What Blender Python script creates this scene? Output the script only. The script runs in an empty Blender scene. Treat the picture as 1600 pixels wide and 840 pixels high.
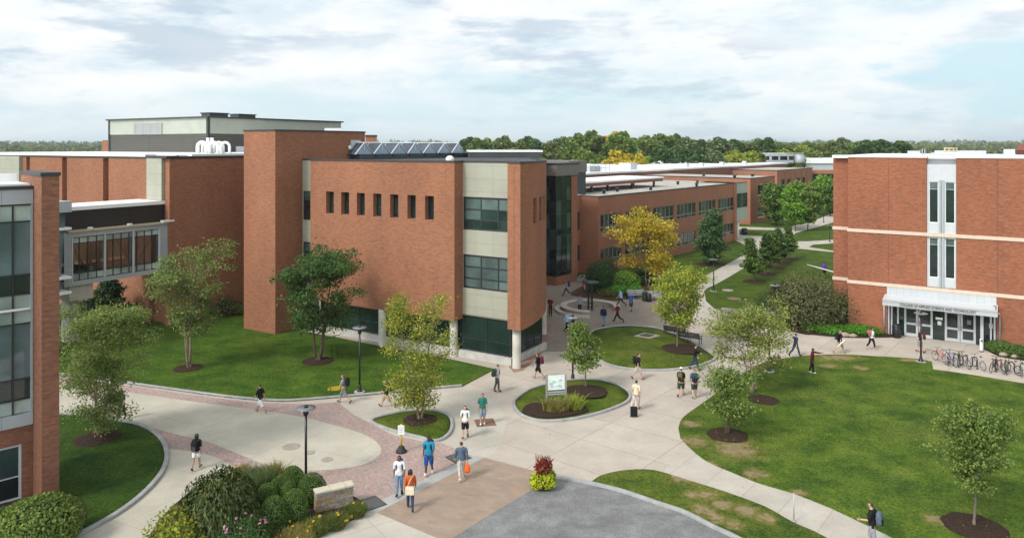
import bpy, bmesh, math, random
import numpy as np
from mathutils import Vector, Matrix
random.seed(7)
RNG = np.random.default_rng(11)
S = bpy.context.scene
COL = S.collection
PI = math.pi
# ---------------------------------------------------------------- camera facts
F_PX, HOR, CAM_H = 1167.0, 228.0, 15.4
def W(px, py, z=0.0):
    y = F_PX * (CAM_H - z) / (py - HOR)
    return ((px - 800) / F_PX * y, y)
def XY(px, y):
    return ((px - 800) / F_PX * y, y)
def ZZ(py, y):
    return CAM_H - (py - HOR) * y / F_PX
# ---------------------------------------------------------------- materials
MATS = {}
def new_mat(name):
    m = bpy.data.materials.new(name); m.use_nodes = True
    nt = m.node_tree; nt.nodes.clear()
    out = nt.nodes.new('ShaderNodeOutputMaterial')
    b = nt.nodes.new('ShaderNodeBsdfPrincipled')
    nt.links.new(b.outputs[0], out.inputs[0])
    MATS[name] = m
    return m, nt, b, out
def rgba(c): return (c[0], c[1], c[2], 1.0)
def noise(nt, vec, scale, detail=4, rough=.55):
    n = nt.nodes.new('ShaderNodeTexNoise')
    n.inputs['Scale'].default_value = scale; n.inputs['Detail'].default_value = detail
    n.inputs['Roughness'].default_value = rough
    if vec is not None: nt.links.new(vec, n.inputs['Vector'])
    return n.outputs[0]
def ramp(nt, fac, stops):
    r = nt.nodes.new('ShaderNodeValToRGB')
    el = r.color_ramp.elements
    while len(el) < len(stops): el.new(.5)
    for e, (p, c) in zip(el, stops): e.position = p; e.color = rgba(c)
    nt.links.new(fac, r.inputs[0])
    return r.outputs[0]
def mixc(nt, fac, a, b, mode='MIX'):
    n = nt.nodes.new('ShaderNodeMix'); n.data_type = 'RGBA'; n.blend_type = mode
    for k, v in ((0, fac), (6, a), (7, b)):
        if isinstance(v, (int, float)): n.inputs[k].default_value = v
        elif isinstance(v, tuple): n.inputs[k].default_value = rgba(v)
        else: nt.links.new(v, n.inputs[k])
    return n.outputs[2]
def maprange(nt, v, a, b, c=0., d=1., smooth=True):
    n = nt.nodes.new('ShaderNodeMapRange')
    n.interpolation_type = 'SMOOTHSTEP' if smooth else 'LINEAR'
    nt.links.new(v, n.inputs[0])
    for i, x in zip((1, 2, 3, 4), (a, b, c, d)): n.inputs[i].default_value = x
    return n.outputs[0]
def math_n(nt, op, a, b=None):
    n = nt.nodes.new('ShaderNodeMath'); n.operation = op
    for i, v in enumerate((a, b)):
        if v is None: continue
        if isinstance(v, (int, float)): n.inputs[i].default_value = v
        else: nt.links.new(v, n.inputs[i])
    return n.outputs[0]
def mapping(nt, vec, scale=(1, 1, 1), rotz=0., loc=(0, 0, 0)):
    n = nt.nodes.new('ShaderNodeMapping')
    n.inputs['Scale'].default_value = scale; n.inputs['Rotation'].default_value = (0, 0, rotz)
    n.inputs['Location'].default_value = loc
    nt.links.new(vec, n.inputs[0])
    return n.outputs[0]
def uvv(nt):
    return nt.nodes.new('ShaderNodeTexCoord').outputs['UV']
def pos(nt):
    return nt.nodes.new('ShaderNodeNewGeometry').outputs['Position']
def bump(nt, b, h, strength=.3, dist=.02):
    n = nt.nodes.new('ShaderNodeBump'); n.inputs['Strength'].default_value = strength
    n.inputs['Distance'].default_value = dist
    nt.links.new(h, n.inputs['Height']); nt.links.new(n.outputs[0], b.inputs['Normal'])
def plain(name, c, rough=.6, metal=0., var=.12, vs=3., spec=.5):
    m, nt, b, o = new_mat(name)
    n = noise(nt, pos(nt), vs, 5)
    c1 = tuple(x * (1 - var) for x in c); c2 = tuple(min(1, x * (1 + var)) for x in c)
    nt.links.new(ramp(nt, n, [(.3, c1), (.7, c2)]), b.inputs['Base Color'])
    b.inputs['Roughness'].default_value = rough; b.inputs['Metallic'].default_value = metal
    b.inputs['Specular IOR Level'].default_value = spec
    return m
def M(name): return MATS[name]

def brick_mat(name, c1, c2, cd, mort, streak=.5, bw=.24, bh=.08):
    m, nt, b, o = new_mat(name)
    uv = uvv(nt)
    br = nt.nodes.new('ShaderNodeTexBrick')
    nt.links.new(uv, br.inputs['Vector'])
    for k, v in (('Scale', 1.), ('Mortar Size', .006), ('Mortar Smooth', .3), ('Bias', -.15), ('Brick Width', bw), ('Row Height', bh)):
        br.inputs[k].default_value = v
    br.inputs['Color1'].default_value = rgba(c1); br.inputs['Color2'].default_value = rgba(c2); br.inputs['Mortar'].default_value = rgba(mort)
    n1 = noise(nt, mapping(nt, uv, (1.6, 9., 1)), 1.0, 6, .7)
    dark = mixc(nt, maprange(nt, n1, .45, .75, 0, streak), br.outputs['Color'], cd)
    n3 = noise(nt, mapping(nt, uv, (.9, 5.5, 1), loc=(7, 3, 0)), 1.0, 5, .7)
    pale = mixc(nt, maprange(nt, n3, .55, .8, 0, .5), dark, tuple(min(1, x * 1.55) for x in c1))
    n2 = noise(nt, mapping(nt, uv, (.25, .12, 1)), 1.0, 4, .6)
    big = mixc(nt, 1.0, pale, ramp(nt, n2, [(.3, (.84, .84, .86)), (.7, (1.1, 1.08, 1.06))]), 'MULTIPLY')
    n5 = noise(nt, mapping(nt, uv, (2.6, 8., 1), loc=(3, 17, 0)), 1.0, 3, .6)
    big = mixc(nt, maprange(nt, n5, .52, .66, 0, .35), big, (.40, .18, .085))
    n6 = noise(nt, mapping(nt, uv, (2.2, 7., 1), loc=(13, 5, 0)), 1.0, 3, .6)
    big = mixc(nt, maprange(nt, n6, .54, .68, 0, .35), big, (.26, .14, .11))
    # faint vertical weather runs below the coping
    n4 = noise(nt, mapping(nt, uv, (2.2, .05, 1), loc=(1, 9, 0)), 1.0, 3, .6)
    big = mixc(nt, maprange(nt, n4, .55, .8, 0, .18), big, (.10, .06, .045))
    nt.links.new(big, b.inputs['Base Color'])
    b.inputs['Roughness'].default_value = .85; b.inputs['Specular IOR Level'].default_value = .25
    bump(nt, b, br.outputs['Fac'], -.25, .008)
    return m
def panel_mat(name, c, line, w, h, rough=.45, off=(0, 0, 0), ms=.012):
    m, nt, b, o = new_mat(name)
    br = nt.nodes.new('ShaderNodeTexBrick'); br.offset = 0.
    nt.links.new(mapping(nt, uvv(nt), (1, 1, 1), 0, off), br.inputs['Vector'])
    for k, v in (('Scale', 1.), ('Mortar Size', ms), ('Mortar Smooth', .1), ('Brick Width', w), ('Row Height', h)):
        br.inputs[k].default_value = v
    br.inputs['Color1'].default_value = rgba(c); br.inputs['Color2'].default_value = rgba(tuple(x * .93 for x in c)); br.inputs['Mortar'].default_value = rgba(line)
    n = noise(nt, uvv(nt), .8, 4)
    nt.links.new(mixc(nt, 1., br.outputs['Color'], ramp(nt, n, [(.3, (.93, .93, .93)), (.7, (1.05, 1.05, 1.04))]), 'MULTIPLY'), b.inputs['Base Color'])
    b.inputs['Roughness'].default_value = rough
    return m
def glass_mat(name, c, rough=.06, wob=.02, spec=.5, vary=1.):
    m, nt, b, o = new_mat(name)
    n = noise(nt, pos(nt), .35, 4)
    base = ramp(nt, n, [(.35, tuple(x * .55 for x in c)), (.7, tuple(x * 1.5 for x in c))])
    g = nt.nodes.new('ShaderNodeNewGeometry')
    blind = ramp(nt, g.outputs['Random Per Island'], [(0., (1., 1., 1.)), (.55, (1 + .3 * vary,) * 3), (.78, (1 + 2.2 * vary, 1 + 2.1 * vary, 1 + 1.9 * vary)), (1., (1 + 4.2 * vary, 1 + 4. * vary, 1 + 3.6 * vary))])
    nt.links.new(mixc(nt, 1., base, blind, 'MULTIPLY'), b.inputs['Base Color'])
    b.inputs['Roughness'].default_value = rough; b.inputs['Specular IOR Level'].default_value = spec; b.inputs['IOR'].default_value = 1.7
    n2 = noise(nt, pos(nt), 1.1, 1)
    bump(nt, b, n2, wob, .2)
    return m
def clear_glass(name, tint, mixf=.12):
    m, nt, b, o = new_mat(name)
    nt.nodes.remove(b)
    t = nt.nodes.new('ShaderNodeBsdfTransparent'); t.inputs[0].default_value = rgba(tint)
    g = nt.nodes.new('ShaderNodeBsdfGlossy'); g.inputs['Roughness'].default_value = .04
    g.inputs[0].default_value = (.8, .9, .9, 1)
    mx = nt.nodes.new('ShaderNodeMixShader'); fr = nt.nodes.new('ShaderNodeFresnel')
    f = math_n(nt, 'ADD', fr.outputs[0], mixf)
    nt.links.new(f, mx.inputs[0]); nt.links.new(t.outputs[0], mx.inputs[1]); nt.links.new(g.outputs[0], mx.inputs[2])
    nt.links.new(mx.outputs[0], o.inputs[0])
    return m
LEAFK = 2.15
def leaf_mat(name, cols, trans=.3, rough=.55):
    m, nt, b, o = new_mat(name)
    g = nt.nodes.new('ShaderNodeNewGeometry')
    stops = [(i / max(1, len(cols) - 1), tuple(min(.9, x * LEAFK) for x in c)) for i, c in enumerate(cols)]
    c = ramp(nt, g.outputs['Random Per Island'], stops)
    n = noise(nt, g.outputs['Position'], .9, 3)
    c = mixc(nt, 1., c, ramp(nt, n, [(.3, (.72, .76, .7)), (.7, (1.25, 1.18, 1.1))]), 'MULTIPLY')
    nt.links.new(c, b.inputs['Base Color'])
    b.inputs['Roughness'].default_value = rough; b.inputs['Specular IOR Level'].default_value = .3
    t = nt.nodes.new('ShaderNodeBsdfTranslucent'); nt.links.new(c, t.inputs[0])
    mx = nt.nodes.new('ShaderNodeMixShader'); mx.inputs[0].default_value = trans
    nt.links.new(b.outputs[0], mx.inputs[1]); nt.links.new(t.outputs[0], mx.inputs[2])
    nt.links.new(mx.outputs[0], o.inputs[0])
    return m
def grass_mat(name, dark, mid, light, dry, dryamt=.25, worn=()):
    m, nt, b, o = new_mat(name)
    p = pos(nt)
    n1 = noise(nt, p, .55, 6, .65); n2 = noise(nt, p, 9., 4, .7); n3 = noise(nt, mapping(nt, p, (1, 1, 1), 0, (31, 7, 0)), .22, 5, .6)
    c = ramp(nt, n1, [(.36, dark), (.5, mid), (.66, light)])
    c = mixc(nt, maprange(nt, n3, .5, .72, 0, dryamt), c, dry)
    c = mixc(nt, 1., c, ramp(nt, n2, [(.36, (.52, .56, .5)), (.64, (1.5, 1.42, 1.4))]), 'MULTIPLY')
    if worn:
        nw = noise(nt, p, 2.3, 7, .75)
        acc = None
        for (x, y, r, k) in worn:
            vd = nt.nodes.new('ShaderNodeVectorMath'); vd.operation = 'DISTANCE'
            sp = mapping(nt, p, (1, k, 0), 0, (0, 0, 0))
            nt.links.new(sp, vd.inputs[0]); vd.inputs[1].default_value = (x, y * k, 0)
            f = maprange(nt, vd.outputs['Value'], 0, r, 1, 0)
            acc = f if acc is None else math_n(nt, 'MAXIMUM', acc, f)
        s = math_n(nt, 'ADD', acc, math_n(nt, 'MULTIPLY', nw, 2.6))
        k1 = maprange(nt, s, 1.55, 1.95, 0, .55); k2 = maprange(nt, s, 1.95, 2.25, 0, .7)
        c = mixc(nt, k1, c, (.19, .155, .045))
        soil = ramp(nt, n2, [(.3, (.25, .175, .105)), (.7, (.38, .28, .18))])
        c = mixc(nt, k2, c, soil)
    nt.links.new(c, b.inputs['Base Color'])
    b.inputs['Roughness'].default_value = .9; b.inputs['Specular IOR Level'].default_value = .15
    bump(nt, b, noise(nt, p, 14., 3, .7), .7, .06)
    return m
def slab_mat(name, c, line, w, h, rot, var=.06, off=(0, 0, 0), ms=.02, stain=.16):
    m, nt, b, o = new_mat(name)
    p = pos(nt)
    br = nt.nodes.new('ShaderNodeTexBrick'); br.offset = 0.
    nt.links.new(mapping(nt, p, (1, 1, 0), rot, off), br.inputs['Vector'])
    for k, v in (('Scale', 1.), ('Mortar Size', ms), ('Mortar Smooth', .25), ('Brick Width', w), ('Row Height', h)):
        br.inputs[k].default_value = v
    br.inputs['Color1'].default_value = rgba(tuple(x * (1 - var) for x in c)); br.inputs['Color2'].default_value = rgba(tuple(x * (1 + var) for x in c))
    br.inputs['Mortar'].default_value = rgba(line)
    n = noise(nt, p, .5, 6, .65); n2 = noise(nt, p, 6., 4, .6)
    k = mixc(nt, 1., br.outputs['Color'], ramp(nt, n, [(.3, (1 - stain,) * 3), (.65, (1.05,) * 3)]), 'MULTIPLY')
    k = mixc(nt, 1., k, ramp(nt, n2, [(.3, (.95,) * 3), (.7, (1.04,) * 3)]), 'MULTIPLY')
    n3 = noise(nt, mapping(nt, p, (.5, .5, 1), .6, (4, 9, 0)), 1.4, 6, .75)
    k = mixc(nt, maprange(nt, n3, .56, .74, 0, .4), k, tuple(x * .6 for x in c))
    n5 = noise(nt, mapping(nt, p, (1, 1, 1), 0, (11, 3, 0)), 2.6, 8, .8)
    k = mixc(nt, maprange(nt, n5, .66, .72, 0, .3), k, tuple(x * .5 for x in c))
    nt.links.new(k, b.inputs['Base Color']); b.inputs['Roughness'].default_value = .85
    b.inputs['Specular IOR Level'].default_value = .3
    bump(nt, b, br.outputs['Fac'], -.3, .01)
    return m
def paver_mat(name, c1, c2, mort, rot, w=.22, h=.11, c3=None):
    m, nt, b, o = new_mat(name)
    p = pos(nt)
    br = nt.nodes.new('ShaderNodeTexBrick')
    nt.links.new(mapping(nt, p, (1, 1, 0), rot), br.inputs['Vector'])
    for k, v in (('Scale', 1.), ('Mortar Size', .007), ('Mortar Smooth', .2), ('Brick Width', w), ('Row Height', h)):
        br.inputs[k].default_value = v
    br.inputs['Color1'].default_value = rgba(c1); br.inputs['Color2'].default_value = rgba(c2); br.inputs['Mortar'].default_value = rgba(mort)
    n = noise(nt, p, 6., 4, .8)
    k = mixc(nt, maprange(nt, n, .48, .62, 0, .75), br.outputs['Color'], c3 or c2)
    n2 = noise(nt, p, .35, 5)
    k = mixc(nt, 1., k, ramp(nt, n2, [(.3, (.88,) * 3), (.7, (1.08,) * 3)]), 'MULTIPLY')
    nt.links.new(k, b.inputs['Base Color']); b.inputs['Roughness'].default_value = .85
    b.inputs['Specular IOR Level'].default_value = .25
    return m
def mottled(name, stops, scale=5., rough=.9, bs=.6, bd=.05, detail=6):
    m, nt, b, o = new_mat(name)
    n = noise(nt, pos(nt), scale, detail, .7)
    nt.links.new(ramp(nt, n, stops), b.inputs['Base Color'])
    b.inputs['Roughness'].default_value = rough; b.inputs['Specular IOR Level'].default_value = .2
    bump(nt, b, noise(nt, pos(nt), scale * 2, 5, .7), bs, bd)
    return m

# ---------------------------------------------------------------- mesh builder
ROOTLOC = {}
def root_of(o):
    while o.parent is not None: o = o.parent
    return o
class MB:
    def __init__(s): s.v = []; s.f = []; s.m = []; s.sm = []
    def add(s, vs, fs, mi=0, smooth=False):
        b = len(s.v); s.v += [tuple(v) for v in vs]
        for f in fs: s.f.append([b + i for i in f]); s.m.append(mi); s.sm.append(smooth)
    def quad(s, a, b, c, d, mi=0): s.add([a, b, c, d], [(0, 1, 2, 3)], mi)
    def hexa(s, p, mi=0):   # 8 points: bottom 4 ccw, top 4 ccw
        s.add(p, [(3, 2, 1, 0), (4, 5, 6, 7), (0, 1, 5, 4), (1, 2, 6, 5), (2, 3, 7, 6), (3, 0, 4, 7)], mi)
    def box(s, x0, x1, y0, y1, z0, z1, mi=0):
        s.hexa([(x0, y0, z0), (x1, y0, z0), (x1, y1, z0), (x0, y1, z0), (x0, y0, z1), (x1, y0, z1), (x1, y1, z1), (x0, y1, z1)], mi)
    def fbox(s, fr, u0, u1, v0, v1, z0, z1, mi=0):
        if isinstance(fr, Arc):
            n = max(1, int((u1 - u0) / .5))
            us = [u0 + (u1 - u0) * i / n for i in range(n + 1)]
            vs = []
            for u in us: vs += [fr.P(u, v0, z0), fr.P(u, v1, z0), fr.P(u, v1, z1), fr.P(u, v0, z1)]
            fs = [(3, 2, 1, 0), (4 * n, 4 * n + 1, 4 * n + 2, 4 * n + 3)]
            for i in range(n):
                a = 4 * i; c = a + 4
                for j in range(4): fs.append((a + j, a + (j + 1) % 4, c + (j + 1) % 4, c + j))
            s.add(vs, fs, mi); return
        s.hexa([fr.P(u0, v0, z0), fr.P(u1, v0, z0), fr.P(u1, v1, z0), fr.P(u0, v1, z0), fr.P(u0, v0, z1), fr.P(u1, v0, z1), fr.P(u1, v1, z1), fr.P(u0, v1, z1)], mi)
    def prism(s, poly, z0, z1, mi=0, bottom=True):
        n = len(poly)
        if sum(poly[i][0] * poly[(i + 1) % n][1] - poly[(i + 1) % n][0] * poly[i][1] for i in range(n)) < 0: poly = poly[::-1]
        vs = [(p[0], p[1], z0) for p in poly] + [(p[0], p[1], z1) for p in poly]
        fs = [tuple(range(n, 2 * n))] + [(i, (i + 1) % n, n + (i + 1) % n, n + i) for i in range(n)]
        if bottom: fs.append(tuple(range(n - 1, -1, -1)))
        s.add(vs, fs, mi)
    def tube(s, pts, rad, n=8, mi=0, caps=True, smooth=True):
        pts = [Vector(p) for p in pts]
        if isinstance(rad, (int, float)): rad = [rad] * len(pts)
        vs = []; prev = None
        for i, p in enumerate(pts):
            t = (pts[min(i + 1, len(pts) - 1)] - pts[max(i - 1, 0)])
            if t.length < 1e-9: t = Vector((0, 0, 1))
            t.normalize()
            if prev is None:
                a = Vector((1, 0, 0)) if abs(t.x) < .8 else Vector((0, 1, 0))
            else: a = prev
            a = (a - t * a.dot(t)); a.normalize(); prev = a
            bb = t.cross(a)
            for k in range(n):
                th = 2 * PI * k / n
                vs.append(p + (a * math.cos(th) + bb * math.sin(th)) * rad[i])
        fs = []
        for i in range(len(pts) - 1):
            for k in range(n):
                fs.append((i * n + k, i * n + (k + 1) % n, (i + 1) * n + (k + 1) % n, (i + 1) * n + k))
        if caps:
            fs.append(tuple(range(n - 1, -1, -1))); fs.append(tuple(range((len(pts) - 1) * n, len(pts) * n)))
        s.add(vs, fs, mi, smooth)
    def lathe(s, prof, n=16, c=(0, 0, 0), mi=0, smooth=True, sx=1., sy=1.):
        vs = []
        for r, z in prof:
            for k in range(n):
                th = 2 * PI * k / n
                vs.append((c[0] + sx * r * math.cos(th), c[1] + sy * r * math.sin(th), c[2] + z))
        fs = []
        for i in range(len(prof) - 1):
            for k in range(n):
                fs.append((i * n + k, i * n + (k + 1) % n, (i + 1) * n + (k + 1) % n, (i + 1) * n + k))
        fs.append(tuple(range(n - 1, -1, -1))); fs.append(tuple(range((len(prof) - 1) * n, len(prof) * n)))
        s.add(vs, fs, mi, smooth)
    def ball(s, c, r, n=10, mi=0):
        rx, ry, rz = r if isinstance(r, tuple) else (r, r, r)
        m = max(4, n // 2)
        s.lathe([(max(.02, math.sin(PI * i / m)), -math.cos(PI * i / m) * rz) for i in range(m + 1)], n, c, mi, True, rx, ry)
    def build(s, name, mats, parent=None, weld=True, kind=None, bevel=0.):
        if not isinstance(mats, (list, tuple)): mats = [mats]
        off = Vector((0, 0, 0))
        if parent is not None: off = Vector(ROOTLOC.get(root_of(parent).name, (0, 0, 0)))
        me = bpy.data.meshes.new(name)
        me.from_pydata([tuple(Vector(v) - off) for v in s.v], [], s.f)
        for mt in mats: me.materials.append(mt if not isinstance(mt, str) else MATS[mt])
        me.polygons.foreach_set('material_index', s.m)
        me.polygons.foreach_set('use_smooth', s.sm)
        if weld:
            bm = bmesh.new(); bm.from_mesh(me)
            bmesh.ops.remove_doubles(bm, verts=bm.verts, dist=2e-4)
            bm.to_mesh(me); bm.free()
        me.validate()
        box_uv(me, off)
        o = bpy.data.objects.new(name, me); COL.objects.link(o)
        if parent is not None: o.parent = parent
        if kind: o['kind'] = kind
        if bevel:
            md = o.modifiers.new('bevel', 'BEVEL'); md.width = bevel; md.segments = 2; md.limit_method = 'ANGLE'
        return o
def box_uv(me, off):
    if not me.polygons: return
    uv = me.uv_layers.new(name='UVMap')
    nv = len(me.vertices); co = np.empty(nv * 3); me.vertices.foreach_get('co', co); co = co.reshape(-1, 3) + np.array(off)
    nl = len(me.loops); li = np.empty(nl, np.int32); me.loops.foreach_get('vertex_index', li)
    npol = len(me.polygons); nr = np.empty(npol * 3); me.polygons.foreach_get('normal', nr); nr = nr.reshape(-1, 3)
    tot = np.empty(npol, np.int32); me.polygons.foreach_get('loop_total', tot)
    pn = np.repeat(nr, tot, axis=0); p = co[li]
    h = np.hypot(pn[:, 0], pn[:, 1]); horiz = np.abs(pn[:, 2]) > .8
    hh = np.where(h < 1e-6, 1, h)
    u = np.where(horiz, p[:, 0], (-pn[:, 1] * p[:, 0] + pn[:, 0] * p[:, 1]) / hh)
    v = np.where(horiz, p[:, 1], p[:, 2])
    uv.data.foreach_set('uv', np.stack([u, v], 1).astype(np.float32).ravel())
def np_mesh(name, verts, quads, mats, parent=None, smooth=False, mi=None):
    """fast mesh from numpy arrays: verts (n,3), faces (m,k)"""
    off = Vector((0, 0, 0))
    if parent is not None: off = Vector(ROOTLOC.get(root_of(parent).name, (0, 0, 0)))
    me = bpy.data.meshes.new(name)
    v = (np.asarray(verts) - np.array(off)).astype(np.float32); q = np.asarray(quads, np.int32); k = q.shape[1]
    me.vertices.add(len(v)); me.vertices.foreach_set('co', v.ravel())
    me.loops.add(q.size); me.loops.foreach_set('vertex_index', q.ravel())
    me.polygons.add(len(q)); me.polygons.foreach_set('loop_start', np.arange(0, q.size, k, dtype=np.int32))
    if mi is not None: me.polygons.foreach_set('material_index', np.asarray(mi, np.int32))
    me.update(calc_edges=True)
    for mt in (mats if isinstance(mats, (list, tuple)) else [mats]): me.materials.append(MATS[mt] if isinstance(mt, str) else mt)
    if smooth: me.polygons.foreach_set('use_smooth', [True] * len(q))
    o = bpy.data.objects.new(name, me); COL.objects.link(o)
    if parent is not None: o.parent = parent
    return o
def tag(o, label=None, cat=None, group=None, kind=None):
    if label: o['label'] = label
    if cat: o['category'] = cat
    if group: o['group'] = group
    if kind: o['kind'] = kind
    return o
def thing(name, label, cat, loc=(0, 0, 0), group=None, rz=0.):
    o = bpy.data.objects.new(name, None); COL.objects.link(o)
    o.location = (loc[0], loc[1], loc[2] if len(loc) > 2 else 0.); o.rotation_euler = (0, 0, rz)
    o.empty_display_size = .3
    ROOTLOC[o.name] = tuple(o.location)
    return tag(o, label, cat, group)
def place(o, xy, rz=0., z=0., sc=1.):
    o.location = (xy[0], xy[1], z); o.rotation_euler = (0, 0, rz); o.scale = (sc, sc, sc)
def children_of(o): return [c for c in bpy.data.objects if c.parent == o]
def copy_tree(o, parent=None):
    c = o.copy(); COL.objects.link(c)
    if parent is not None: c.parent = parent
    for ch in KIDS(o): copy_tree(ch, c)
    return c
def KIDS(o): return list(o.children)
# ---------------------------------------------------------------- frames
def unit(x, y):
    l = math.hypot(x, y); return (x / l, y / l)
class Fr:
    def __init__(s, o, d, n=None):
        s.o = o; s.d = unit(*d)
        if n is None:
            n = (s.d[1], -s.d[0])
            if n[0] * -o[0] + n[1] * -o[1] < 0: n = (-n[0], -n[1])
        s.n = n
    def P(s, u, v, z=0.):
        return (s.o[0] + s.d[0] * u + s.n[0] * v, s.o[1] + s.d[1] * u + s.n[1] * v, z)
    def u(s, px, v=0.):
        k = (px - 800) / F_PX
        x, y = s.o[0] + s.n[0] * v, s.o[1] + s.n[1] * v
        return (k * y - x) / (s.d[0] - k * s.d[1])
    def Y(s, px, v=0.): return s.P(s.u(px, v), v)[1]
    def z(s, px, py, v=0.): return ZZ(py, s.Y(px, v))
class Arc:
    def __init__(s, o, th0, R): s.o = o; s.t = math.radians(th0); s.R = R
    def P(s, u, v, z=0.):
        t = s.t - u / s.R
        x = s.o[0] + s.R * (math.cos(t) - math.cos(s.t)); y = s.o[1] + s.R * (math.sin(s.t) - math.sin(t))
        return (x + math.cos(t) * v, y - math.sin(t) * v, z)
    def u(s, px, v=0.):
        a, b = 0., 8.5
        for _ in range(40):
            m = (a + b) / 2; p = s.P(m, v)
            if 800 + F_PX * p[0] / p[1] < px: a = m
            else: b = m
        return a
def wall(mb, fr, u0, u1, z0, z1, holes=(), v=0., depth=.25, mi=0, ribs=None):
    """brick sheet with window openings and their reveals"""
    us = {u0, u1}; zs = {z0, z1}
    for h in holes: us |= {h[0], h[1]}; zs |= {h[2], h[3]}
    if isinstance(fr, Arc):
        k = int((u1 - u0) / .45)
        us |= {u0 + (u1 - u0) * i / k for i in range(k + 1)}
    us = sorted(us); zs = sorted(zs)
    for i in range(len(us) - 1):
        for j in range(len(zs) - 1):
            a, b, c, d = us[i], us[i + 1], zs[j], zs[j + 1]
            if b - a < 1e-5 or d - c < 1e-5: continue
            um, zm = (a + b) / 2, (c + d) / 2
            if any(h[0] < um < h[1] and h[2] < zm < h[3] for h in holes): continue
            mb.quad(fr.P(a, v, c), fr.P(b, v, c), fr.P(b, v, d), fr.P(a, v, d), mi)
    for (a, b, c, d) in [h[:4] for h in holes]:
        w = v - depth
        mb.quad(fr.P(a, v, c), fr.P(a, v, d), fr.P(a, w, d), fr.P(a, w, c), mi)
        mb.quad(fr.P(b, v, d), fr.P(b, v, c), fr.P(b, w, c), fr.P(b, w, d), mi)
        mb.quad(fr.P(a, v, d), fr.P(b, v, d), fr.P(b, w, d), fr.P(a, w, d), mi)
        mb.quad(fr.P(b, v, c), fr.P(a, v, c), fr.P(a, w, c), fr.P(b, w, c), mi)
def window(parent, fr, u0, u1, z0, z1, v, cols, rows, frame='dark_frame', pane='dark_glass', fw=.06, blinds=(), blind='blind_glass', name='window', bars=.045):
    """window (frame and bars) with its panes as sub-parts; cols/rows: split positions 0..1"""
    mb = MB()
    cs = [0.] + list(cols) + [1.]; rs = [0.] + list(rows) + [1.]
    U = lambda t: u0 + (u1 - u0) * t
    Z = lambda t: z0 + (z1 - z0) * t
    mb.fbox(fr, u0, u0 + fw, v - .08, v, z0, z1); mb.fbox(fr, u1 - fw, u1, v - .08, v, z0, z1)
    mb.fbox(fr, u0 + fw, u1 - fw, v - .08, v, z0, z0 + fw); mb.fbox(fr, u0 + fw, u1 - fw, v - .08, v, z1 - fw, z1)
    for c in cols: mb.fbox(fr, U(c) - bars / 2, U(c) + bars / 2, v - .078, v - .003, z0 + fw, z1 - fw)
    for i in range(len(cs) - 1):
        a = U(cs[i]) + (fw if i == 0 else bars / 2); b = U(cs[i + 1]) - (fw if i == len(cs) - 2 else bars / 2)
        for r in rows: mb.fbox(fr, a, b, v - .076, v - .006, Z(r) - bars / 2, Z(r) + bars / 2)
    w = mb.build(name, frame, parent, weld=False)
    g = MB(); bl = MB()
    for i in range(len(cs) - 1):
        for j in range(len(rs) - 1):
            t = bl if (i, j) in blinds else g
            t.fbox(fr, U(cs[i]) + .004, U(cs[i + 1]) - .004, v - .058, v - .04, Z(rs[j]) + .004, Z(rs[j + 1]) - .004)
    if g.v: g.build('pane', pane, w, weld=False)
    if bl.v: bl.build('blind', blind, w, weld=False)
    return w
# ---------------------------------------------------------------- flat sheets
def smooth_line(pts, closed=True, k=6):
    n = len(pts); out = []
    rng = range(n) if closed else range(n - 1)
    for i in rng:
        if closed: p = [pts[(i + j - 1) % n] for j in range(4)]
        else: p = [pts[max(0, min(n - 1, i + j - 1))] for j in range(4)]
        for q in range(k):
            t = q / k
            out.append(tuple(.5 * (2 * p[1][a] + (p[2][a] - p[0][a]) * t + (2 * p[0][a] - 5 * p[1][a] + 4 * p[2][a] - p[3][a]) * t * t + (3 * p[1][a] - p[0][a] - 3 * p[2][a] + p[3][a]) * t ** 3) for a in (0, 1)))
    if not closed: out.append(tuple(pts[-1]))
    return out
def gp(pxs): return [W(*p) for p in pxs]
def area2(p): return sum(p[i][0] * p[(i + 1) % len(p)][1] - p[(i + 1) % len(p)][0] * p[i][1] for i in range(len(p)))
def sheet(name, poly, z, mat, kind='structure', skirt=True):
    mb = MB()
    if area2(poly) < 0: poly = poly[::-1]
    n = len(poly)
    vs = [(p[0], p[1], z) for p in poly] + ([(p[0], p[1], -.02) for p in poly] if skirt else [])
    fs = [tuple(range(n))]
    if skirt: fs += [(n + i, n + (i + 1) % n, (i + 1) % n, i) for i in range(n)]
    mb.add(vs, fs)
    return mb.build(name, mat, None, weld=False, kind=kind)
def mound(name, poly, z, h, mat):
    """lawn sheet rising a little to its middle"""
    if area2(poly) < 0: poly = poly[::-1]
    n = len(poly); cx = sum(p[0] for p in poly) / n; cy = sum(p[1] for p in poly) / n
    mb = MB(); rings = 6; vs = []
    for r in range(rings):
        t = r / rings
        for p in poly: vs.append((p[0] + (cx - p[0]) * t, p[1] + (cy - p[1]) * t, z + h * (1 - (1 - t) ** 2)))
    vs.append((cx, cy, z + h)); fs = []
    for r in range(rings - 1):
        for i in range(n): fs.append((r * n + i, r * n + (i + 1) % n, (r + 1) * n + (i + 1) % n, (r + 1) * n + i))
    for i in range(n): fs.append(((rings - 1) * n + i, (rings - 1) * n + (i + 1) % n, rings * n))
    b = len(vs)
    vs += [(p[0], p[1], -.02) for p in poly]
    for i in range(n): fs.append((b + i, b + (i + 1) % n, (i + 1) % n, i))
    mb.add(vs, fs, 0, True)
    return mb.build(name, mat, None, weld=False, kind='structure')
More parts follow.
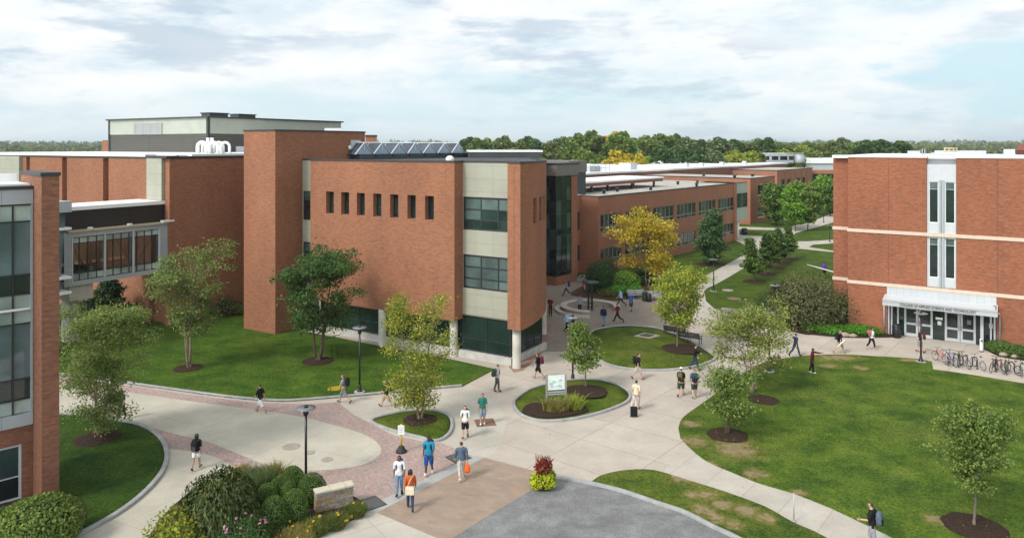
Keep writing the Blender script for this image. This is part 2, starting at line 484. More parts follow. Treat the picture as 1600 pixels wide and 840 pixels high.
def kerb(line, closed, w=.16, h=.12, side=1, mat='kerb_stone', name='kerb', z0=-.02):
    n = len(line); mb = MB(); vs = []; L = []
    for i in range(n):
        a = line[(i - 1) % n] if closed or i else line[0]
        b = line[(i + 1) % n] if closed or i < n - 1 else line[-1]
        t = unit(b[0] - a[0], b[1] - a[1]); L.append((t[1] * side, -t[0] * side))
    for i, p in enumerate(line):
        q = (p[0] + L[i][0] * w, p[1] + L[i][1] * w)
        vs += [(p[0], p[1], z0), (p[0], p[1], h - .012), (p[0] + L[i][0] * .02, p[1] + L[i][1] * .02, h), (q[0] - L[i][0] * .03, q[1] - L[i][1] * .03, h), (q[0], q[1], h - .025), (q[0], q[1], z0)]
    fs = []
    for i in range(n if closed else n - 1):
        a = 6 * i; c = 6 * ((i + 1) % n)
        for j in range(5): fs.append((a + j, a + j + 1, c + j + 1, c + j) if side < 0 else (a + j, c + j, c + j + 1, a + j + 1))
    if not closed: fs += [tuple(range(6)), tuple(range(6 * n - 1, 6 * n - 7, -1))]
    mb.add(vs, fs)
    o = mb.build(name, mat, None, weld=False, kind='structure')
    bm = bmesh.new(); bm.from_mesh(o.data); bmesh.ops.recalc_face_normals(bm, faces=bm.faces); bm.to_mesh(o.data); bm.free()
    return o
# ================================================================ materials
brick_mat('brick_red', (.36, .145, .073), (.255, .098, .054), (.135, .075, .06), (.24, .145, .095), .75)
brick_mat('brick_far', (.37, .165, .095), (.31, .13, .078), (.14, .07, .05), (.25, .13, .09), .4, .3, .1)
brick_mat('brick_glasshouse', (.27, .115, .068), (.19, .08, .05), (.09, .05, .042), (.20, .12, .085), .6)
brick_mat('brick_college', (.35, .124, .061), (.235, .082, .045), (.135, .066, .048), (.24, .11, .07), .75)
panel_mat('beige_panel', (.37, .36, .285), (.22, .22, .19), 1.45, .93)
panel_mat('green_panel', (.36, .40, .33), (.22, .25, .22), 1.5, 1.1)
panel_mat('penthouse_panel', (.38, .395, .33), (.33, .34, .29), 1.9, .98)
panel_mat('louvre_brown', (.085, .075, .06), (.03, .027, .024), 9., .22, .5, ms=.05)
panel_mat('louvre_black', (.03, .026, .022), (.008, .007, .007), 6., .17, .5, ms=.045)
panel_mat('grille_grey', (.40, .40, .39), (.16, .16, .16), 1.6, .12, .5, ms=.03)
panel_mat('silver_panel', (.40, .43, .46), (.2, .22, .24), 2.2, 3.1, .35)
panel_mat('white_cladding', (.50, .515, .53), (.36, .37, .38), .5, 5., .5)
plain('door_metal', (.46, .47, .485), .4, .1, .04)
plain('white_panel', (.53, .54, .56), .4, 0, .03)
plain('white_roof', (.84, .84, .83), .6, 0, .05, .4)
plain('white_paint', (.78, .78, .77), .45, 0, .04)
plain('grey_metal', (.40, .42, .44), .4, .2, .06)
plain('grey_crown', (.17, .15, .13), .5, 0, .08)
plain('bronze_frame', (.17, .16, .145), .45, 0, .06)
plain('dark_frame', (.022, .026, .028), .4)
plain('dark_coping', (.035, .033, .033), .5)
plain('roof_dark', (.06, .062, .066), .85, 0, .2, .5)
plain('roof_gravel', (.42, .39, .34), .95, 0, .16, .6)
plain('stone_band', (.62, .49, .39), .8, 0, .08)
plain('ledge_beige', (.50, .42, .28), .6)
plain('concrete_column', (.50, .47, .41), .85, 0, .1, 2.)
plain('concrete_plinth', (.46, .44, .40), .9, 0, .18, 2.)
plain('black_metal', (.012, .012, .013), .35, 0, .1)
plain('lamp_lens', (.17, .18, .19), .3)
plain('fascia_brown', (.22, .075, .05), .7)
plain('steel_dark', (.05, .055, .06), .4, .3)
plain('duct_white', (.76, .76, .74), .45)
plain('rust', (.2, .11, .08), .8)
glass_mat('dark_glass', (.012, .02, .021))
glass_mat('green_glass', (.012, .026, .024), .05, .02, .5, .25)
glass_mat('window_glass', (.018, .022, .022), .08)
glass_mat('teal_glass', (.105, .15, .165), .05, .05, .6, .08)
glass_mat('blind_glass', (.075, .11, .105), .15, .02, .5, .12)
glass_mat('pale_blind', (.34, .42, .39), .2, .02, .4, .05)
glass_mat('solar_glass', (.05, .06, .085), .12, .02, .5, .1)
plain('gable_glass', (.30, .40, .50), .18, 0, .08)
clear_glass('bridge_glass', (.52, .58, .57), .13)
clear_glass('vestibule_glass', (.45, .55, .54), .10)
plain('interior_wall', (.13, .12, .105), .9)
plain('brace_dark', (.02, .018, .017), .6)
# ground
grass_mat('lawn_grass', (.030, .072, .007), (.050, .102, .010), (.080, .135, .013), (.095, .115, .015), .35)
grass_mat('lawn_shade_painted', (.020, .050, .006), (.032, .069, .007), (.048, .086, .009), (.065, .08, .012), .25)  # lawn grass darkened: the left lawn's shade is put into its colour
WORN = [(*W(1150, 702), 2.6, 1.), (*W(1085, 690), 1.6, 1.), (*W(1110, 728), 1.2, 1.), (*W(1180, 741), 1.2, 1.), (*W(1310, 559), 3.4, 2.2), (*W(1295, 572), 1.6, 1.5), (*W(1420, 563), 1.5, 1.5), (*W(1345, 575), 1.2, 1.), (*W(1080, 662), 1.2, 1.), (*W(1460, 812), .9, 1.), (*W(1250, 770), .8, 1)]
grass_mat('lawn_college', (.036, .076, .009), (.070, .118, .013), (.115, .160, .021), (.13, .14, .035), .32, WORN)
WORN2 = [(*W(1075, 750), 1.7, 1.4), (*W(1105, 775), 1.2, 1.2), (*W(1085, 775), .9, 1.), (*W(1130, 790), 1.1, 1.), (*W(1100, 800), 1.3, 1.), (*W(1165, 800), 1.2, 1.), (*W(1195, 812), .9, 1.), (*W(1150, 822), .9, 1.), (*W(1055, 745), .8, 1.), (*W(1120, 812), 1., 1.)]
grass_mat('verge_grass', (.038, .074, .010), (.075, .110, .014), (.115, .140, .022), (.16, .135, .05), .75, WORN2)
grass_mat('island_grass', (.038, .074, .007), (.070, .108, .010), (.112, .138, .018), (.15, .135, .035), .6)
grass_mat('field_grass', (.034, .068, .007), (.056, .096, .009), (.085, .124, .013), (.11, .13, .04), .4)
ROT = math.radians(39.)
slab_mat('concrete', (.49, .425, .36), (.30, .26, .22), 4.3, 3.0, ROT, .05, (0.4, .2, 0))
slab_mat('path_concrete', (.49, .44, .38), (.37, .33, .28), 30., 1.75, math.radians(-52), .04)
slab_mat('cream_concrete', (.50, .455, .375), (.42, .38, .30), 5.2, 4.6, math.radians(25), .03, (1.2, 2.1, 0), .025)
slab_mat('pale_concrete', (.50, .455, .39), (.40, .36, .30), 4.0, 3.2, math.radians(55), .03)
slab_mat('edge_concrete', (.41, .40, .38), (.33, .32, .30), 1.2, 3., ROT, .06)
paver_mat('pink_pavers', (.43, .27, .225), (.31, .225, .215), (.36, .31, .28), math.radians(62), .26, .13, (.46, .40, .37))
paver_mat('tan_pavers', (.37, .28, .215), (.30, .23, .185), (.27, .21, .16), math.radians(20), .5, .25, (.36, .24, .165))
paver_mat('court_pavers', (.285, .235, .19), (.235, .195, .16), (.20, .17, .14), math.radians(40), .4, .4, (.30, .245, .195))
paver_mat('red_pavers', (.35, .20, .14), (.29, .17, .125), (.22, .17, .13), math.radians(25))
mottled('asphalt', [(.35, (.155, .15, .15)), (.5, (.20, .195, .195)), (.66, (.27, .265, .265))], .7, .92, .5, .02, 12)
def road_wear():
    m = MATS['asphalt']; nt = m.node_tree; b = [n for n in nt.nodes if n.type == 'BSDF_PRINCIPLED'][0]
    src = b.inputs['Base Color'].links[0].from_socket; p = pos(nt)
    fine = ramp(nt, noise(nt, p, 16., 4, .8), [(.36, (.72,) * 3), (.64, (1.28,) * 3)])
    c = mixc(nt, 1., src, fine, 'MULTIPLY')
    st = noise(nt, mapping(nt, p, (.25, 1.6, 1), .9), 1., 4, .6)
    c = mixc(nt, maprange(nt, st, .52, .68, 0, .35), c, (.11, .108, .108))
    nt.links.new(c, b.inputs['Base Color'])
road_wear()
mottled('kerb_stone', [(.3, (.27, .27, .26)), (.7, (.42, .415, .405))], 2.)
mottled('mulch', [(.3, (.020, .011, .008)), (.55, (.060, .035, .024)), (.75, (.11, .07, .05))], 11., .95, 1., .08)
mottled('mulch_red', [(.3, (.05, .025, .014)), (.55, (.12, .06, .032)), (.75, (.19, .10, .06))], 9., .95, 1., .08)
mottled('gravel_strip', [(.3, (.33, .28, .225)), (.7, (.50, .44, .37))], 9., .95, .8, .03)
mottled('field_stone', [(.25, (.22, .15, .09)), (.45, (.45, .36, .25)), (.6, (.56, .50, .42)), (.8, (.36, .22, .12))], 3.3, .9, .6, .05, 3)
mottled('bark_grey', [(.3, (.10, .08, .065)), (.7, (.22, .18, .15))], 7.)
mottled('bark_brown', [(.3, (.05, .035, .025)), (.7, (.13, .095, .07))], 7.)
mottled('bark_birch', [(.3, (.14, .095, .065)), (.5, (.27, .20, .15)), (.7, (.40, .33, .27))], 6.)
# ================================================================ setting
sheet('ground', [(-5000, -600), (5000, -600), (5000, 8000), (-5000, 8000)], 0., 'field_grass', skirt=False)
plaza = gp([(-900, 1300), (-900, 560), (-300, 540), (60, 560), (330, 560), (520, 500), (720, 480)]) + [(-2, 80), (3, 92)] + gp([(925, 437), (1010, 462), (1062, 451), (1080, 440), (1101, 458), (1103, 470), (1116, 482), (1150, 494), (1185, 506), (1250, 515), (1400, 515), (1700, 540), (1900, 640), (1900, 1300)])
sheet('plaza', plaza, .006, 'concrete')
pink = gp([(-300, 560), (60, 578), (140, 596), (207, 603), (300, 616.5), (400, 629), (470, 631), (528, 628), (553, 648), (583, 663), (618, 681), (657, 688), (690, 692), (715, 702), (742, 714), (571, 797), (540, 770), (400, 760), (372, 732), (355, 722), (335, 713), (317, 707), (294, 703), (270, 701.5), (253, 702), (238, 706), (230, 690), (160, 662), (60, 655), (-300, 640)])
sheet('brick_paving', pink, .012, 'pink_pavers')
oval = smooth_line(gp([(-300, 575), (60, 596), (200, 613), (300, 627), (400, 640), (470, 651), (530, 666), (572, 680), (594, 697), (590, 714), (565, 726), (530, 732), (480, 734.5), (430, 730), (380, 712), (330, 692), (270, 677), (215, 663), (150, 652), (60, 640), (-300, 620)]), True, 5)
sheet('oval_paving', oval, .018, 'cream_concrete')
cream2 = gp([(100, 850), (140, 846), (258, 716), (254, 702), (270, 701.5), (294, 704), (317, 708), (335, 713), (355, 722.5), (369, 731.5), (380, 745), (300, 860), (200, 920), (60, 900)])
sheet('footpath_paving', cream2, .010, 'cream_concrete')
apron = smooth_line(gp([(528, 628.5), (600, 622), (720, 605), (785, 640), (783, 690), (757, 714), (715, 701.5), (683, 693), (618, 681), (583, 663), (553, 648)]), True, 4)
sheet('apron_paving', apron, .009, 'pale_concrete')
court = smooth_line(gp([(815, 549), (860, 549.5), (903, 549), (927, 519), (955, 508), (1020, 509), (1062, 522), (1080, 513), (1080, 480), (1066, 462), (1050, 458), (1010, 474), (960, 470)]), True, 3) 
sheet('courtyard_paving', gp([(842, 549.5), (903, 549), (912, 530), (927, 519), (955, 509), (1020, 509), (1062, 522), (1078, 513), (1078, 480), (1064, 460), (1050, 456), (1010, 464), (925, 438), (905, 434)]) + [(1, 90), (-1, 75), (1.2, 60)], .013, 'court_pavers')
sheet('colonnade_paving', gp([(795, 573), (803, 582), (818, 578), (850, 549), (862, 505), (848, 505), (822, 540)]), .019, 'red_pavers')
sheet('colonnade_strip', gp([(470, 519), (524, 528), (597, 543), (700, 562), (774, 577), (800, 571), (800, 545), (700, 535), (500, 500)]), .010, 'gravel_strip')
tan = gp([(757, 714.5), (841, 737), (829, 766), (801, 783), (760, 807), (700, 845), (650, 870), (560, 812), (588, 800)])
sheet('crosswalk_paving', tan, .014, 'tan_pavers')
sheet('edge_strip', gp([(562, 797), (573, 800), (588, 801), (757, 714.5), (742, 711), (571, 793)]), .020, 'edge_concrete')
near_slab = gp([(573, 800), (588, 800.5), (720, 856), (820, 920), (700, 1000), (420, 900), (490, 842)])
sheet('corner_paving', near_slab, .016, 'pale_concrete')
asph_kerb = smooth_line(gp([(866, 746), (895, 752), (934, 760), (974, 770.5), (1034, 791), (1069, 803), (1114, 826), (1148, 842), (1200, 872), (1300, 940)]), False, 5)
asphalt = gp([(829, 766), (841, 738)]) + asph_kerb + gp([(1300, 1200), (500, 1200), (620, 895), (700, 845), (760, 807), (801, 783)])
sheet('road', asphalt, .011, 'asphalt')
kerb(asph_kerb, False, .18, .13, -1, 'kerb_stone')
# lawns
l1line = smooth_line(gp([(-40, 640), (60, 647), (110, 650), (165, 657), (209, 664), (235, 676), (251, 692), (257, 712), (253, 732), (239, 753), (214, 778), (180, 803), (140, 826), (104, 845), (60, 875), (0, 920)]), False, 5)
sheet('lawn', l1line + gp([(-500, 920), (-500, 640)]), .07, 'lawn_shade_painted')
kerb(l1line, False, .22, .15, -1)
l2line = smooth_line(gp([(-60, 575), (80, 585), (150, 592), (207, 601), (250, 607), (300, 614), (350, 620.5), (400, 625.5), (443, 627.5), (486, 625), (528, 621.5), (571, 618), (600, 615), (657, 609.5), (700, 606), (722, 604)]), False, 4)
l2 = l2line + gp([(735, 597), (773, 577), (700, 561), (597, 542), (524, 527), (470, 518), (430, 516), (381, 505)]) + [(-26, 70), (-31, 66), (-60, 80), (-70, 60)]
sheet('lawn', l2, .06, 'lawn_grass')
kerb(l2line, False, .2, .13, -1)
i1 = smooth_line(gp([(583, 660), (601.5, 651.5), (640, 644), (674, 643), (697, 650), (704, 662), (700, 678), (682, 689), (657, 684), (614, 673)]), True, 5)
i2 = smooth_line(gp([(805, 633), (813, 621), (838, 607), (888.6, 596), (931.5, 595), (964, 603), (981, 615), (980, 626), (964, 635.5), (930, 647), (888.6, 656), (846, 658), (817, 649.5)]), True, 5)
i3 = smooth_line(gp([(927, 519), (953, 512.5), (983, 510.5), (1026, 514.5), (1060, 527), (1094, 544), (1113, 557), (1113, 563), (1092, 571.5), (1060, 577), (1017, 579), (974, 575.5), (944, 567), (929, 553), (922, 535)]), True, 5)
for ln, h in ((i1, .12), (i2, .12), (i3, .3)):
    if area2(ln) < 0: ln = ln[::-1]
    mound('lawn', ln, .08, h, 'island_grass' if ln is not i3 else 'lawn_grass')
    kerb(ln, True, .17, .15, 1)
l3 = smooth_line(gp([(1060, 668.6), (1068, 651.5), (1103, 626), (1131, 605), (1158, 585), (1188, 569), (1218, 561), (1265, 555), (1317, 553.7), (1360, 556), (1403, 558.4), (1435, 561), (1456, 565)]), False, 4) + gp([(1458, 577), (1489, 581), (1531, 587.5), (1600, 599), (1850, 640), (1900, 1100), (1460, 876)]) + smooth_line(gp([(1394, 840), (1360, 823), (1296, 793), (1240, 771), (1188.6, 756), (1146, 739), (1103, 720), (1077, 699), (1063, 684)]), False, 4)
sheet('lawn', l3, .03, 'lawn_college')
sheet('footpath', gp([(1034, 738), (1086, 755), (1139, 772), (1195, 793), (1238, 817), (1288, 840), (1420, 915), (1560, 930), (1460, 876), (1394, 840), (1360, 823), (1296, 793), (1240, 771), (1188.6, 756), (1146, 739), (1103, 720), (1078, 700)]), .012, 'path_concrete')
l4 = [p for p in asph_kerb if p[1] < W(0, 758)[1] and p[1] > 15]
l4 = smooth_line(gp([(922, 756), (940, 744), (974, 736.5), (1008.6, 735), (1034, 739), (1086, 755), (1139, 772), (1195, 793), (1238, 817), (1288, 840), (1420, 915)]), False, 4) + [(p[0] + .11, p[1] + .14) for p in l4[::-1]]
sheet('lawn', l4, .08, 'verge_grass')
# paths beyond the courtyard
path = smooth_line(gp([(1050, 458), (1066, 448), (1090, 436), (1115, 424), (1160, 399.6), (1185, 387)]), False, 3) + gp([(1215, 388), (1192, 401)]) + smooth_line(gp([(1160, 420), (1126, 440), (1104, 451), (1099, 459.6), (1103, 470), (1116, 482)]), False, 3) + gp([(1090, 500)])
sheet('footpath', path, .011, 'path_concrete')
sheet('footpath', gp([(1146, 366), (1190, 369), (1215, 363), (1235, 356), (1262, 348), (1300, 334), (1370, 310), (1370, 322), (1300, 348), (1265, 358), (1243, 364), (1236, 377), (1262, 377), (1300, 374.5), (1400, 370), (1400, 378), (1300, 380), (1270, 382), (1264, 386), (1300, 391.5), (1500, 393), (1500, 399), (1300, 393.5), (1240, 387.5), (1210, 390), (1185, 392), (1150, 376)]), .012, 'path_concrete')
sheet('footpath', gp([(1150, 354), (1228, 356.5), (1250, 350), (1250, 355), (1232, 360), (1150, 358)]), .010, 'path_concrete')
# planting beds
sheet('planting_bed', smooth_line(gp([(574, 798), (540, 818), (490, 842), (380, 900), (230, 900), (235, 835), (290, 775), (372, 738), (420, 748), (480, 757), (520, 764), (556, 778)]), True, 3), .06, 'mulch')
sheet('planting_bed', smooth_line(gp([(892, 459), (905, 464), (930, 466), (962, 470), (1000, 462), (1030, 452), (1060, 430), (1020, 425), (950, 428), (905, 450)]), True, 4), .05, 'mulch_red')
sheet('planting_bed', smooth_line(gp([(1195, 505), (1250, 521), (1275, 523.5), (1313, 527), (1342, 528), (1370, 527.5), (1399, 525.5), (1404, 512), (1330, 500), (1240, 490), (1195, 495)]), True, 4), .05, 'mulch')
sheet('planting_bed', smooth_line(gp([(1537, 543), (1547, 550), (1563, 557), (1600, 563.5), (1720, 580), (1720, 560), (1600, 545), (1560, 536)]), True, 4), .05, 'mulch')
sheet('planting_bed', smooth_line(gp([(250, 505), (330, 497), (385, 488), (380, 470), (300, 480), (230, 495)]), True, 4), .075, 'mulch')
sheet('planting_bed', smooth_line(gp([(-40, 800), (110, 780), (135, 800), (128, 828), (100, 846), (-40, 900)]), True, 4), .085, 'mulch')
# ================================================================ buildings
def strip(mb, fr, u0, u1, v0, v1, z0, z1, mi=0): mb.fbox(fr, min(u0, u1), max(u0, u1), v0, v1, z0, z1, mi)
def part(name, mat, parent, fn, weld=False, bevel=0.):
    mb = MB(); fn(mb); return mb.build(name, mat, parent, weld=weld, bevel=bevel)
# ---------------------------------------------------------------- the main block with the seven slots
F = Fr((-4.15, 53.8), (.853, -.522))
B1 = thing('academic_building', 'orange brick building with seven narrow window slots, tall stair tower and curved corner', 'building', (-4.15, 53.8))
ZR, ZS = 14.2, 2.8
arc = Arc(F.P(5.53, 0)[:2], 29., 17.)
U0 = -14.56
slots = [(F.u(a), F.u(b), 9.95, 11.72) for a, b in ((509.5, 521.5), (533, 545.5), (557.5, 570), (583, 596), (609.5, 622.5), (636.5, 649.5), (664, 678))]
mb = MB()
wall(mb, F, U0, 0, ZS, ZR, slots, 0, .5)
mb.quad(F.P(0, 0, ZS), F.P(0, -1.05, ZS), F.P(0, -1.05, ZR), F.P(0, 0, ZR))
mb.quad(F.P(U0, -1.05, ZS), F.P(U0, 0, ZS), F.P(U0, 0, ZR), F.P(U0, -1.05, ZR))
mb.quad(F.P(U0, -1.05, ZS), F.P(0, -1.05, ZS), F.P(0, 0, ZS), F.P(U0, 0, ZS))
fw_ = mb.build('facade_wall', 'brick_red', B1)
for s in slots:
    window(B1, F, s[0], s[1], s[2], s[3], -.42, (), (.38,), pane='green_glass', fw=.05)
# corner pier and curved wall
mb = MB()
AL = 12.
asl = [(arc.u(a), arc.u(b), 9.9, 11.68) for a, b in ((833, 838.6), (842.5, 846.6), (849, 851.3))]
wall(mb, F, 4.5, 5.53, ZS, ZR, (), 0)
mb.quad(F.P(4.5, -1.05, ZS), F.P(4.5, 0, ZS), F.P(4.5, 0, ZR), F.P(4.5, -1.05, ZR))
wall(mb, arc, 0, AL, ZS, ZR, asl, 0, .4)
n = 24
apts = [arc.P(AL * i / n, 0)[:2] for i in range(n + 1)]
poly = [F.P(4.5, -1.05)[:2], F.P(4.5, 0)[:2]] + apts + [F.P(-6, -17)[:2], F.P(-4, -3)[:2]]
mb.add([(p[0], p[1], ZS) for p in poly], [tuple(range(len(poly)))])
mb.build('curved_wall', 'brick_red', B1)
for s in asl: window(B1, arc, s[0], s[1], s[2], s[3], -.3, (), (.4,), pane='dark_glass', fw=.04)
# beige bays
bw = [(.02, 4.48, 9.3, 11.7), (.02, 4.48, 5.05, 7.5)]
part('panel_wall', 'beige_panel', B1, lambda m: wall(m, F, 0, 4.5, 3.15, ZR, bw, -1.05, .18))
bc = (.335, .665); br_ = (.31, .655)
window(B1, F, .02, 4.48, 9.3, 11.7, -1.12, (.345, .675), (.3, .62), blinds=[(0, 2), (1, 2), (2, 2), (0, 1)], fw=.13, bars=.09, pane='green_glass')
window(B1, F, .02, 4.48, 5.05, 7.5, -1.12, (.345, .675), (.3, .64), blinds=[(i, j) for i in range(3) for j in range(3)], fw=.13, bars=.09)
rw = [(-16.55, -14.65, 9.15, 11.6), (-16.55, -14.65, 4.8, 7.3), (-16.55, -14.65, .5, 2.8)]
part('panel_wall', 'beige_panel', B1, lambda m: wall(m, F, -16.62, U0 + .1, 0, ZR, rw, -1.06, .15))
for s in rw: window(B1, F, s[0], s[1], s[2], s[3], -1.12, (.5,), (.35, .68), fw=.08)
# ground floor glazing
part('plinth', 'concrete_plinth', B1, lambda m: (m.fbox(F, -14.5, 4.3, -1.5, -.82, 0, .52), m.fbox(F, 3.62, 4.3, -6, -1.5, 0, .52)))
window(B1, F, -14.3, 4.1, .52, 3.12, -1.1, [i / 9 for i in range(1, 9)], (.34,), pane='green_glass', fw=.09, bars=.06)
FS = Fr(F.P(4.1, -1.12)[:2], (-F.n[0], -F.n[1]), F.d)
window(B1, FS, 0, 4.5, .52, 2.8, 0, [.25, .5, .75], (.34,), pane='green_glass', fw=.09, bars=.06)
part('soffit', 'grey_crown', B1, lambda m: m.fbox(F, 0, 4.5, -1.04, -.98, 3.08, 3.16))
for k, (px, py, h) in enumerate(((709, 556.5, ZS), (807.3, 574.5, ZS), (839, 545, ZS), (848.3, 521.5, ZS), (597.5, 540, ZS))):
    c = W(px, py)
    part('column', 'concrete_column', B1, lambda m: (m.lathe([(.31, 0), (.31, .05), (.30, .06), (.30, 1.4), (.30, h + .01)], 20, (c[0], c[1], 0))))
body = [F.P(-16.6, -1.3)[:2], F.P(4.4, -1.3)[:2], F.P(5.2, -.4)[:2]] + [arc.P(AL * i / n, -.5)[:2] for i in range(n + 1)] + [F.P(-9, -26)[:2], F.P(-16.6, -26)[:2]]
part('core', 'brick_red', B1, lambda m: m.prism([F.P(-16.6, -1.6)[:2], F.P(3.9, -1.6)[:2], F.P(3.9, -5.6)[:2], F.P(0, -12)[:2], F.P(-9, -25)[:2], F.P(-16.6, -25)[:2]], 0, ZS + .3))
part('core', 'brick_red', B1, lambda m: m.prism(body, ZS + .25, ZR - .2))
roofp = [F.P(-16.6, -1.1)[:2], F.P(U0, -1.1)[:2], F.P(U0 + .05, -.05)[:2], F.P(-.05, -.05)[:2], F.P(0, -1.1)[:2], F.P(4.5, -1.1)[:2], F.P(4.55, -.05)[:2], F.P(5.5, -.05)[:2]] + [arc.P(AL * i / n, -.05)[:2] for i in range(n + 1)] + [F.P(-9, -26)[:2], F.P(-16.6, -26)[:2]]
part('roof', 'roof_dark', B1, lambda m: m.prism(roofp, ZR - .19, ZR - .05))
def cop(m):
    m.fbox(F, U0 - .06, 0, -.35, .05, ZR, ZR + .13); m.fbox(F, -.35, .05, -1.0, -.35, ZR, ZR + .13)
    m.fbox(F, 0.05, 4.46, -1.4, -1.0, ZR, ZR + .13); m.fbox(F, 4.46, 5.53, -.35, .05, ZR, ZR + .13)
    m.fbox(F, -16.6, U0 - .06, -1.4, -1.0, ZR, ZR + .13); m.fbox(arc, .02, AL, -.35, .05, ZR, ZR + .128)
part('coping', 'dark_coping', B1, cop)
# stair tower
C0 = (-19.3, 60.9); d1 = unit(-.853, .522); d2 = unit(.522, .853)
def off(p, a=0., b=0.): return (p[0] + d1[0] * a + d2[0] * b, p[1] + d1[1] * a + d2[1] * b)
TP = [C0, off(C0, 0, 10.6), off(C0, 3.85, 10.6), off(C0, 3.85)]
part('tower_wall', 'brick_red', B1, lambda m: m.prism(TP, 0, 16.62))
part('coping', 'dark_coping', B1, lambda m: m.prism([off(C0, -.05, -.05), off(C0, -.05, 10.65), off(C0, 3.9, 10.65), off(C0, 3.9, -.05)], 16.62, 16.75))
T2 = Fr(C0, d2)
def hood(m): m.fbox(T2, T2.u(547.5), T2.u(563), 0, .06, 14.2, 15.95)
dr = part('door', 'white_panel', B1, lambda m: m.fbox(T2, T2.u(548.5), T2.u(562), .06, .09, 14.2, 15.85))
part('frame', 'grey_metal', dr, hood)
lm = part('wall_lamp', 'white_paint', B1, lambda m: m.ball(T2.P(T2.u(544.5), .16, 15.25), (.16, .16, .2), 10))
# rooftop sawtooth skylight
KF = Fr(XY(597, 70.5), d2)       # u runs along the saw, v towards the viewer's right
sk = part('skylight_kerb', 'steel_dark', B1, lambda m: m.fbox(KF, -3.2, 17.2, -3.4, .35, ZR - .1, 14.62))
for i in range(-1, 6):
    uc = i * 2.45 + .0; hw = 1.2
    a, b, t = (uc - hw, uc + hw, uc)
    zb, zt = 14.64, 15.72
    def saw(m):
        m.quad(KF.P(a, 0, zb), KF.P(a, -3.1, zb), KF.P(t, -3.1, zt), KF.P(t, 0, zt))
        m.quad(KF.P(t, 0, zt), KF.P(t, -3.1, zt), KF.P(b, -3.1, zb), KF.P(b, 0, zb))
        m.quad(KF.P(a, 0, zb), KF.P(b, 0, zb), KF.P(b, -3.1, zb), KF.P(a, -3.1, zb))
        m.add([KF.P(a, -3.1, zb), KF.P(b, -3.1, zb), KF.P(t, -3.1, zt)], [(0, 1, 2)])
    s1 = part('skylight', 'solar_glass', B1, saw)
    part('gable_pane', 'gable_glass', s1, lambda m: m.add([KF.P(a + .04, .005, zb), KF.P(b - .04, .005, zb), KF.P(t, .005, zt - .04)], [(0, 1, 2)]))
    def rim(m):
        for vv in (.03, -1.55, -3.08):
            m.tube([KF.P(a, vv, zb), KF.P(t, vv, zt), KF.P(b, vv, zb)], .055 if vv > 0 else .03, 6)
        m.tube([KF.P(t, .03, zt), KF.P(t, -3.1, zt)], .04, 6)
        m.tube([KF.P(t, .03, zt), KF.P(t, .03, zb)], .02, 5)
    part('skylight_frame', 'white_paint', s1, rim)
    part('gutter', 'black_metal', s1, lambda m: m.fbox(KF, b - .12, b + .16, -3, .42, 14.4, 14.62))
part('roof_vent', 'white_paint', B1, lambda m: m.ball((*XY(703, 62), 14.3), (.36, .36, .3), 14))
KS = Fr(XY(749, 78), (1, .12), (.12, -1))
part('roof_screen', 'roof_dark', B1, lambda m: m.fbox(KS, -1, 6.6, -6, 0, ZR - .1, 14.75))
part('roof_edge', 'white_roof', B1, lambda m: m.fbox(KS, -1, 6.7, -6, .05, 14.75, 14.95))
part('roof_screen', 'brick_far', B1, lambda m: m.prism([XY(571, 82), XY(589, 82), XY(589, 86), XY(571, 86)], 14, 16.45))
part('coping', 'dark_coping', B1, lambda m: m.prism([XY(570.5, 81.9), XY(589.5, 81.9), XY(589.5, 86), XY(570.5, 86)], 16.45, 16.6))
# ---------------------------------------------------------------- laboratory building
K0 = (-28.9, 64.)
B2 = thing('laboratory_building', 'low brick building with white roof and a tall grey and beige plant room', 'building', K0)
K1 = Fr(K0, (.853, -.522)); K2 = Fr(K0, d2)
part('wall', 'brick_red', B2, lambda m: m.prism([K0, off(K0, 0, 26), off(K0, 46, 26), off(K0, 46)], 0, 14.3))
for a, b in ((177.5, 241), (112, 168.5), (54, 104.5), (42.5, 48.5), (265, 272.3)):
    part('brick_panel', 'brick_red', B2, lambda m: m.fbox(K1, K1.u(a), K1.u(b), .01, .45, 0, 14.28))
for a, b in ((-45, 42), (241.3, 264.8)):
    u0 = K1.u(a) if a > 0 else -46; z0 = 10.75
    part('panel_bay', 'beige_panel', B2, lambda m: m.fbox(K1, u0, K1.u(b), .01, .75, z0, 14.35))
def cop2(m):
    m.fbox(K1, -46, K1.u(241), -.4, .5, 14.3, 14.45); m.fbox(K2, -.1, 26, -.4, .06, 14.3, 14.5); m.fbox(K1, K1.u(241), .06, -.4, .8, 14.36, 14.55)
part('coping', 'dark_coping', B2, cop2)
part('roof', 'white_roof', B2, lambda m: m.prism([off(K0, .5, .5), off(K0, .5, 26), off(K0, 46, 26), off(K0, 46, .5)], 14.3, 14.62))
part('roof_edge', 'white_roof', B2, lambda m: m.fbox(K1, -46, K1.u(236), -.45, .55, 14.46, 14.68))
part('roof_edge', 'white_roof', B2, lambda m: m.fbox(K2, 1.6, 26, -.6, .08, 14.51, 14.7))
P0 = XY(325, 90.)
PF1 = Fr(P0, (.853, -.522)); PF2 = Fr(P0, d2)
def PP(a, b): return off(P0, a, b)
part('plant_room_base', 'louvre_brown', B2, lambda m: m.prism([PP(0, 0), PP(0, 22.3), PP(20.8, 22.3), PP(20.8, 0)], 14.5, 16.9))
part('plant_room_wall', 'penthouse_panel', B2, lambda m: m.prism([PP(-.03, -.03), PP(-.03, 22.33), PP(20.83, 22.33), PP(20.83, -.03)], 16.9, 18.8))
part('plant_room_roof', 'dark_coping', B2, lambda m: m.prism([PP(-.3, -.3), PP(-.3, 22.6), PP(21.2, 22.6), PP(21.2, -.3)], 18.8, 18.98))
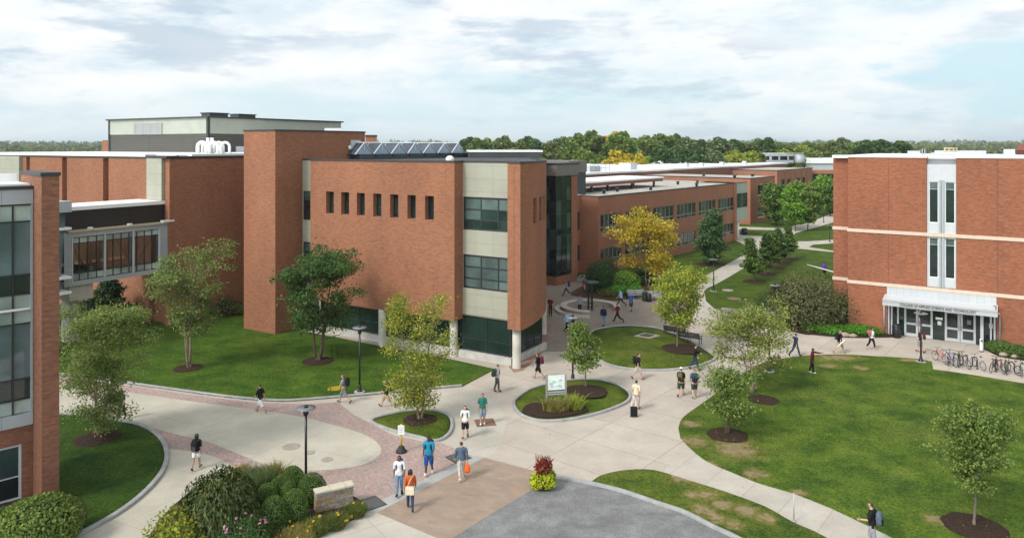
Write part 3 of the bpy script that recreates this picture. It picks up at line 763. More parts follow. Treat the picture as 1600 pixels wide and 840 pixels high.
part('corner_post', 'dark_frame', B2, lambda m: m.prism([PP(-.1, -.1), PP(-.1, .22), PP(.22, .22), PP(.22, -.1)], 14.5, 18.8))
part('corner_post', 'dark_frame', B2, lambda m: m.prism([PP(20.6, -.1), PP(20.6, .22), PP(20.93, .22), PP(20.93, -.1)], 14.5, 18.8))
part('vent_grille', 'grille_grey', B2, lambda m: m.fbox(PF1, PF1.u(210), PF1.u(254), .03, .12, 16.86, 18.3))
part('wall_box', 'white_panel', B2, lambda m: m.fbox(PF2, PF2.u(368), PF2.u(384), .03, .3, 14.6, 15.35))
for a, b, y0 in ((308, 352, 95), (353, 394, 99)):
    q = Fr(XY(a, y0), d2); qq = XY(a + 20, y0 - 1)
    part('roof_unit', 'steel_dark', B2, lambda m: m.prism([qq, off(qq, 0, 2.7), off(qq, 1.7, 2.7), off(qq, 1.7, 0)], 18.9, 19.5))
    part('roof_unit_cap', 'dark_coping', B2, lambda m: m.prism([off(qq, -.12, -.12), off(qq, -.12, 2.8), off(qq, 1.8, 2.8), off(qq, 1.8, -.12)], 19.5, 19.62))
part('roof_unit', 'white_panel', B2, lambda m: m.prism([XY(507, 84), XY(533, 84), XY(532, 88), XY(510, 88)], 14.4, 17.4))
part('roof_unit', 'brick_far', B2, lambda m: m.prism([XY(160, 103), XY(174, 103), XY(174, 107), XY(160, 107)], 14.4, 16.2))
for i, (px, r, dy) in enumerate(((309, .34, 0), (317, .3, 1.0), (327, .3, 0), (335, .27, .6), (345, .24, 0))):
    x, y = XY(px, 77 + dy)
    def duct(m):
        pts = [(x, y, 14.5), (x, y, 15.35)] + [(x + .45 - .45 * math.cos(t), y, 15.35 + .42 * math.sin(t)) for t in (PI * j / 6 for j in range(1, 6))] + [(x + .9, y, 15.35), (x + .9, y, 14.5)]
        m.tube(pts, r * .58, 12)
        m.lathe([(r, 0), (r, .12)], 12, (x, y, 14.55)); m.lathe([(r, 0), (r, .12)], 12, (x + .9, y, 14.55))
    part('roof_duct', 'duct_white', B2, duct)
for px in (325, 331.5):
    x, y = XY(px, 77.6); part('roof_pipe', 'duct_white', B2, lambda m: m.tube([(x, y, 15.), (x, y, 16.25)], .17, 10))
# ---------------------------------------------------------------- skybridge
G0 = (-33.7, 56.8)
SB = thing('skybridge', 'enclosed grey skybridge with dark glazing and a black louvred top between two brick buildings', 'skybridge', G0)
G = Fr(G0, d2)
ua, ub, ue = G.u(111.5), G.u(250), 8.55
part('frame', 'silver_panel', SB, lambda m: (wall(m, G, -.35, ue, 4.7, 8.8, [(ua, ub, 5.05, 8.4)], 0, .3), m.fbox(G, -.35, ue, -4, -.31, 4.7, 5.04), m.fbox(G, -.35, ue, -4, -.31, 8.42, 8.8), m.fbox(G, ub + .01, ue, -4, -.31, 5.05, 8.4), m.quad(G.P(-.35, 0, 4.7), G.P(ue, 0, 4.7), G.P(ue, -.31, 4.7), G.P(-.35, -.31, 4.7))))
part('end_trim', 'dark_frame', SB, lambda m: m.fbox(G, ue, ue + .1, -.4, .05, 4.7, 8.8))
cols = [i / 11 for i in range(1, 11)]
window(SB, G, ua, ub, 5.05, 8.4, -.1, cols, (.17, .855), pane='bridge_glass', fw=.06, bars=.07, blinds=[(i, j) for i in range(11) for j in (0, 2)], blind='pale_blind')
for t in (ua + .05, G.u(164), G.u(208.5), ub - .05): part('mullion', 'white_panel', SB, lambda m: m.fbox(G, t - .05, t + .05, -.09, .07, 5.04, 8.42))
def brace(m):
    L = (ub - ua) / 2
    for i in range(2):
        a = ua + L * i; z0, z1 = (5.2, 8.3)
        for p, q in (((a, z1), (a + L / 2, z0)), ((a + L / 2, z0), (a + L, z1))):
            m.tube([G.P(p[0], -.7, p[1]), G.P(q[0], -.7, q[1])], .11, 6)
        m.tube([G.P(a + L / 2, -.7, 5.1), G.P(a + L / 2, -.7, 8.4)], .09, 6)
part('truss', 'brace_dark', SB, brace)
part('floor', 'interior_wall', SB, lambda m: m.fbox(G, -.3, ub, -3.9, -.35, 5.05, 5.2))
part('back_wall', 'interior_wall', SB, lambda m: (wall(m, G, -.35, ue, 5.0, 8.42, [(ua + .1 + j * 1.1, ua + 1.1 + j * 1.1, 5.7, 8.2) for j in range(6)], -3.9, .1)))
part('back_glass', 'bridge_glass', SB, lambda m: m.fbox(G, ua, ub, -4.05, -4.01, 5.9, 8.2))
lg = part('ledge', 'ledge_beige', SB, lambda m: m.fbox(G, -.1, ue - .2, -.55, .18, 8.8, 8.93))
for t in (1.4, 4.6, 7.6): part('ledge_lamp', 'white_paint', lg, lambda m: m.fbox(G, t, t + .3, -.02, .26, 8.93, 9.1))
part('ledge_cap', 'white_paint', SB, lambda m: m.fbox(G, ue - .9, ue + .5, -.2, .3, 8.94, 9.1))
part('louvre_wall', 'louvre_black', SB, lambda m: m.fbox(G, -.35, ue + .1, -4, -.5, 8.81, 10.42))
part('roof', 'white_roof', SB, lambda m: m.fbox(G, -.2, ue - .3, -4.2, -.35, 10.43, 10.72))
V = MB()
V.fbox(G, -5, -.9, -3.4, 2.1, 10.55, 11.35)
VB = thing('glass_vestibule', 'tall glazed stair bay with white ledges at the near end of the skybridge', 'stair bay', G.P(-1, 2))
V.build('roof_cap', 'silver_panel', VB, weld=False)
part('glass', 'teal_glass', VB, lambda m: m.hexa([G.P(-5, -3.2, 4.6), G.P(-1.5, -3.2, 4.6), G.P(-1.35, 1.35, 4.6), G.P(-5, 1.35, 4.6), G.P(-5, -3.2, 10.55), G.P(-1.2, -3.2, 10.55), G.P(-1.15, 1.75, 10.55), G.P(-5, 1.75, 10.55)]))
for z in (9.35, 5.75, 4.65): part('ledge', 'white_paint', VB, lambda m: m.fbox(G, -5.1, -.85, -.3, 2.0, z - .1, z + .06))
part('base_panel', 'silver_panel', VB, lambda m: m.fbox(G, -5, -1.5, -3.2, 1.3, 3.8, 4.55))
part('post', 'white_paint', VB, lambda m: (m.tube([G.P(-1.8, 1.0, 0), G.P(-1.8, 1.0, 3.8)], .14, 10)))
part('base_wall', 'dark_glass', VB, lambda m: m.fbox(G, -5, -2.6, -3.2, .6, 0, 3.8))
part('bridge_pier', 'concrete_column', SB, lambda m: (m.fbox(G, .2, 2.0, -3.2, -.3, 3.5, 4.68), m.fbox(G, .7, 1.4, -2.4, -1.2, 0, 3.5)))
# ---------------------------------------------------------------- glass house at the left
A = Fr((-21.04, 32.8), (.717, .697), (.697, -.717))
B3 = thing('glass_building', 'near building with a tall brick fin beside a teal glass wall and grey spandrels', 'building', (-21.04, 32.8))
part('fin', 'brick_glasshouse', B3, lambda m: m.fbox(A, 0, .66, -2.4, 1.56, 0, 14.12))
part('coping', 'dark_coping', B3, lambda m: m.fbox(A, -.05, .71, -2.45, 1.61, 14.12, 14.27))
hw = [(-4.4, -.42, .05, 2.45)]
part('base_wall', 'brick_glasshouse', B3, lambda m: (wall(m, A, -14, -.01, 0, 3.25, hw, 0, .2), m.fbox(A, -14, 0, -3.4, -.3, 0, 3.2)))
window(B3, A, -4.4, -.42, .05, 2.45, -.06, (.35, .7), (.42,), frame='white_panel', pane='dark_glass', fw=.1)
part('spandrel', 'silver_panel', B3, lambda m: m.fbox(A, -14, -.02, -.4, .12, 3.25, 3.77))
part('spandrel', 'silver_panel', B3, lambda m: m.fbox(A, -14, -.02, -.5, .14, 12.88, 13.52))
part('roof_edge', 'dark_coping', B3, lambda m: m.fbox(A, -14, -.02, -.8, .2, 13.52, 13.66))
part('roof', 'white_roof', B3, lambda m: m.fbox(A, -14, -.02, -3.4, -.4, 13.6, 13.74))
part('roof_parapet', 'white_roof', B3, lambda m: m.fbox(A, -14, -.02, -3.4, -3.0, 13.7, 14.1))
cw = [-.75 * k for k in range(1, 8)]
rows = ((12.86, 12.14, 'pale_blind'), (12.14, 9.82, 'teal_glass'), (9.82, 8.98, 'dark_glass'), (8.98, 8.32, 'pale_blind'), (8.32, 7.7, 'pale_blind'), (7.7, 5.3, 'teal_glass'), (5.3, 4.42, 'dark_glass'), (4.42, 3.8, 'pale_blind'))
cwf = MB()
for t in cw: cwf.fbox(A, t - .03, t + .03, -.02, .06, 3.8, 12.86)
for z1, z0, _ in rows: cwf.fbox(A, -14, -.1, -.02, .05, z1 - .05, z1 + .005)
cwo = cwf.build('curtain_wall', 'dark_frame', B3, weld=False)
for z1, z0, mt in rows:
    e = -.1
    part('pane', mt, cwo, lambda m: m.fbox(A, -14, e, -.1, -.03, z0, z1 - .05))
part('edge_frame', 'grey_metal', B3, lambda m: m.fbox(A, -.1, -.02, -.15, .1, 3.78, 12.87))
part('handrail', 'white_paint', B3, lambda m: m.fbox(A, -14, -.11, .05, .12, 8.27, 8.36))
part('core', 'brick_glasshouse', B3, lambda m: m.fbox(A, -14, -.1, -3.35, -.5, 3.3, 13.5))
# ---------------------------------------------------------------- classroom building, glazed stair and link
e2 = unit(.627, .779); e1 = (-e2[1], e2[0])
L0 = (10.4, 89.5)
def eo(p, a=0., b=0.): return (p[0] + e1[0] * a + e2[0] * b, p[1] + e1[1] * a + e2[1] * b)
B4 = thing('classroom_building', 'long two storey brick building with bands of mullioned windows and a gravel roof', 'building', L0)
Lf = Fr(L0, e2)
uE = Lf.u(1149); uP = Lf.u(1166.5)
wx = [(938.3, 972), (977, 1015.5), (1020.5, 1053.4), (1058, 1087.6), (1092, 1118.7), (1122.5, 1146.5)]
wl = []
for a, b in wx:
    wl += [(Lf.u(a), Lf.u(b), 5.0, 7.12), (Lf.u(a), Lf.u(b), 1.12, 2.98)]
part('front_wall', 'brick_far', B4, lambda m: wall(m, Lf, 0, uE, 0, 9.25, wl, 0, .2))
part('end_wall', 'brick_far', B4, lambda m: (m.quad(Lf.P(0, 0, 0), Lf.P(0, -31, 0), Lf.P(0, -31, 9.25), Lf.P(0, 0, 9.25)), m.quad(Lf.P(uE, 0, 0), Lf.P(uE, -31, 0), Lf.P(uE, -31, 9.25), Lf.P(uE, 0, 9.25))))
part('core', 'brick_far', B4, lambda m: m.fbox(Lf, .1, uE - .1, -31, -.35, 0, 9.1))
for h in wl:
    w = window(B4, Lf, *h, -.12, [.2, .4, .6, .8], (.26,) , frame='bronze_frame', pane='window_glass', fw=.1, bars=.2)
part('roof', 'roof_gravel', B4, lambda m: m.fbox(Lf, .05, uP - .2, -31, -.3, 9.12, 9.24))
part('coping', 'dark_coping', B4, lambda m: (m.fbox(Lf, -.06, uP, -.3, .06, 9.25, 9.37), m.fbox(Lf, -.06, .3, -31, -.3, 9.25, 9.37)))
part('pilaster', 'brick_far', B4, lambda m: m.fbox(Lf, uE - .8, uE, .01, .25, 0, 9.2))
pb = part('panel_bay', 'green_panel', B4, lambda m: m.fbox(Lf, uE + .01, uP, -7, .1, 3.1, 9.24))
window(B4, Lf, uE + .25, uP - .15, 5.3, 7.6, .2, (.33, .66), (.5,), fw=.08)
part('column', 'white_paint', B4, lambda m: m.tube([Lf.P(Lf.u(1158), -.6, 0), Lf.P(Lf.u(1158), -.6, 3.1)], .26, 12))
for t, v in ((6, -3), (11, -4), (17, -2.2), (30, -1.4), (33, -6), (24, -9), (38, -5)):
    part('roof_vent', 'steel_dark', B4, lambda m: m.lathe([(.2, 0), (.2, .4), (.3, .42), (.28, .55)], 10, Lf.P(t, v, 9.24)))
# canopy roof on posts
CF = Fr((10.9 + .3, 99.6 - .3), e2)
cu0, cu1 = CF.u(901), CF.u(1036)
cp = part('roof_canopy', 'fascia_brown', B4, lambda m: m.fbox(CF, cu0, cu1, -7, 0, 10.05, 10.5))
part('canopy_top', 'white_roof', cp, lambda m: m.fbox(CF, cu0 - .1, cu1 + .1, -7.1, .1, 10.5, 10.72))
for px in (928, 953, 991, 1025):
    part('canopy_post', 'dark_frame', B4, lambda m: m.fbox(CF, CF.u(px) - .13, CF.u(px) + .13, -.5, -.24, 9.2, 10.06))
# recessed link with windows and glazed stair
LK = Fr((6.0, 88.05), (8.45 - 6.0, 91.1 - 88.05))
lkw = [(LK.u(901.5), LK.u(906.5), 5.2, 7.4), (LK.u(901.5), LK.u(906.5), 1.5, 3.4)]
part('link_wall', 'brick_far', B4, lambda m: wall(m, LK, 0, 3.95, 0, 9.4, lkw, 0, .2))
for h in lkw: window(B4, LK, *h, -.1, (.5,), (.5,), fw=.06)
part('link_core', 'brick_far', B4, lambda m: m.fbox(LK, 0, 3.95, -8, -.3, 0, 9.3))
part('link_roof', 'roof_gravel', B4, lambda m: m.fbox(LK, -.5, 3.95, -8, .05, 9.4, 9.5))
# two dark front panes of the block seen edge on
LE = Fr(L0, (.779, -.627))
part('side_wall', 'brick_far', B4, lambda m: m.fbox(LE, -2.6, -.01, .005, .12, 0, 9.24))
ST = thing('glazed_stair', 'dark glass stair bay with a brown metal crown at the courtyard entrance', 'stair bay', (4.86, 82.2))
S0 = (4.86, 82.2); Sf = Fr(S0, e2); Sl = Fr(S0, (-e1[0], -e1[1]))
us = Sf.u(893); ue2 = Sf.u(902.3)
part('base_wall', 'brick_red', ST, lambda m: m.prism([eo(S0, 0, 0), eo(S0, 0, ue2), eo(S0, 7, ue2), eo(S0, 7, 0)], 0, .95))
part('side_wall', 'brick_red', ST, lambda m: m.fbox(Sf, us, ue2, -6, 0, .95, 12.1))
window(ST, Sf, .05, us, .95, 12.1, -.03, (.35, .68), (.045, .17, .27, .41, .47, .62, .75, .88), pane='dark_glass', fw=.09, bars=.05)
window(ST, Sl, -5, -.05, .95, 12.1, -.03, (.3, .6, .82), (.045, .17, .27, .41, .47, .62, .75, .88), pane='dark_glass', fw=.09, bars=.05)
part('core', 'brace_dark', ST, lambda m: m.prism([eo(S0, .3, .3), eo(S0, .3, us), eo(S0, 5, us), eo(S0, 5, .3)], .95, 12.05))
part('crown', 'grey_crown', ST, lambda m: m.prism([eo(S0, -.15, -.15), eo(S0, -.15, ue2 + .1), eo(S0, 8, ue2 + .1), eo(S0, 8, -.15)], 12.1, 13.35))
part('coping', 'dark_coping', ST, lambda m: m.prism([eo(S0, -.25, -.25), eo(S0, -.25, ue2 + .2), eo(S0, 8, ue2 + .2), eo(S0, 8, -.25)], 13.35, 13.5))
HB = XY(917, 95)
part('roof_house', 'grey_crown', ST, lambda m: m.prism([HB, eo(HB, 6, 0), eo(HB, 6, -4), eo(HB, 0, -4)], 12.1, 13.55))
part('roof_house', 'steel_dark', ST, lambda m: m.prism([eo(HB, .1, -.1), eo(HB, 6, -.1), eo(HB, 6, -3.9), eo(HB, .1, -3.9)], 9.2, 12.1))
# ---------------------------------------------------------------- blocks behind
Q2 = (46.8, 146.7)
B5 = thing('brick_annex', 'plain brick annex with one square window above another beyond the classroom building', 'building', Q2)
q2f = Fr(Q2, e2)
qw = [(q2f.u(1184), q2f.u(1193.5), 5.6, 7.5), (q2f.u(1184), q2f.u(1193.5), 1.2, 3.)]
part('wall', 'brick_far', B5, lambda m: (wall(m, q2f, 0, 13.6, 0, 8.95, qw, 0, .2), m.fbox(q2f, .0, 13.6, -30, -.4, 0, 8.9), m.quad(q2f.P(0, 0, 0), q2f.P(0, -.4, 0), q2f.P(0, -.4, 8.95), q2f.P(0, 0, 8.95)), m.quad(q2f.P(13.6, 0, 0), q2f.P(13.6, -.4, 0), q2f.P(13.6, -.4, 8.95), q2f.P(13.6, 0, 8.95))))
for h in qw: 
    w = window(B5, q2f, *h, -.08, (.5,), (.5,), fw=.1)
    part('sill', 'stone_band', w, lambda m: m.fbox(q2f, h[0] - .1, h[1] + .1, .01, .12, h[2] - .3, h[2] - .02))
part('roof', 'roof_gravel', B5, lambda m: m.fbox(q2f, .05, 13.5, -30, -.2, 8.96, 9.02))
part('coping', 'dark_coping', B5, lambda m: (m.fbox(q2f, -.06, 13.66, -.2, .06, 8.96, 9.1), m.fbox(q2f, -.06, .2, -30, -.2, 8.96, 9.1)))
for t, v in ((2, -4), (9, -3), (5, -12)): part('roof_vent', 'steel_dark', B5, lambda m: m.lathe([(.3, 0), (.3, .4), (.5, .42), (.45, .6)], 10, q2f.P(t, v, 9.02)))
Q3 = XY(1214.5, 193)
B6 = thing('brick_wing', 'far brick wing with ribbed wall and dark square windows behind the bright green trees', 'building', Q3)
q3f = Fr(Q3, e2)
qw3 = [(q3f.u(a), q3f.u(b), z, z + 2.4) for a, b in ((1221, 1228), (1230, 1235), (1243.5, 1250), (1252, 1258)) for z in (4.2, .8)]
part('wall', 'brick_far', B6, lambda m: (wall(m, q3f, 0, 29, 0, 8.95, qw3, 0, .2), m.fbox(q3f, 0, 29, -38, -.5, 0, 8.9), m.quad(q3f.P(0, 0, 0), q3f.P(0, -.5, 0), q3f.P(0, -.5, 8.95), q3f.P(0, 0, 8.95)), m.quad(q3f.P(29, 0, 0), q3f.P(29, -.5, 0), q3f.P(29, -.5, 8.95), q3f.P(29, 0, 8.95))))
for h in qw3: window(B6, q3f, *h, -.1, (.5,), (), fw=.12)
part('roof', 'roof_gravel', B6, lambda m: m.fbox(q3f, .05, 28.9, -38, -.3, 8.96, 9.05))
part('coping', 'dark_coping', B6, lambda m: (m.fbox(q3f, -.06, 29.06, -.3, .06, 8.96, 9.15), m.fbox(q3f, -.06, .3, -38, -.3, 8.96, 9.15)))
part('ridge_rib', 'brick_far', B6, lambda m: [m.fbox(q3f, t, t + .35, .01, .2, 0, 8.9) for t in (1, 5.5, 10, 14.5, 19, 23.5, 28)])
WB = (31., 166.)
B7 = thing('white_roofed_hall', 'very long far brick hall with a bright white roof edge rising to the right', 'building', WB)
wbf = Fr(WB, e2)
part('wall', 'fascia_brown', B7, lambda m: m.fbox(wbf, -29, 88.7, -45, 0, 0, 9.75))
part('roof', 'white_roof', B7, lambda m: m.fbox(wbf, -29.2, 88.9, -45, .15, 9.75, 10.12))
def rl(m):
    for k in range(6):
        m.tube([wbf.P(-22 + k * 1.5, -2, 10.1), wbf.P(-22 + k * 1.5, -2, 11.7)], .07, 5)
    for z in (10.9, 11.7): m.tube([wbf.P(-22, -2, z), wbf.P(-14.5, -2, z)], .06, 5)
    m.fbox(wbf, -21, -17, -5, -2.6, 10.1, 11.3)
part('roof_machine', 'grey_metal', B7, rl)
part('roof_unit', 'white_panel', B7, lambda m: m.fbox(wbf, -4, -1, -6, -3, 10.1, 11.6))
for t in (24, 33, 46, 62): part('roof_unit', 'white_panel', B7, lambda m: m.fbox(wbf, t, t + 1.2, -4, -3, 10.1, 11.))
# mechanical plant and metal shed
MX = XY(1197, 238)
B8 = thing('mechanical_plant', 'grey rooftop plant with steel drum and rails in front of the far trees', 'plant', (*MX, 10.1))
part('frame', 'grey_metal', B8, lambda m: [m.prism([XY(a, 240), XY(b, 240), XY(b, 244), XY(a, 244)], z0, z1) for a, b, z0, z1 in ((1195, 1240, 12.1, 12.7), (1197, 1240, 10, 10.8), (1202, 1206, 10.7, 12.2), (1216, 1219, 10.7, 12.2), (1230, 1233, 10.7, 12.2))])
part('duct_box', 'steel_dark', B8, lambda m: m.prism([XY(1199, 242), XY(1238, 242), XY(1238, 245), XY(1199, 245)], 10.8, 12.1))
part('drum', 'grey_metal', B8, lambda m: m.lathe([(1.6, 0), (1.7, .3), (1.7, 2.2), (1.3, 2.7), (.3, 2.8)], 18, (*XY(1249, 241), 9.9)))
part('rail', 'white_paint', B8, lambda m: m.tube([(*XY(1192, 239), 13), (*XY(1256, 239), 13)], .12, 6))
B9 = thing('metal_shed', 'pale corrugated metal shed with a flat white roof beyond the brick wing', 'shed', XY(1300, 262))
sh = [XY(1258, 262), XY(1420, 262), XY(1420, 290), XY(1258, 290)]
part('wall', 'white_cladding', B9, lambda m: m.prism(sh, 0, 9.3))
part('roof', 'white_roof', B9, lambda m: m.prism([XY(1257, 261.5), XY(1421, 261.5), XY(1421, 291), XY(1257, 291)], 9.3, 10.8))
B10 = thing('glazed_link', 'low dark glazed corridor with a sloping brick top at the end of the far wing', 'corridor', XY(1285, 218))
part('wall', 'dark_glass', B10, lambda m: m.prism([XY(1264, 217), XY(1320, 217), XY(1320, 222), XY(1264, 222)], 0, 7.3))
part('band', 'brick_far', B10, lambda m: m.prism([XY(1268, 216.6), XY(1320, 216.6), XY(1320, 223), XY(1268, 223)], 7.3, 8.3))
# ---------------------------------------------------------------- college building on the right
R0 = (31.7, 60.5)
R = Fr(R0, (.829, -.559))
B11 = thing('college_building', 'red brick college building with pale stone bands and a white entrance canopy', 'building', R0)
uL, uN = R.u(1325), R.u(1302, -1.)
sa, sb = R.u(1448), R.u(1494)
ea, eb = R.u(1386), R.u(1557)
ZT = 14.45
part('front_wall', 'brick_college', B11, lambda m: (wall(m, R, uL, 24, 0, ZT, [(sa, sb, 4.18, ZT), (ea, eb, 0, 3.97)], 0, .45), m.quad(R.P(uL, -1, 0), R.P(uL, 0, 0), R.P(uL, 0, ZT), R.P(uL, -1, ZT))))
part('side_wall', 'brick_college', B11, lambda m: (wall(m, R, uN, uL, 0, ZT, (), -1.), m.fbox(R, uN, 24, -26, -1.05, 0, ZT - .1)))
def bands(m):
    for z in (8.22, 3.9):
        m.fbox(R, uL - .06, 24, -.1, .07, z, z + .27)
        m.fbox(R, uN - .06, uL, -1.1, -.93, z, z + .27)
part('stone_band', 'stone_band', B11, bands)
part('coping', 'white_paint', B11, lambda m: (m.fbox(R, uL - .08, sa, -.5, .08, ZT, ZT + .16), m.fbox(R, sb, 24, -.5, .08, ZT, ZT + .16), m.fbox(R, uN - .08, uL - .08, -1.5, -.92, ZT, ZT + .16)))
part('roof', 'white_roof', B11, lambda m: m.fbox(R, uN, 24, -26, -.55, ZT - .08, ZT + .1))
for px in (1388, 1559):
    part('control_joint', 'dark_coping', B11, lambda m: m.fbox(R, R.u(px) - .012, R.u(px) + .012, -.02, .004, 4.2, ZT))
# window strip
um = (sa + sb) / 2
wsA = (R.u(1451.3), R.u(1466)); wsB = (R.u(1476.5), R.u(1492))
sw = [(wsA[0], wsA[1], 9.3, 12.55), (wsB[0], wsB[1], 9.3, 12.55), (wsA[0], wsA[1], 4.95, 8.12), (wsB[0], wsB[1], 4.95, 8.12)]
part('window_strip', 'white_panel', B11, lambda m: (wall(m, R, sa + .01, sb - .01, 4.2, 13.95, sw, -.12, .15), m.quad(R.P(sa, -.12, 13.95), R.P(sb, -.12, 13.95), R.P(sb, -.5, 13.95), R.P(sa, -.5, 13.95))))
for k in (0, 1): part('mullion', 'grey_metal', B11, lambda m: m.fbox(R, um - .17 + k * .2, um - .03 + k * .2, -.11, .02, 4.2, 12.7))
for h in sw: window(B11, R, *h, -.18, (), (.82,), frame='white_paint', pane='dark_glass', fw=.05, blinds=[(0, 1)], blind='blind_glass', bars=.02)
part('parapet_gap', 'white_panel', B11, lambda m: m.fbox(R, sa, sb, -1.2, -.6, 13.9, 14.8))
# entrance
part('transom_panel', 'white_cladding', B11, lambda m: m.fbox(R, ea, eb, -.05, .04, 3.3, 3.89))
eW = eb - ea
dz = 2.5
D1 = (R.u(1412), R.u(1457.5)); D2 = (R.u(1475.5), R.u(1525))
part('glazing', 'dark_glass', B11, lambda m: m.fbox(R, ea + .05, eb - .05, -.4, -.34, 0, 3.3))
for t in (ea + .12, ea + .34, R.u(1403), R.u(1535), eb - .12, eb - .36): part('entrance_post', 'door_metal', B11, lambda m: m.fbox(R, t - .06, t + .06, -.33, .02, 0, 2.85))
part('entrance_column', 'door_metal', B11, lambda m: m.fbox(R, R.u(1532), R.u(1537), .2, .42, 0, 2.8))
for a, b in ((D1[1] + .02, D2[0] - .02), (R.u(1405), D1[0] - .02), (D2[1] + .02, R.u(1533))): part('side_glass', 'green_glass', B11, lambda m: m.fbox(R, a, b, -.33, -.25, .01, 2.75))
part('notice', 'white_paint', B11, lambda m: (m.fbox(R, R.u(1461.5), R.u(1472.5), -.249, -.235, 1.62, 1.8), m.fbox(R, R.u(1464.5), R.u(1470.5), -.249, -.235, 1.2, 1.5)))
part('notice', 'white_paint', B11, lambda m: m.fbox(R, R.u(1545), R.u(1551.5), -.30, -.285, 1.4, 1.75))
for (a, b) in (D1, D2):
    for k in range(2):
        u0 = a + (b - a) * k / 2 + .02; u1 = a + (b - a) * (k + 1) / 2 - .02
        dmb = MB(); t = .15
        dmb.fbox(R, u0, u0 + t, -.26, -.16, .04, 2.42); dmb.fbox(R, u1 - t, u1, -.26, -.16, .04, 2.42)
        for z0, z1 in ((.04, .3), (.98, 1.14), (2.24, 2.42)): dmb.fbox(R, u0 + t, u1 - t, -.26, -.161, z0, z1)
        dr = dmb.build('entrance_door', 'door_metal', B11, weld=False)
        part('door_glass', 'dark_glass', dr, lambda m: (m.fbox(R, u0 + t, u1 - t, -.23, -.2, .3, .98), m.fbox(R, u0 + t, u1 - t, -.23, -.2, 1.14, 2.24)))
        hx = u1 - t / 2 if k == 0 else u0 + t / 2
        part('handle', 'steel_dark', dr, lambda m: m.tube([R.P(hx, -.12, .95), R.P(hx, -.12, 1.35)], .018, 6))
    part('door_head', 'door_metal', B11, lambda m: m.fbox(R, a, b, -.3, -.14, 2.44, 2.62))
part('window_poster', 'lamp_lens', B11, lambda m: m.fbox(R, R.u(1511), R.u(1517), -.199, -.195, 1.5, 1.85))
ca, cb = R.u(1386) - .15, R.u(1557) + .1
def can(m):
    m.hexa([R.P(ca, .05, 3.2), R.P(cb, .05, 3.2), R.P(cb, 1.35, 2.84), R.P(ca, 1.35, 2.84), R.P(ca, .05, 3.3), R.P(cb, .05, 3.3), R.P(cb, 1.35, 3.1), R.P(ca, 1.35, 3.1)])
cn = part('canopy', 'white_panel', B11, can)
part('fascia', 'door_metal', cn, lambda m: (m.fbox(R, ca, cb, 1.36, 1.44, 2.62, 2.98), m.fbox(R, ca, cb, 1.3, 1.5, 2.985, 3.1)))
part('gutter', 'grey_metal', cn, lambda m: m.tube([R.P(cb + .05, 1.3, 2.9), R.P(cb + .12, .3, 2.6), R.P(cb + .12, .12, 2.3), R.P(cb + .12, .12, 0)], .06, 8))
part('downpipe', 'grey_metal', cn, lambda m: m.tube([R.P(ca - .05, .12, 2.7), R.P(ca - .05, .12, 0)], .05, 8))
part('end_rib', 'dark_frame', cn, lambda m: m.tube([R.P(cb - .12, 1.25, 3.14), R.P(cb - .12, .5, 3.28), R.P(cb - .3, .45, 3.29)], .025, 6))
def lettering(txt, fr, uc, v, z, h, mat, parent, width):
    cu = bpy.data.curves.new('lettering', 'FONT'); cu.body = txt; cu.align_x = 'CENTER'; cu.align_y = 'CENTER'; cu.size = h; cu.extrude = .012; cu.offset = .006
    o = bpy.data.objects.new('lettering_src', cu); COL.objects.link(o); bpy.context.view_layer.update()
    me = bpy.data.meshes.new_from_object(o.evaluated_get(bpy.context.evaluated_depsgraph_get()))
    bpy.data.objects.remove(o)
    xs = [v_.co.x for v_ in me.vertices]; sx = width / (max(xs) - min(xs))
    off_ = Vector(ROOTLOC[root_of(parent).name])
    for v_ in me.vertices: v_.co = Vector(fr.P(uc + v_.co.x * sx, v + v_.co.z, z + v_.co.y)) - off_
    me.materials.clear(); me.materials.append(MATS[mat])
    t = bpy.data.objects.new('lettering', me); COL.objects.link(t); t.parent = parent; return t
lettering('COLLEGE OF APPLIED SCIENCE AND TECHNOLOGY', R, (R.u(1408) + R.u(1528)) / 2, 1.45, 2.80, .30, 'steel_dark', cn, (R.u(1526) - R.u(1405)) * .97)
# roof clutter
for a, b, y0, z0, z1, mt in ((1418, 1438, 66, 14.4, 14.95, 'white_panel'), (1460, 1541, 70, 14.4, 14.95, 'white_panel'), (1568, 1586, 66, 14.4, 15.1, 'white_panel'), (1455, 1500, 62, 14.4, 14.8, 'white_roof')):
    part('roof_unit', mt, B11, lambda m: m.prism([XY(a, y0), XY(b, y0), XY(b, y0 + 3), XY(a, y0 + 3)], z0, z1))
def gan(m):
    for px in (1476, 1483, 1490, 1495): m.tube([(*XY(px, 64), 14.4), (*XY(px, 64), 15.25)], .05, 6)
    m.tube([(*XY(1475, 64), 15.2), (*XY(1496, 64), 15.2)], .06, 6); m.tube([(*XY(1475, 64), 14.95), (*XY(1496, 64), 14.95)], .04, 6)
part('roof_rail', 'ledge_beige', B11, gan)
for px in (1441, 1445): part('aerial', 'grey_metal', B11, lambda m: m.tube([(*XY(px, 64), 14.4), (*XY(px, 64), 15.15)], .04, 6))
part('roof_house', 'fascia_brown', B11, lambda m: (m.prism([XY(1588, 72), XY(1640, 72), XY(1640, 78), XY(1588, 78)], 14.4, 15.0), m.hexa([(*XY(1586, 71.5), 15), (*XY(1650, 71.5), 15), (*XY(1650, 79), 15), (*XY(1586, 79), 15), (*XY(1592, 73), 15.6), (*XY(1640, 73), 15.6), (*XY(1640, 77), 15.6), (*XY(1592, 77), 15.6)])))
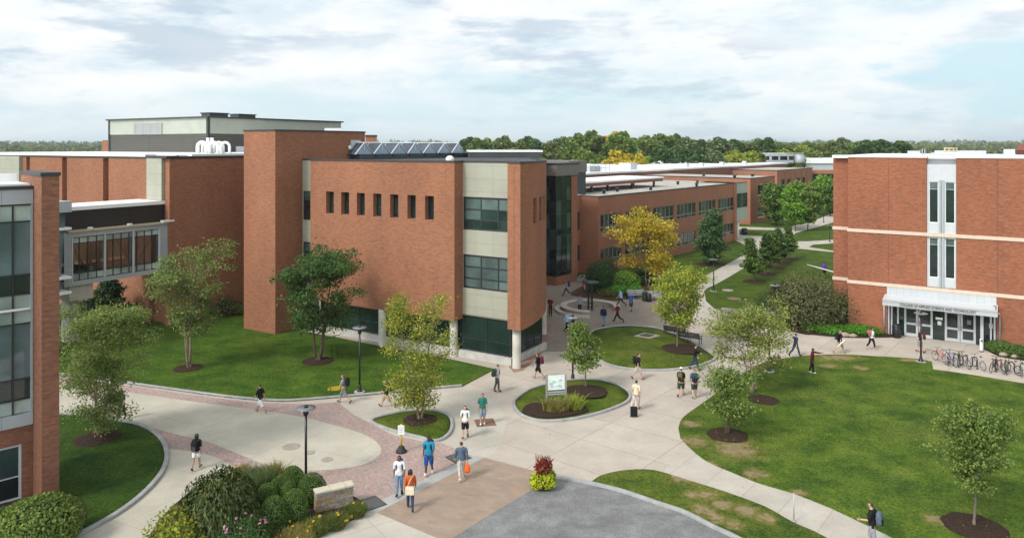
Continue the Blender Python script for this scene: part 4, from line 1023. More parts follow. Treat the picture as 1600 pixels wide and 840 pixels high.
# ================================================================ trees and shrubs
leaf_mat('leaf_birch', [(.045, .075, .02), (.075, .105, .028), (.10, .13, .036), (.15, .165, .05)])
leaf_mat('leaf_river', [(.06, .10, .026), (.095, .135, .036), (.13, .165, .046), (.18, .20, .06)], .4)
leaf_mat('leaf_oak', [(.022, .048, .012), (.034, .064, .016), (.05, .085, .022)])
leaf_mat('leaf_yellowing', [(.055, .085, .015), (.085, .12, .018), (.13, .15, .02), (.25, .22, .025), (.10, .13, .02)], .35)
leaf_mat('leaf_maple', [(.045, .080, .017), (.075, .11, .024), (.11, .14, .03)])
leaf_mat('leaf_lime', [(.085, .13, .018), (.13, .17, .025), (.18, .20, .03), (.22, .21, .03)], .4)
leaf_mat('leaf_pale', [(.085, .115, .025), (.13, .15, .035), (.17, .18, .05), (.065, .09, .02)], .35)
leaf_mat('leaf_gold', [(.16, .14, .015), (.26, .20, .02), (.34, .25, .03), (.12, .12, .015)], .35)
leaf_mat('leaf_dark', [(.012, .032, .010), (.020, .044, .014), (.030, .058, .018)], .15)
leaf_mat('leaf_pine', [(.022, .048, .018), (.034, .066, .024), (.05, .085, .03)], .12)
leaf_mat('leaf_bright', [(.05, .115, .014), (.08, .16, .02), (.12, .19, .028)], .35)
leaf_mat('leaf_russet', [(.030, .045, .016), (.05, .06, .022), (.085, .065, .032), (.045, .065, .02)], .2)
leaf_mat('leaf_fallen', [(.12, .09, .02), (.17, .12, .025), (.10, .06, .02)], .1)
leaf_mat('leaf_box', [(.026, .054, .010), (.046, .082, .014), (.066, .108, .02)], .2)
leaf_mat('leaf_weeping', [(.014, .024, .006), (.022, .036, .008), (.036, .05, .011), (.05, .055, .014)], .1)
leaf_mat('leaf_tawny', [(.09, .10, .025), (.14, .12, .035), (.17, .13, .045), (.06, .08, .02)], .25)
leaf_mat('leaf_fern', [(.035, .12, .012), (.05, .15, .014), (.08, .18, .02)], .35)
leaf_mat('leaf_chartreuse', [(.17, .20, .008), (.22, .235, .010), (.12, .17, .008)], .3)
leaf_mat('leaf_red', [(.10, .014, .010), (.15, .022, .014), (.07, .018, .012), (.14, .04, .02)], .3)
leaf_mat('petal_pink', [(.26, .06, .13), (.30, .11, .19), (.34, .24, .28)], .3)
leaf_mat('petal_yellow', [(.36, .25, .01), (.40, .30, .02)], .3)
leaf_mat('leaf_olive', [(.045, .06, .014), (.065, .08, .018), (.085, .10, .022)], .25)
leaf_mat('leaf_greygreen', [(.05, .075, .03), (.07, .095, .04), (.09, .11, .05)], .25)
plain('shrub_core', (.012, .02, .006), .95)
def leaf_quads(c, size, rng, upbias=.35, aspect=.62, flat=None, hang=None):
    """folded diamond leaves centred on c (n,3) -> verts, quads"""
    n = len(c)
    d = rng.normal(size=(n, 3)); d[:, 2] -= .25
    if hang is not None: d = d * .35 + hang
    d /= np.linalg.norm(d, axis=1, keepdims=True)
    nn = rng.normal(size=(n, 3)); nn[:, 2] += upbias * 2.5
    if flat is not None: nn = nn * .6 + flat
    nn -= d * np.sum(nn * d, axis=1, keepdims=True); nn /= np.linalg.norm(nn, axis=1, keepdims=True) + 1e-9
    t = np.cross(d, nn)
    s = size * rng.uniform(.65, 1.35, size=(n, 1))
    a = c - d * s * .5; b = c + d * s * .5
    l = c + t * s * aspect * .5 + nn * s * .12; r = c - t * s * aspect * .5 + nn * s * .12
    v = np.stack([a, l, b, r], 1).reshape(-1, 3)
    q = np.arange(4 * n).reshape(-1, 4)
    return v, q
def wander(rng, p, d, L, steps, r0, r1, bend=.25, up=.1):
    pts = [np.array(p, float)]; d = np.array(d, float); d /= np.linalg.norm(d)
    for i in range(steps):
        d = d + rng.normal(size=3) * bend / steps ** .5 + np.array([0, 0, up / steps])
        d /= np.linalg.norm(d); pts.append(pts[-1] + d * L / steps)
    return pts, list(np.linspace(r0, r1, steps + 1))
PROF = {
    'oval': lambda t: (math.sin(PI * min(1, max(0, t * .92 + .06))) ** .7),
    'round': lambda t: max(0, 1 - (2 * t - 1) ** 2) ** .5 * .97 + .06,
    'cone': lambda t: max(.05, (1 - t) ** .75) * min(1, .45 + t * 5),
    'vase': lambda t: (.35 + .75 * t) * (max(0, 1 - max(0, t - .6) ** 2 / .16)) ** .5,
    'broad': lambda t: max(0, 1 - max(0, (t - .35) / .65) ** 2.2) ** .6 * min(1, .55 + t * 1.6),
    'pine': lambda t: max(.08, 1 - t) ** .6 * min(1, .5 + 3 * t),
}
def tree(name, label, cat, xy, H, R, base, prof, leaf, nleaf, lsize, stems=1, bark='bark_brown', r0=.09, seed=1, limbs=16, sq=(1., 1.), lean=(0, 0), gap=.5, clump=.16, group=None, z0=0., drop=0., under=.0, spread=1.):
    rng = np.random.default_rng(seed)
    root = thing(name, label, cat, (xy[0], xy[1], z0), group)
    o = np.array([xy[0], xy[1], z0])
    mb = MB(); tips = []
    P = PROF[prof]
    lobes = rng.uniform(.72, 1.22, size=(5, 9))
    def env(t, th):
        i = min(4, int(t * 5)); j = th / (2 * PI) * 9; j0 = int(j) % 9; f = j - int(j)
        return R * P(t) * (lobes[i][j0] * (1 - f) + lobes[i][(j0 + 1) % 9] * f)
    for s in range(stems):
        a = 2 * PI * s / max(1, stems) + rng.uniform(0, 1)
        tilt = 0 if stems == 1 else rng.uniform(.07, .16) * spread
        st = o + (np.array([math.cos(a), math.sin(a), 0]) * (.10 if stems > 1 else 0))
        hs = H * (1 if s == 0 else rng.uniform(.72, .95))
        pts, rad = wander(rng, st - np.array([0, 0, .05]), (math.cos(a) * tilt + lean[0], math.sin(a) * tilt + lean[1], 1), hs * .93, 9, r0 * (1 if s == 0 else .75), .012, .13, .25 * tilt)
        mb.tube(pts, rad, 8)
        # root flare
        mb.lathe([(rad[0] * 1.55, 0), (rad[0] * 1.15, .12), (rad[0] * .9, .35)], 8, tuple(st - np.array([0, 0, .04])))
        nl = max(4, limbs // stems)
        for k in range(nl):
            t = (k + rng.uniform(.1, .9)) / nl
            z = base + (H * .9 - base) * t
            f = min(.999, (z / (hs * .93))) * 9; i = int(f)
            if i >= 9: continue
            p = pts[i] + (pts[i + 1] - pts[i]) * (f - i)
            th = (k * 2.4 + rng.uniform(-.5, .5)) % (2 * PI)
            reach = env(min(.98, t), th) * rng.uniform(.75, 1.05)
            rise = .25 + .9 * t - drop
            if prof in ('cone', 'pine'): rise = .1 + .35 * t
            bp, brd = wander(rng, p, (math.cos(th), math.sin(th), rise), reach * (1 + .25 * rise), 6, max(.018, r0 * .42 * (1 - t * .7)), .007, .3, .25 - drop)
            mb.tube(bp, brd, 5, caps=False)
            for q in range(2, 7): tips.append((bp[q], .5 + .5 * q / 6))
            for q in (2, 3, 4, 5):
                th2 = th + rng.choice([-1, 1]) * rng.uniform(.5, 1.2)
                tw, tr = wander(rng, bp[q], (math.cos(th2), math.sin(th2), rng.uniform(-.2, .7) - drop), reach * rng.uniform(.28, .5), 3, .010, .004, .3, .1)
                mb.tube(tw, tr, 4, caps=False)
                for w in tw[1:]: tips.append((w, 1.))
        tips.append((pts[-1], 1.)); tips.append((pts[-2], 1.))
    mb.build('trunk', bark, root, weld=False)
    T = np.array([t[0] for t in tips]); wts = np.array([t[1] for t in tips])
    # thin out some clusters so sky and wall show through
    K = min(len(T), int(210 - 110 * gap))
    pick = rng.choice(len(T), size=K, replace=False, p=wts / wts.sum())
    T = T[pick]; rc = clump * R * rng.uniform(.7, 1.75, size=K) * 1.25
    pw = rc ** 1.6; pw /= pw.sum()
    idx = rng.choice(K, size=nleaf, p=pw)
    u = rng.normal(size=(nleaf, 3)); u /= np.linalg.norm(u, axis=1, keepdims=True)
    c = T[idx] + u * (rc[idx] * rng.uniform(0, 1, nleaf) ** .42)[:, None] * np.array([1.15, 1.15, .62 + 2.6 * drop])
    stray = rng.uniform(size=nleaf) < .12
    c[stray] += rng.normal(size=(stray.sum(), 3)) * clump * R * .8
    ok = c[:, 2] > o[2] + max(.25, base * .55); c = c[ok]; u = u[ok]
    v, q = leaf_quads(c, lsize, rng, .35, .62, u * .8 + np.array([0, 0, .7]))
    np_mesh('crown', v, q, leaf, root)
    return root
def mulch_ring(xy, r, z=.0, k=.75, seed=0, h=.09):
    rng = random.Random(seed); n = 22; mb = MB(); vs = []
    for t, zz in ((1., z), (.85, z + h * .6), (.45, z + h)):
        for i in range(n):
            a = 2 * PI * i / n; rr = r * t * (1 + rng.uniform(-.06, .06))
            vs.append((xy[0] + rr * math.cos(a), xy[1] + rr * math.sin(a), zz))
    fs = []
    for j in range(2):
        for i in range(n): fs.append((j * n + i, j * n + (i + 1) % n, (j + 1) * n + (i + 1) % n, (j + 1) * n + i))
    fs.append(tuple(range(2 * n, 3 * n)))
    mb.add(vs, fs, 0, True)
    mb.build('mulch', 'mulch', None, weld=False, kind='structure')
def rpx(px_r, xy): return px_r * xy[1] / F_PX
def HT(xy, py): return CAM_H - (py - HOR) * xy[1] / F_PX
# ---- near trees
t = W(152, 686); mulch_ring(t, 1.15, .07, seed=1)
tree('birch_tree', 'bushy green river birch on the shaded lawn beside the brick fin', 'tree', t, HT(t, 462), 2.1, .5, 'broad', 'leaf_river', 25000, .12, 3, 'bark_birch', .07, 22, 60, clump=.17, gap=.0, spread=.55, z0=.1)
t = W(294, 576); mulch_ring(t, 1.0, .06, seed=2)
tree('birch_tree', 'open loose crowned birch with pale stems in front of the skybridge', 'tree', t, HT(t, 403), 3.3, 2.3, 'vase', 'leaf_birch', 11500, .15, 3, 'bark_birch', .10, 5, 34, clump=.11, gap=.5, z0=.06)
t = W(497, 565); mulch_ring(t, 1.15, .06, seed=3)
tree('oak_tree', 'dense dark green spreading tree on the lawn before the seven slot wall', 'tree', t, HT(t, 399), 3.55, 1.6, 'broad', 'leaf_oak', 17000, .18, 2, 'bark_brown', .14, 8, 32, clump=.12, gap=.65, z0=.06)
t = W(656, 660); mulch_ring(t, 1.0, .17, seed=4)
tree('birch_tree', 'tall slender birch with yellowing leaves on the small kerbed island', 'tree', t, HT(t, 446), 1.65, .9, 'oval', 'leaf_yellowing', 10500, .125, 2, 'bark_birch', .075, 14, 46, clump=.15, gap=.35, z0=.15, drop=.3, spread=.3)
t = W(915, 612); mulch_ring(W(915, 618), 1.3, .29, seed=5)
tree('maple_tree', 'young green maple behind the map board on the oval island', 'tree', t, HT(t, 505), 1.28, 1.35, 'cone', 'leaf_maple', 4200, .17, 1, 'bark_grey', .05, 3, 22, clump=.2, gap=.5, z0=.28)
t = W(1058, 549); mulch_ring(W(1062, 551), 1.45, .32, seed=6)
tree('maple_tree', 'round lime green young maple on the island in front of the black bench', 'tree', t, HT(t, 437), 2.1, 1.6, 'round', 'leaf_lime', 7000, .2, 1, 'bark_grey', .06, 6, 24, clump=.17, gap=.5, z0=.35)
t = W(1190, 628); mulch_ring(W(1193, 625), .95, .03, seed=7)
tree('birch_tree', 'airy pale yellow green birch at the corner of the college lawn', 'tree', W(1176, 612), HT(W(1176, 612), 484), 2.7, 1.2, 'broad', 'leaf_pale', 9800, .15, 3, 'bark_birch', .07, 9, 38, clump=.12, gap=.5, z0=.03)
t = W(1137, 680); mulch_ring(t, 1.1, .03, seed=8)
tree('small_tree', 'low bushy green sapling with a bare arching twig beside the footpath', 'tree', t, HT(t, 578), 1.5, .65, 'oval', 'leaf_maple', 4600, .15, 3, 'bark_brown', .035, 12, 24, clump=.2, gap=.5, z0=.03)
t = W(1522, 823); mulch_ring(t, 1.2, .03, seed=9)
tree('maple_tree', 'young round headed maple with thin grey trunk near the lower edge of the college lawn', 'tree', t, HT(t, 652), 1.45, 1.5, 'round', 'leaf_maple', 9500, .125, 1, 'bark_grey', .055, 16, 26, clump=.18, gap=.45, z0=.05)
t = W(1012, 449)
tree('locust_tree', 'golden yellow honey locust in the mulch bed by the classroom windows', 'tree', t, HT(t, 341), 3.5, 1.8, 'broad', 'leaf_gold', 9500, .24, 2, 'bark_grey', .09, 31, 28, clump=.15, gap=.65)
t = W(1111, 413); mulch_ring(t, 2.0, .0, seed=11)
tree('pine_tree', 'dark dense bluish pine on the lawn before the classroom building', 'tree', t, HT(t, 320), 2.7, .5, 'pine', 'leaf_pine', 11000, .26, 1, 'bark_brown', .13, 17, 46, clump=.14, gap=.3)
for i, (px, py, top, hw, lab) in enumerate(((1179, 440, 366, 17.5, 'nearest small conical tree in the row on the lawn beside the path'), (1196.6, 428.5, 358, 14, 'second small conical tree from the near end of the lawn row'), (1209.7, 419, 360, 13, 'middle small conical tree in the lawn row of five'), (1221, 411, 353.5, 12, 'fourth small conical tree from the near end of the lawn row'), (1233, 405, 346, 12.5, 'farthest small conical tree in the row on the lawn'))):
    t = W(px, py); mulch_ring(t, 1.35, 0, seed=20 + i)
    tree('pear_tree', lab, 'tree', t, HT(t, top), rpx(hw, t) * 1.05, 1.0, 'cone', 'leaf_oak' if i % 2 else 'leaf_box', 3400, .26, 1, 'bark_brown', .07, 40 + i, 26, clump=.18, gap=.35, group='row of small conical lawn trees')
for i, (px, py, top, hw, b, lf, lab) in enumerate(((1213, 352, 288, 25, .8, 'leaf_box', 'broad deep green tree against the brick annex wall'), (1236, 357, 286, 16, 1.5, 'leaf_bright', 'upright bright green tree right of the brick annex'), (1243, 361, 322, 15, 1.6, 'leaf_bright', 'small bright green tree with thin trunk beside the far path'), (1262, 360, 300, 17, 1.5, 'leaf_maple', 'slim green tree standing at the fork of the far path'), (1284, 334, 276, 21, .8, 'leaf_bright', 'large bright green tree before the dark glazed link'), (1258, 335, 290, 18, .8, 'leaf_maple', 'leafy green tree under the far brick wing windows'), (1298, 338, 290, 14, .8, 'leaf_box', 'green tree half hidden by the college building corner'))):
    t = W(px, py)
    tree('shade_tree', lab, 'tree', t, HT(t, top), rpx(hw, t) * 1.05, b, 'oval' if hw > 18 else 'round', lf, 3600, .5, 1, 'bark_brown', .12, 60 + i, 24, clump=.17, gap=.35, group='green trees by the far path')
t = W(172, 506)
tree('spruce_tree', 'dark spruce under the skybridge beside the concrete pier', 'tree', t, HT(t, 428), 2.0, .3, 'cone', 'leaf_dark', 6000, .22, 1, 'bark_brown', .12, 71, 34, clump=.15, gap=.2)
# ---- shrubs
def shrub(name, label, xy, r, h, leaf, n, ls, seed=0, z0=0., flat=False, core=True, cat='shrub', group=None, jag=.12, sq=1., tufts=None, rot=0., weep=False):
    rng = np.random.default_rng(seed + 100)
    root = thing(name, label, cat, (xy[0], xy[1], z0), group)
    o = np.array([xy[0], xy[1], z0])
    u = rng.normal(size=(n, 3)); u /= np.linalg.norm(u, axis=1, keepdims=True)
    u = u[u[:, 2] > -.75]; n = len(u)
    bumps = rng.normal(size=(10, 3)); bumps /= np.linalg.norm(bumps, axis=1, keepdims=True)
    f = 1 + jag * np.max(np.clip((u @ bumps.T - .55) / .45, 0, 1), axis=1) - jag * .5
    f *= rng.uniform(1 - jag * 1.2, 1 + jag * .55, size=n)
    ca, sa_ = math.cos(rot), math.sin(rot)
    loc = u * f[:, None] * np.array([r, r * sq, h / 1.8])
    c = o + np.stack([loc[:, 0] * ca - loc[:, 1] * sa_, loc[:, 0] * sa_ + loc[:, 1] * ca, loc[:, 2] + h / 1.8 * .8], 1)
    c = c[c[:, 2] > z0 + .02]
    uu = (c - o - np.array([0, 0, h * .44])); uu /= np.linalg.norm(uu, axis=1, keepdims=True) + 1e-9
    v, q = leaf_quads(c, ls, rng, .1, .3, uu * 1.2, uu * .5 + np.array([0, 0, -.9])) if weep else leaf_quads(c, ls, rng, .1, .6, uu * 1.2)
    np_mesh('foliage', v, q, leaf, root)
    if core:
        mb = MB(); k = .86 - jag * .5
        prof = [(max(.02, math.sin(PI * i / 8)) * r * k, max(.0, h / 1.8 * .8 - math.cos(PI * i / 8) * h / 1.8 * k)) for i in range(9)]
        mb.lathe(prof, 14, tuple(o), 0, True, 1., sq); c_ = mb.build('stem', 'shrub_core', root, weld=False)  # near-black ellipsoid behind the leaves, shade of the inside put into its colour
    return root
def WZ(px, py): return W(px, py)
balls = ((457, 766, 17, 30), (487, 787, 22, 38), (423, 765, 11, 24), (438, 785, 17, 34), (451, 792, 13, 32), (417, 800, 17, 36), (460, 820, 20, 46), (428, 832, 22, 46), (404, 772, 12, 26))
blab = ('clipped round box shrub beside the lamp post', 'largest clipped box shrub against the stone wall', 'smallest clipped round shrub behind the others at the bed top', 'round box shrub in the middle of the clipped group', 'round box shrub tucked behind the front pair', 'broad round box shrub beside the weeping evergreen', 'tall round box shrub left of the stone wall shrub', 'front round box shrub nearest the pink flowers', 'low round box shrub under the feathery grass')
for i, (px, py, rr, hh) in enumerate(balls):
    t = W(px, py); r = rpx(rr, t)
    shrub('box_shrub', blab[i], t, r, hh * t[1] / F_PX * 1.18, 'leaf_box', 5200, .055, i, .06, jag=.06, group='clipped round box shrubs')
t = W(343, 842); shrub('weeping_evergreen', 'big dark weeping evergreen mound with drooping tips', t, rpx(47, t), 2.3, 'leaf_weeping', 11000, .2, 30, .06, jag=.34, weep=True)
t = W(381, 796); shrub('weeping_evergreen', 'smaller weeping evergreen mound behind the pink rose', t, rpx(17, t), 1.2, 'leaf_weeping', 4500, .18, 31, .06, jag=.3, weep=True)
t = W(60, 855); shrub('round_shrub', 'rounded leafy green shrub at the foot of the brick fin', t, rpx(58, t), 1.75, 'leaf_maple', 9000, .12, 32, .08, jag=.12)
t = W(-5, 850); shrub('round_shrub', 'dark low shrub at the corner under the glass wall', t, rpx(28, t), 1.2, 'leaf_oak', 4000, .12, 33, .08, jag=.15)
def blades(name, label, xy, r, h, leaf, n, seed, cat='grass', z0=.05, w=.02, spread=.5, sq=1., rot=0., flowers=None, nf=0, fs=.07):
    rng = np.random.default_rng(seed); root = thing(name, label, cat, (xy[0], xy[1], z0))
    a = rng.uniform(0, 2 * PI, n); d = np.sqrt(rng.uniform(0, 1, n)) * r
    bx, by = np.cos(a) * d, np.sin(a) * d * sq
    bx, by = bx * math.cos(rot) - by * math.sin(rot), bx * math.sin(rot) + by * math.cos(rot)
    base = np.stack([xy[0] + bx, xy[1] + by, np.full(n, z0)], 1)
    hh = h * rng.uniform(.55, 1.1, n); ln = rng.normal(size=(n, 2)) * spread * hh[:, None] * .5
    mid = base + np.stack([ln[:, 0] * .35, ln[:, 1] * .35, hh * .6], 1); tip = base + np.stack([ln[:, 0], ln[:, 1], hh], 1)
    s = rng.uniform(0, 2 * PI, n); side = np.stack([np.cos(s), np.sin(s), np.zeros(n)], 1) * w
    v = np.stack([base - side, base + side, mid + side, mid - side, tip + side * .3, tip - side * .3], 1).reshape(-1, 3)
    k = np.arange(n)[:, None] * 6
    q = np.concatenate([k + np.array([[0, 1, 2, 3]]), k + np.array([[3, 2, 4, 5]])], 0)
    np_mesh('foliage', v, q, leaf, root)
    if flowers:
        for i in rng.choice(n, nf):
            fv, fq = leaf_quads(np.repeat(tip[i:i + 1], 5, axis=0), fs, rng, .8, .9); np_mesh('flower', fv, fq, flowers, root)
    return root
t = W(404, 768); blades('feather_grass', 'tall feathery ornamental grass clump behind the clipped shrubs', t, .58, .95, 'leaf_greygreen', 1800, 1, w=.012)
t = W(378, 757); blades('feather_grass', 'tawny ornamental grass clump at the tip of the planting bed', t, .45, .75, 'leaf_tawny', 1200, 2, w=.012)
t = W(430, 756); blades('feather_grass', 'thin rusty grass tuft behind the clipped shrubs beside the paving', t, .35, .9, 'leaf_tawny', 500, 3, w=.012)
for i, (px, py, r, lab) in enumerate(((556, 806, .36, 'yellow flowered coreopsis tuft at the right end of the stone wall'), (524, 824, .4, 'olive coreopsis tuft in front of the stone wall'), (494, 832, .5, 'coreopsis tuft with yellow flowers below the large box shrub'), (462, 848, .7, 'tawny coreopsis tuft at the lower edge of the bed'))):
    t = W(px, py); blades('coreopsis_plant', lab, t, r, .42, 'leaf_tawny' if i > 2 else 'leaf_olive', 1500, 10 + i, 'plant', w=.012, spread=.9, flowers='petal_yellow', nf=6, fs=.11)
t = W(382, 862); rr = shrub('rose_bush', 'green bush dotted with pink flowers at the bed edge', t, rpx(38, t), 1.35, 'leaf_oak', 6500, .075, 40, .06, jag=.2)
rng = np.random.default_rng(5); u = rng.normal(size=(40, 3)); u /= np.linalg.norm(u, axis=1, keepdims=True); u[:, 2] = abs(u[:, 2])
c = np.array([t[0], t[1], .7]) + u * np.array([1.02, 1.02, .82]) * rpx(38, t)
for k in range(40):
    v, q = leaf_quads(np.repeat(c[k:k + 1], 4, axis=0) + rng.normal(size=(4, 3)) * .015, .085, rng, .8, .9); np_mesh('flower', v, q, 'petal_pink', rr)
t = W(278, 868); shrub('yellow_shrub', 'loose yellow leaved shrub beside the weeping evergreen', t, rpx(38, t), 1.5, 'leaf_yellowing', 2300, .13, 41, .06, jag=.4, core=False)
# courtyard and college beds
t = W(937, 456); shrub('evergreen_shrub', 'dark pointed evergreen beside the round stone seat', t, 1.35, 2.9, 'leaf_dark', 6000, .16, 50, jag=.25)
for i, (px, py, r, h, lf, lab) in enumerate(((978, 456, 1.35, 2.1, 'leaf_bright', 'bright green shrub under the golden locust'), (967, 461, .95, 1., 'leaf_fern', 'low bright shrub at the left of the courtyard bed'), (990, 461, 1.0, .95, 'leaf_fern', 'low rounded shrub right behind the stone seat'), (952, 462, 1.1, .7, 'leaf_olive', 'low olive groundcover shrub at the front of the bed'), (1005, 444, 1.3, 1.5, 'leaf_dark', 'dark shrub in shade beneath the golden locust'), (1030, 458, .9, .9, 'leaf_lime', 'small yellow green shrub at the bed end by the lawn'), (948, 434, 1.2, 2.3, 'leaf_russet', 'reddish shrub against the classroom wall corner'))):
    t = W(px, py); shrub('bed_shrub', lab, t, r, h, lf, 2600, .15, 51 + i, jag=.22)
for i, (px, py, r, h, lf, lab) in enumerate(((1240, 507, 2.5, 4.1, 'leaf_russet', 'largest brownish green shrub beside the lamp at the bed'), (1275, 510, 2.5, 3.6, 'leaf_russet', 'spreading brownish shrub in the middle of the college bed'), (1307, 506, 2.0, 2.9, 'leaf_russet', 'low spreading shrub against the college wall corner'), (1222, 502, 1.6, 2.6, 'leaf_oak', 'dark green shrub at the path end of the college bed'))):
    t = W(px, py); shrub('viburnum_shrub', lab, t, r, h, lf, 8500, .19, 70 + i, jag=.5, core=True)
for i, (px, py, r, lab) in enumerate(((1305, 521, 1.2, 'bright green groundcover below the big brownish shrubs'), (1335, 519, 1.3, 'bright green ferny groundcover by the college wall'), (1355, 523, 1.0, 'bright green groundcover tuft nearest the entrance'), (1280, 517, 1.1, 'green groundcover at the bed front under the shrubs'))):
    t = W(px, py); shrub('groundcover', lab, t, r, .62, 'leaf_fern', 2400, .12, 80 + i, jag=.35, sq=.6)
for i, (px, py, r, lab) in enumerate(((1562, 549, 1.0, 'low green hedge tuft right of the college entrance'), (1582, 553, 1.0, 'low green hedge tuft farther right of the college entrance'), (1604, 557, 1.1, 'low hedge tuft at the right picture edge by the wall'))):
    t = W(px, py); shrub('hedge_shrub', lab, t, r, .75, 'leaf_box', 2600, .1, 90 + i, jag=.2)
for i, (px, py, r, h, lf, lab) in enumerate(((132, 512, 1.8, 2.6, 'leaf_dark', 'tall dark shrub in front of the skybridge pier'), (265, 492, 1.5, 1.4, 'leaf_oak', 'dark shrub under the skybridge end'), (300, 490, 1.4, 1.2, 'leaf_russet', 'brownish low shrub along the laboratory wall'), (345, 492, 1.5, 1.5, 'leaf_russet', 'rust tinted shrub next to the brick stair tower'), (322, 494, 1.2, 1.0, 'leaf_fern', 'bright low shrub in front of the laboratory wall'), (370, 490, .9, .9, 'leaf_olive', 'small shrub tight against the stair tower'))):
    t = W(px, py); shrub('wall_shrub', lab, t, r, h, lf, 2600, .15, 100 + i, .07, jag=.25)
t = W(869, 645); blades('daylily_plant', 'clump of daylily leaves under the map board', t, .75, .6, 'leaf_tawny', 800, 40, 'plant', z0=.2, w=.02, spread=.9, sq=.6)
t = W(899, 642); blades('daylily_plant', 'yellowing daylily clump right of the map board', t, .42, .7, 'leaf_lime', 350, 41, 'plant', z0=.2, w=.02, spread=.9)
sheet('mulch', smooth_line(gp([(816, 644), (832, 634), (868, 635), (900, 634), (920, 644), (905, 650), (880, 654.5), (850, 656), (824, 650.5)]), True, 4), .205, 'mulch')
# ---- far trees: six crowns, copied
def far_proto(seed, leaf, prof, tall=1.):
    rng = np.random.default_rng(seed)
    root = thing('broadleaf_tree', None, None)
    mb = MB(); mb.tube([(0, 0, -1), (.1, .05, 4), (0, .1, 10)], [.5, .35, .12], 6); mb.build('trunk', 'bark_brown', root, weld=False)
    cs = []; P = PROF[prof]
    for k in range(34):
        t = rng.uniform(.04, 1) ** .9; th = rng.uniform(0, 2 * PI); r = 5.2 * P(t) * rng.uniform(.45, .92)
        cc = np.array([math.cos(th) * r, math.sin(th) * r, 2.2 + 12.3 * t])
        rad = rng.uniform(1.1, 2.1) * (1.1 - .4 * t)
        u = rng.normal(size=(80, 3)); u /= np.linalg.norm(u, axis=1, keepdims=True)
        cs.append(cc + u * rad * rng.uniform(.7, 1.05, size=(80, 1)) * np.array([1, 1, .75]))
    c = np.concatenate(cs)
    v, q = leaf_quads(c, .85, rng, .4, .8)
    np_mesh('crown', v, q, leaf, root)
    return root
FARL = (('leaf_maple', 'round', 'mid green rounded tree'), ('leaf_oak', 'broad', 'dark green spreading tree'), ('leaf_olive', 'oval', 'olive green oval tree'), ('leaf_gold', 'round', 'golden yellow rounded tree'), ('leaf_greygreen', 'oval', 'dull grey green tree'), ('leaf_pine', 'pine', 'blackish pointed conifer'), ('leaf_birch', 'broad', 'fresh green leafy tree'), ('leaf_lime', 'round', 'yellow green rounded tree'))
FP = [far_proto(200 + i, a, b) for i, (a, b, _) in enumerate(FARL)]
used = [False] * len(FP)
def zone(px, dist):
    where = 'above the dark skylights' if px < 760 else 'behind the curved wall roof' if px < 860 else 'beyond the white canopy roof' if px < 1000 else 'behind the long white roof' if px < 1180 else 'behind the rooftop plant' if px < 1300 else 'over the college roof'
    return where + (', in the back row' if dist > 330 else ', in the front row' if dist < 245 else ', in the middle row')
def far_tree(px, dist, top, k, wid=1.):
    h = ZZ(top, dist); x, y = XY(px, dist)
    lab = FARL[k][2] + ' ' + zone(px, dist)
    if not used[k]: o = FP[k]; used[k] = True
    else: o = copy_tree(FP[k])
    tag(o, lab, 'tree', lab + 's' if False else 'far trees: ' + lab)
    place(o, (x, y), random.uniform(0, 6.28), 0, 1)
    o.scale = (h / 14.6 * wid, h / 14.6 * wid, h / 14.6)
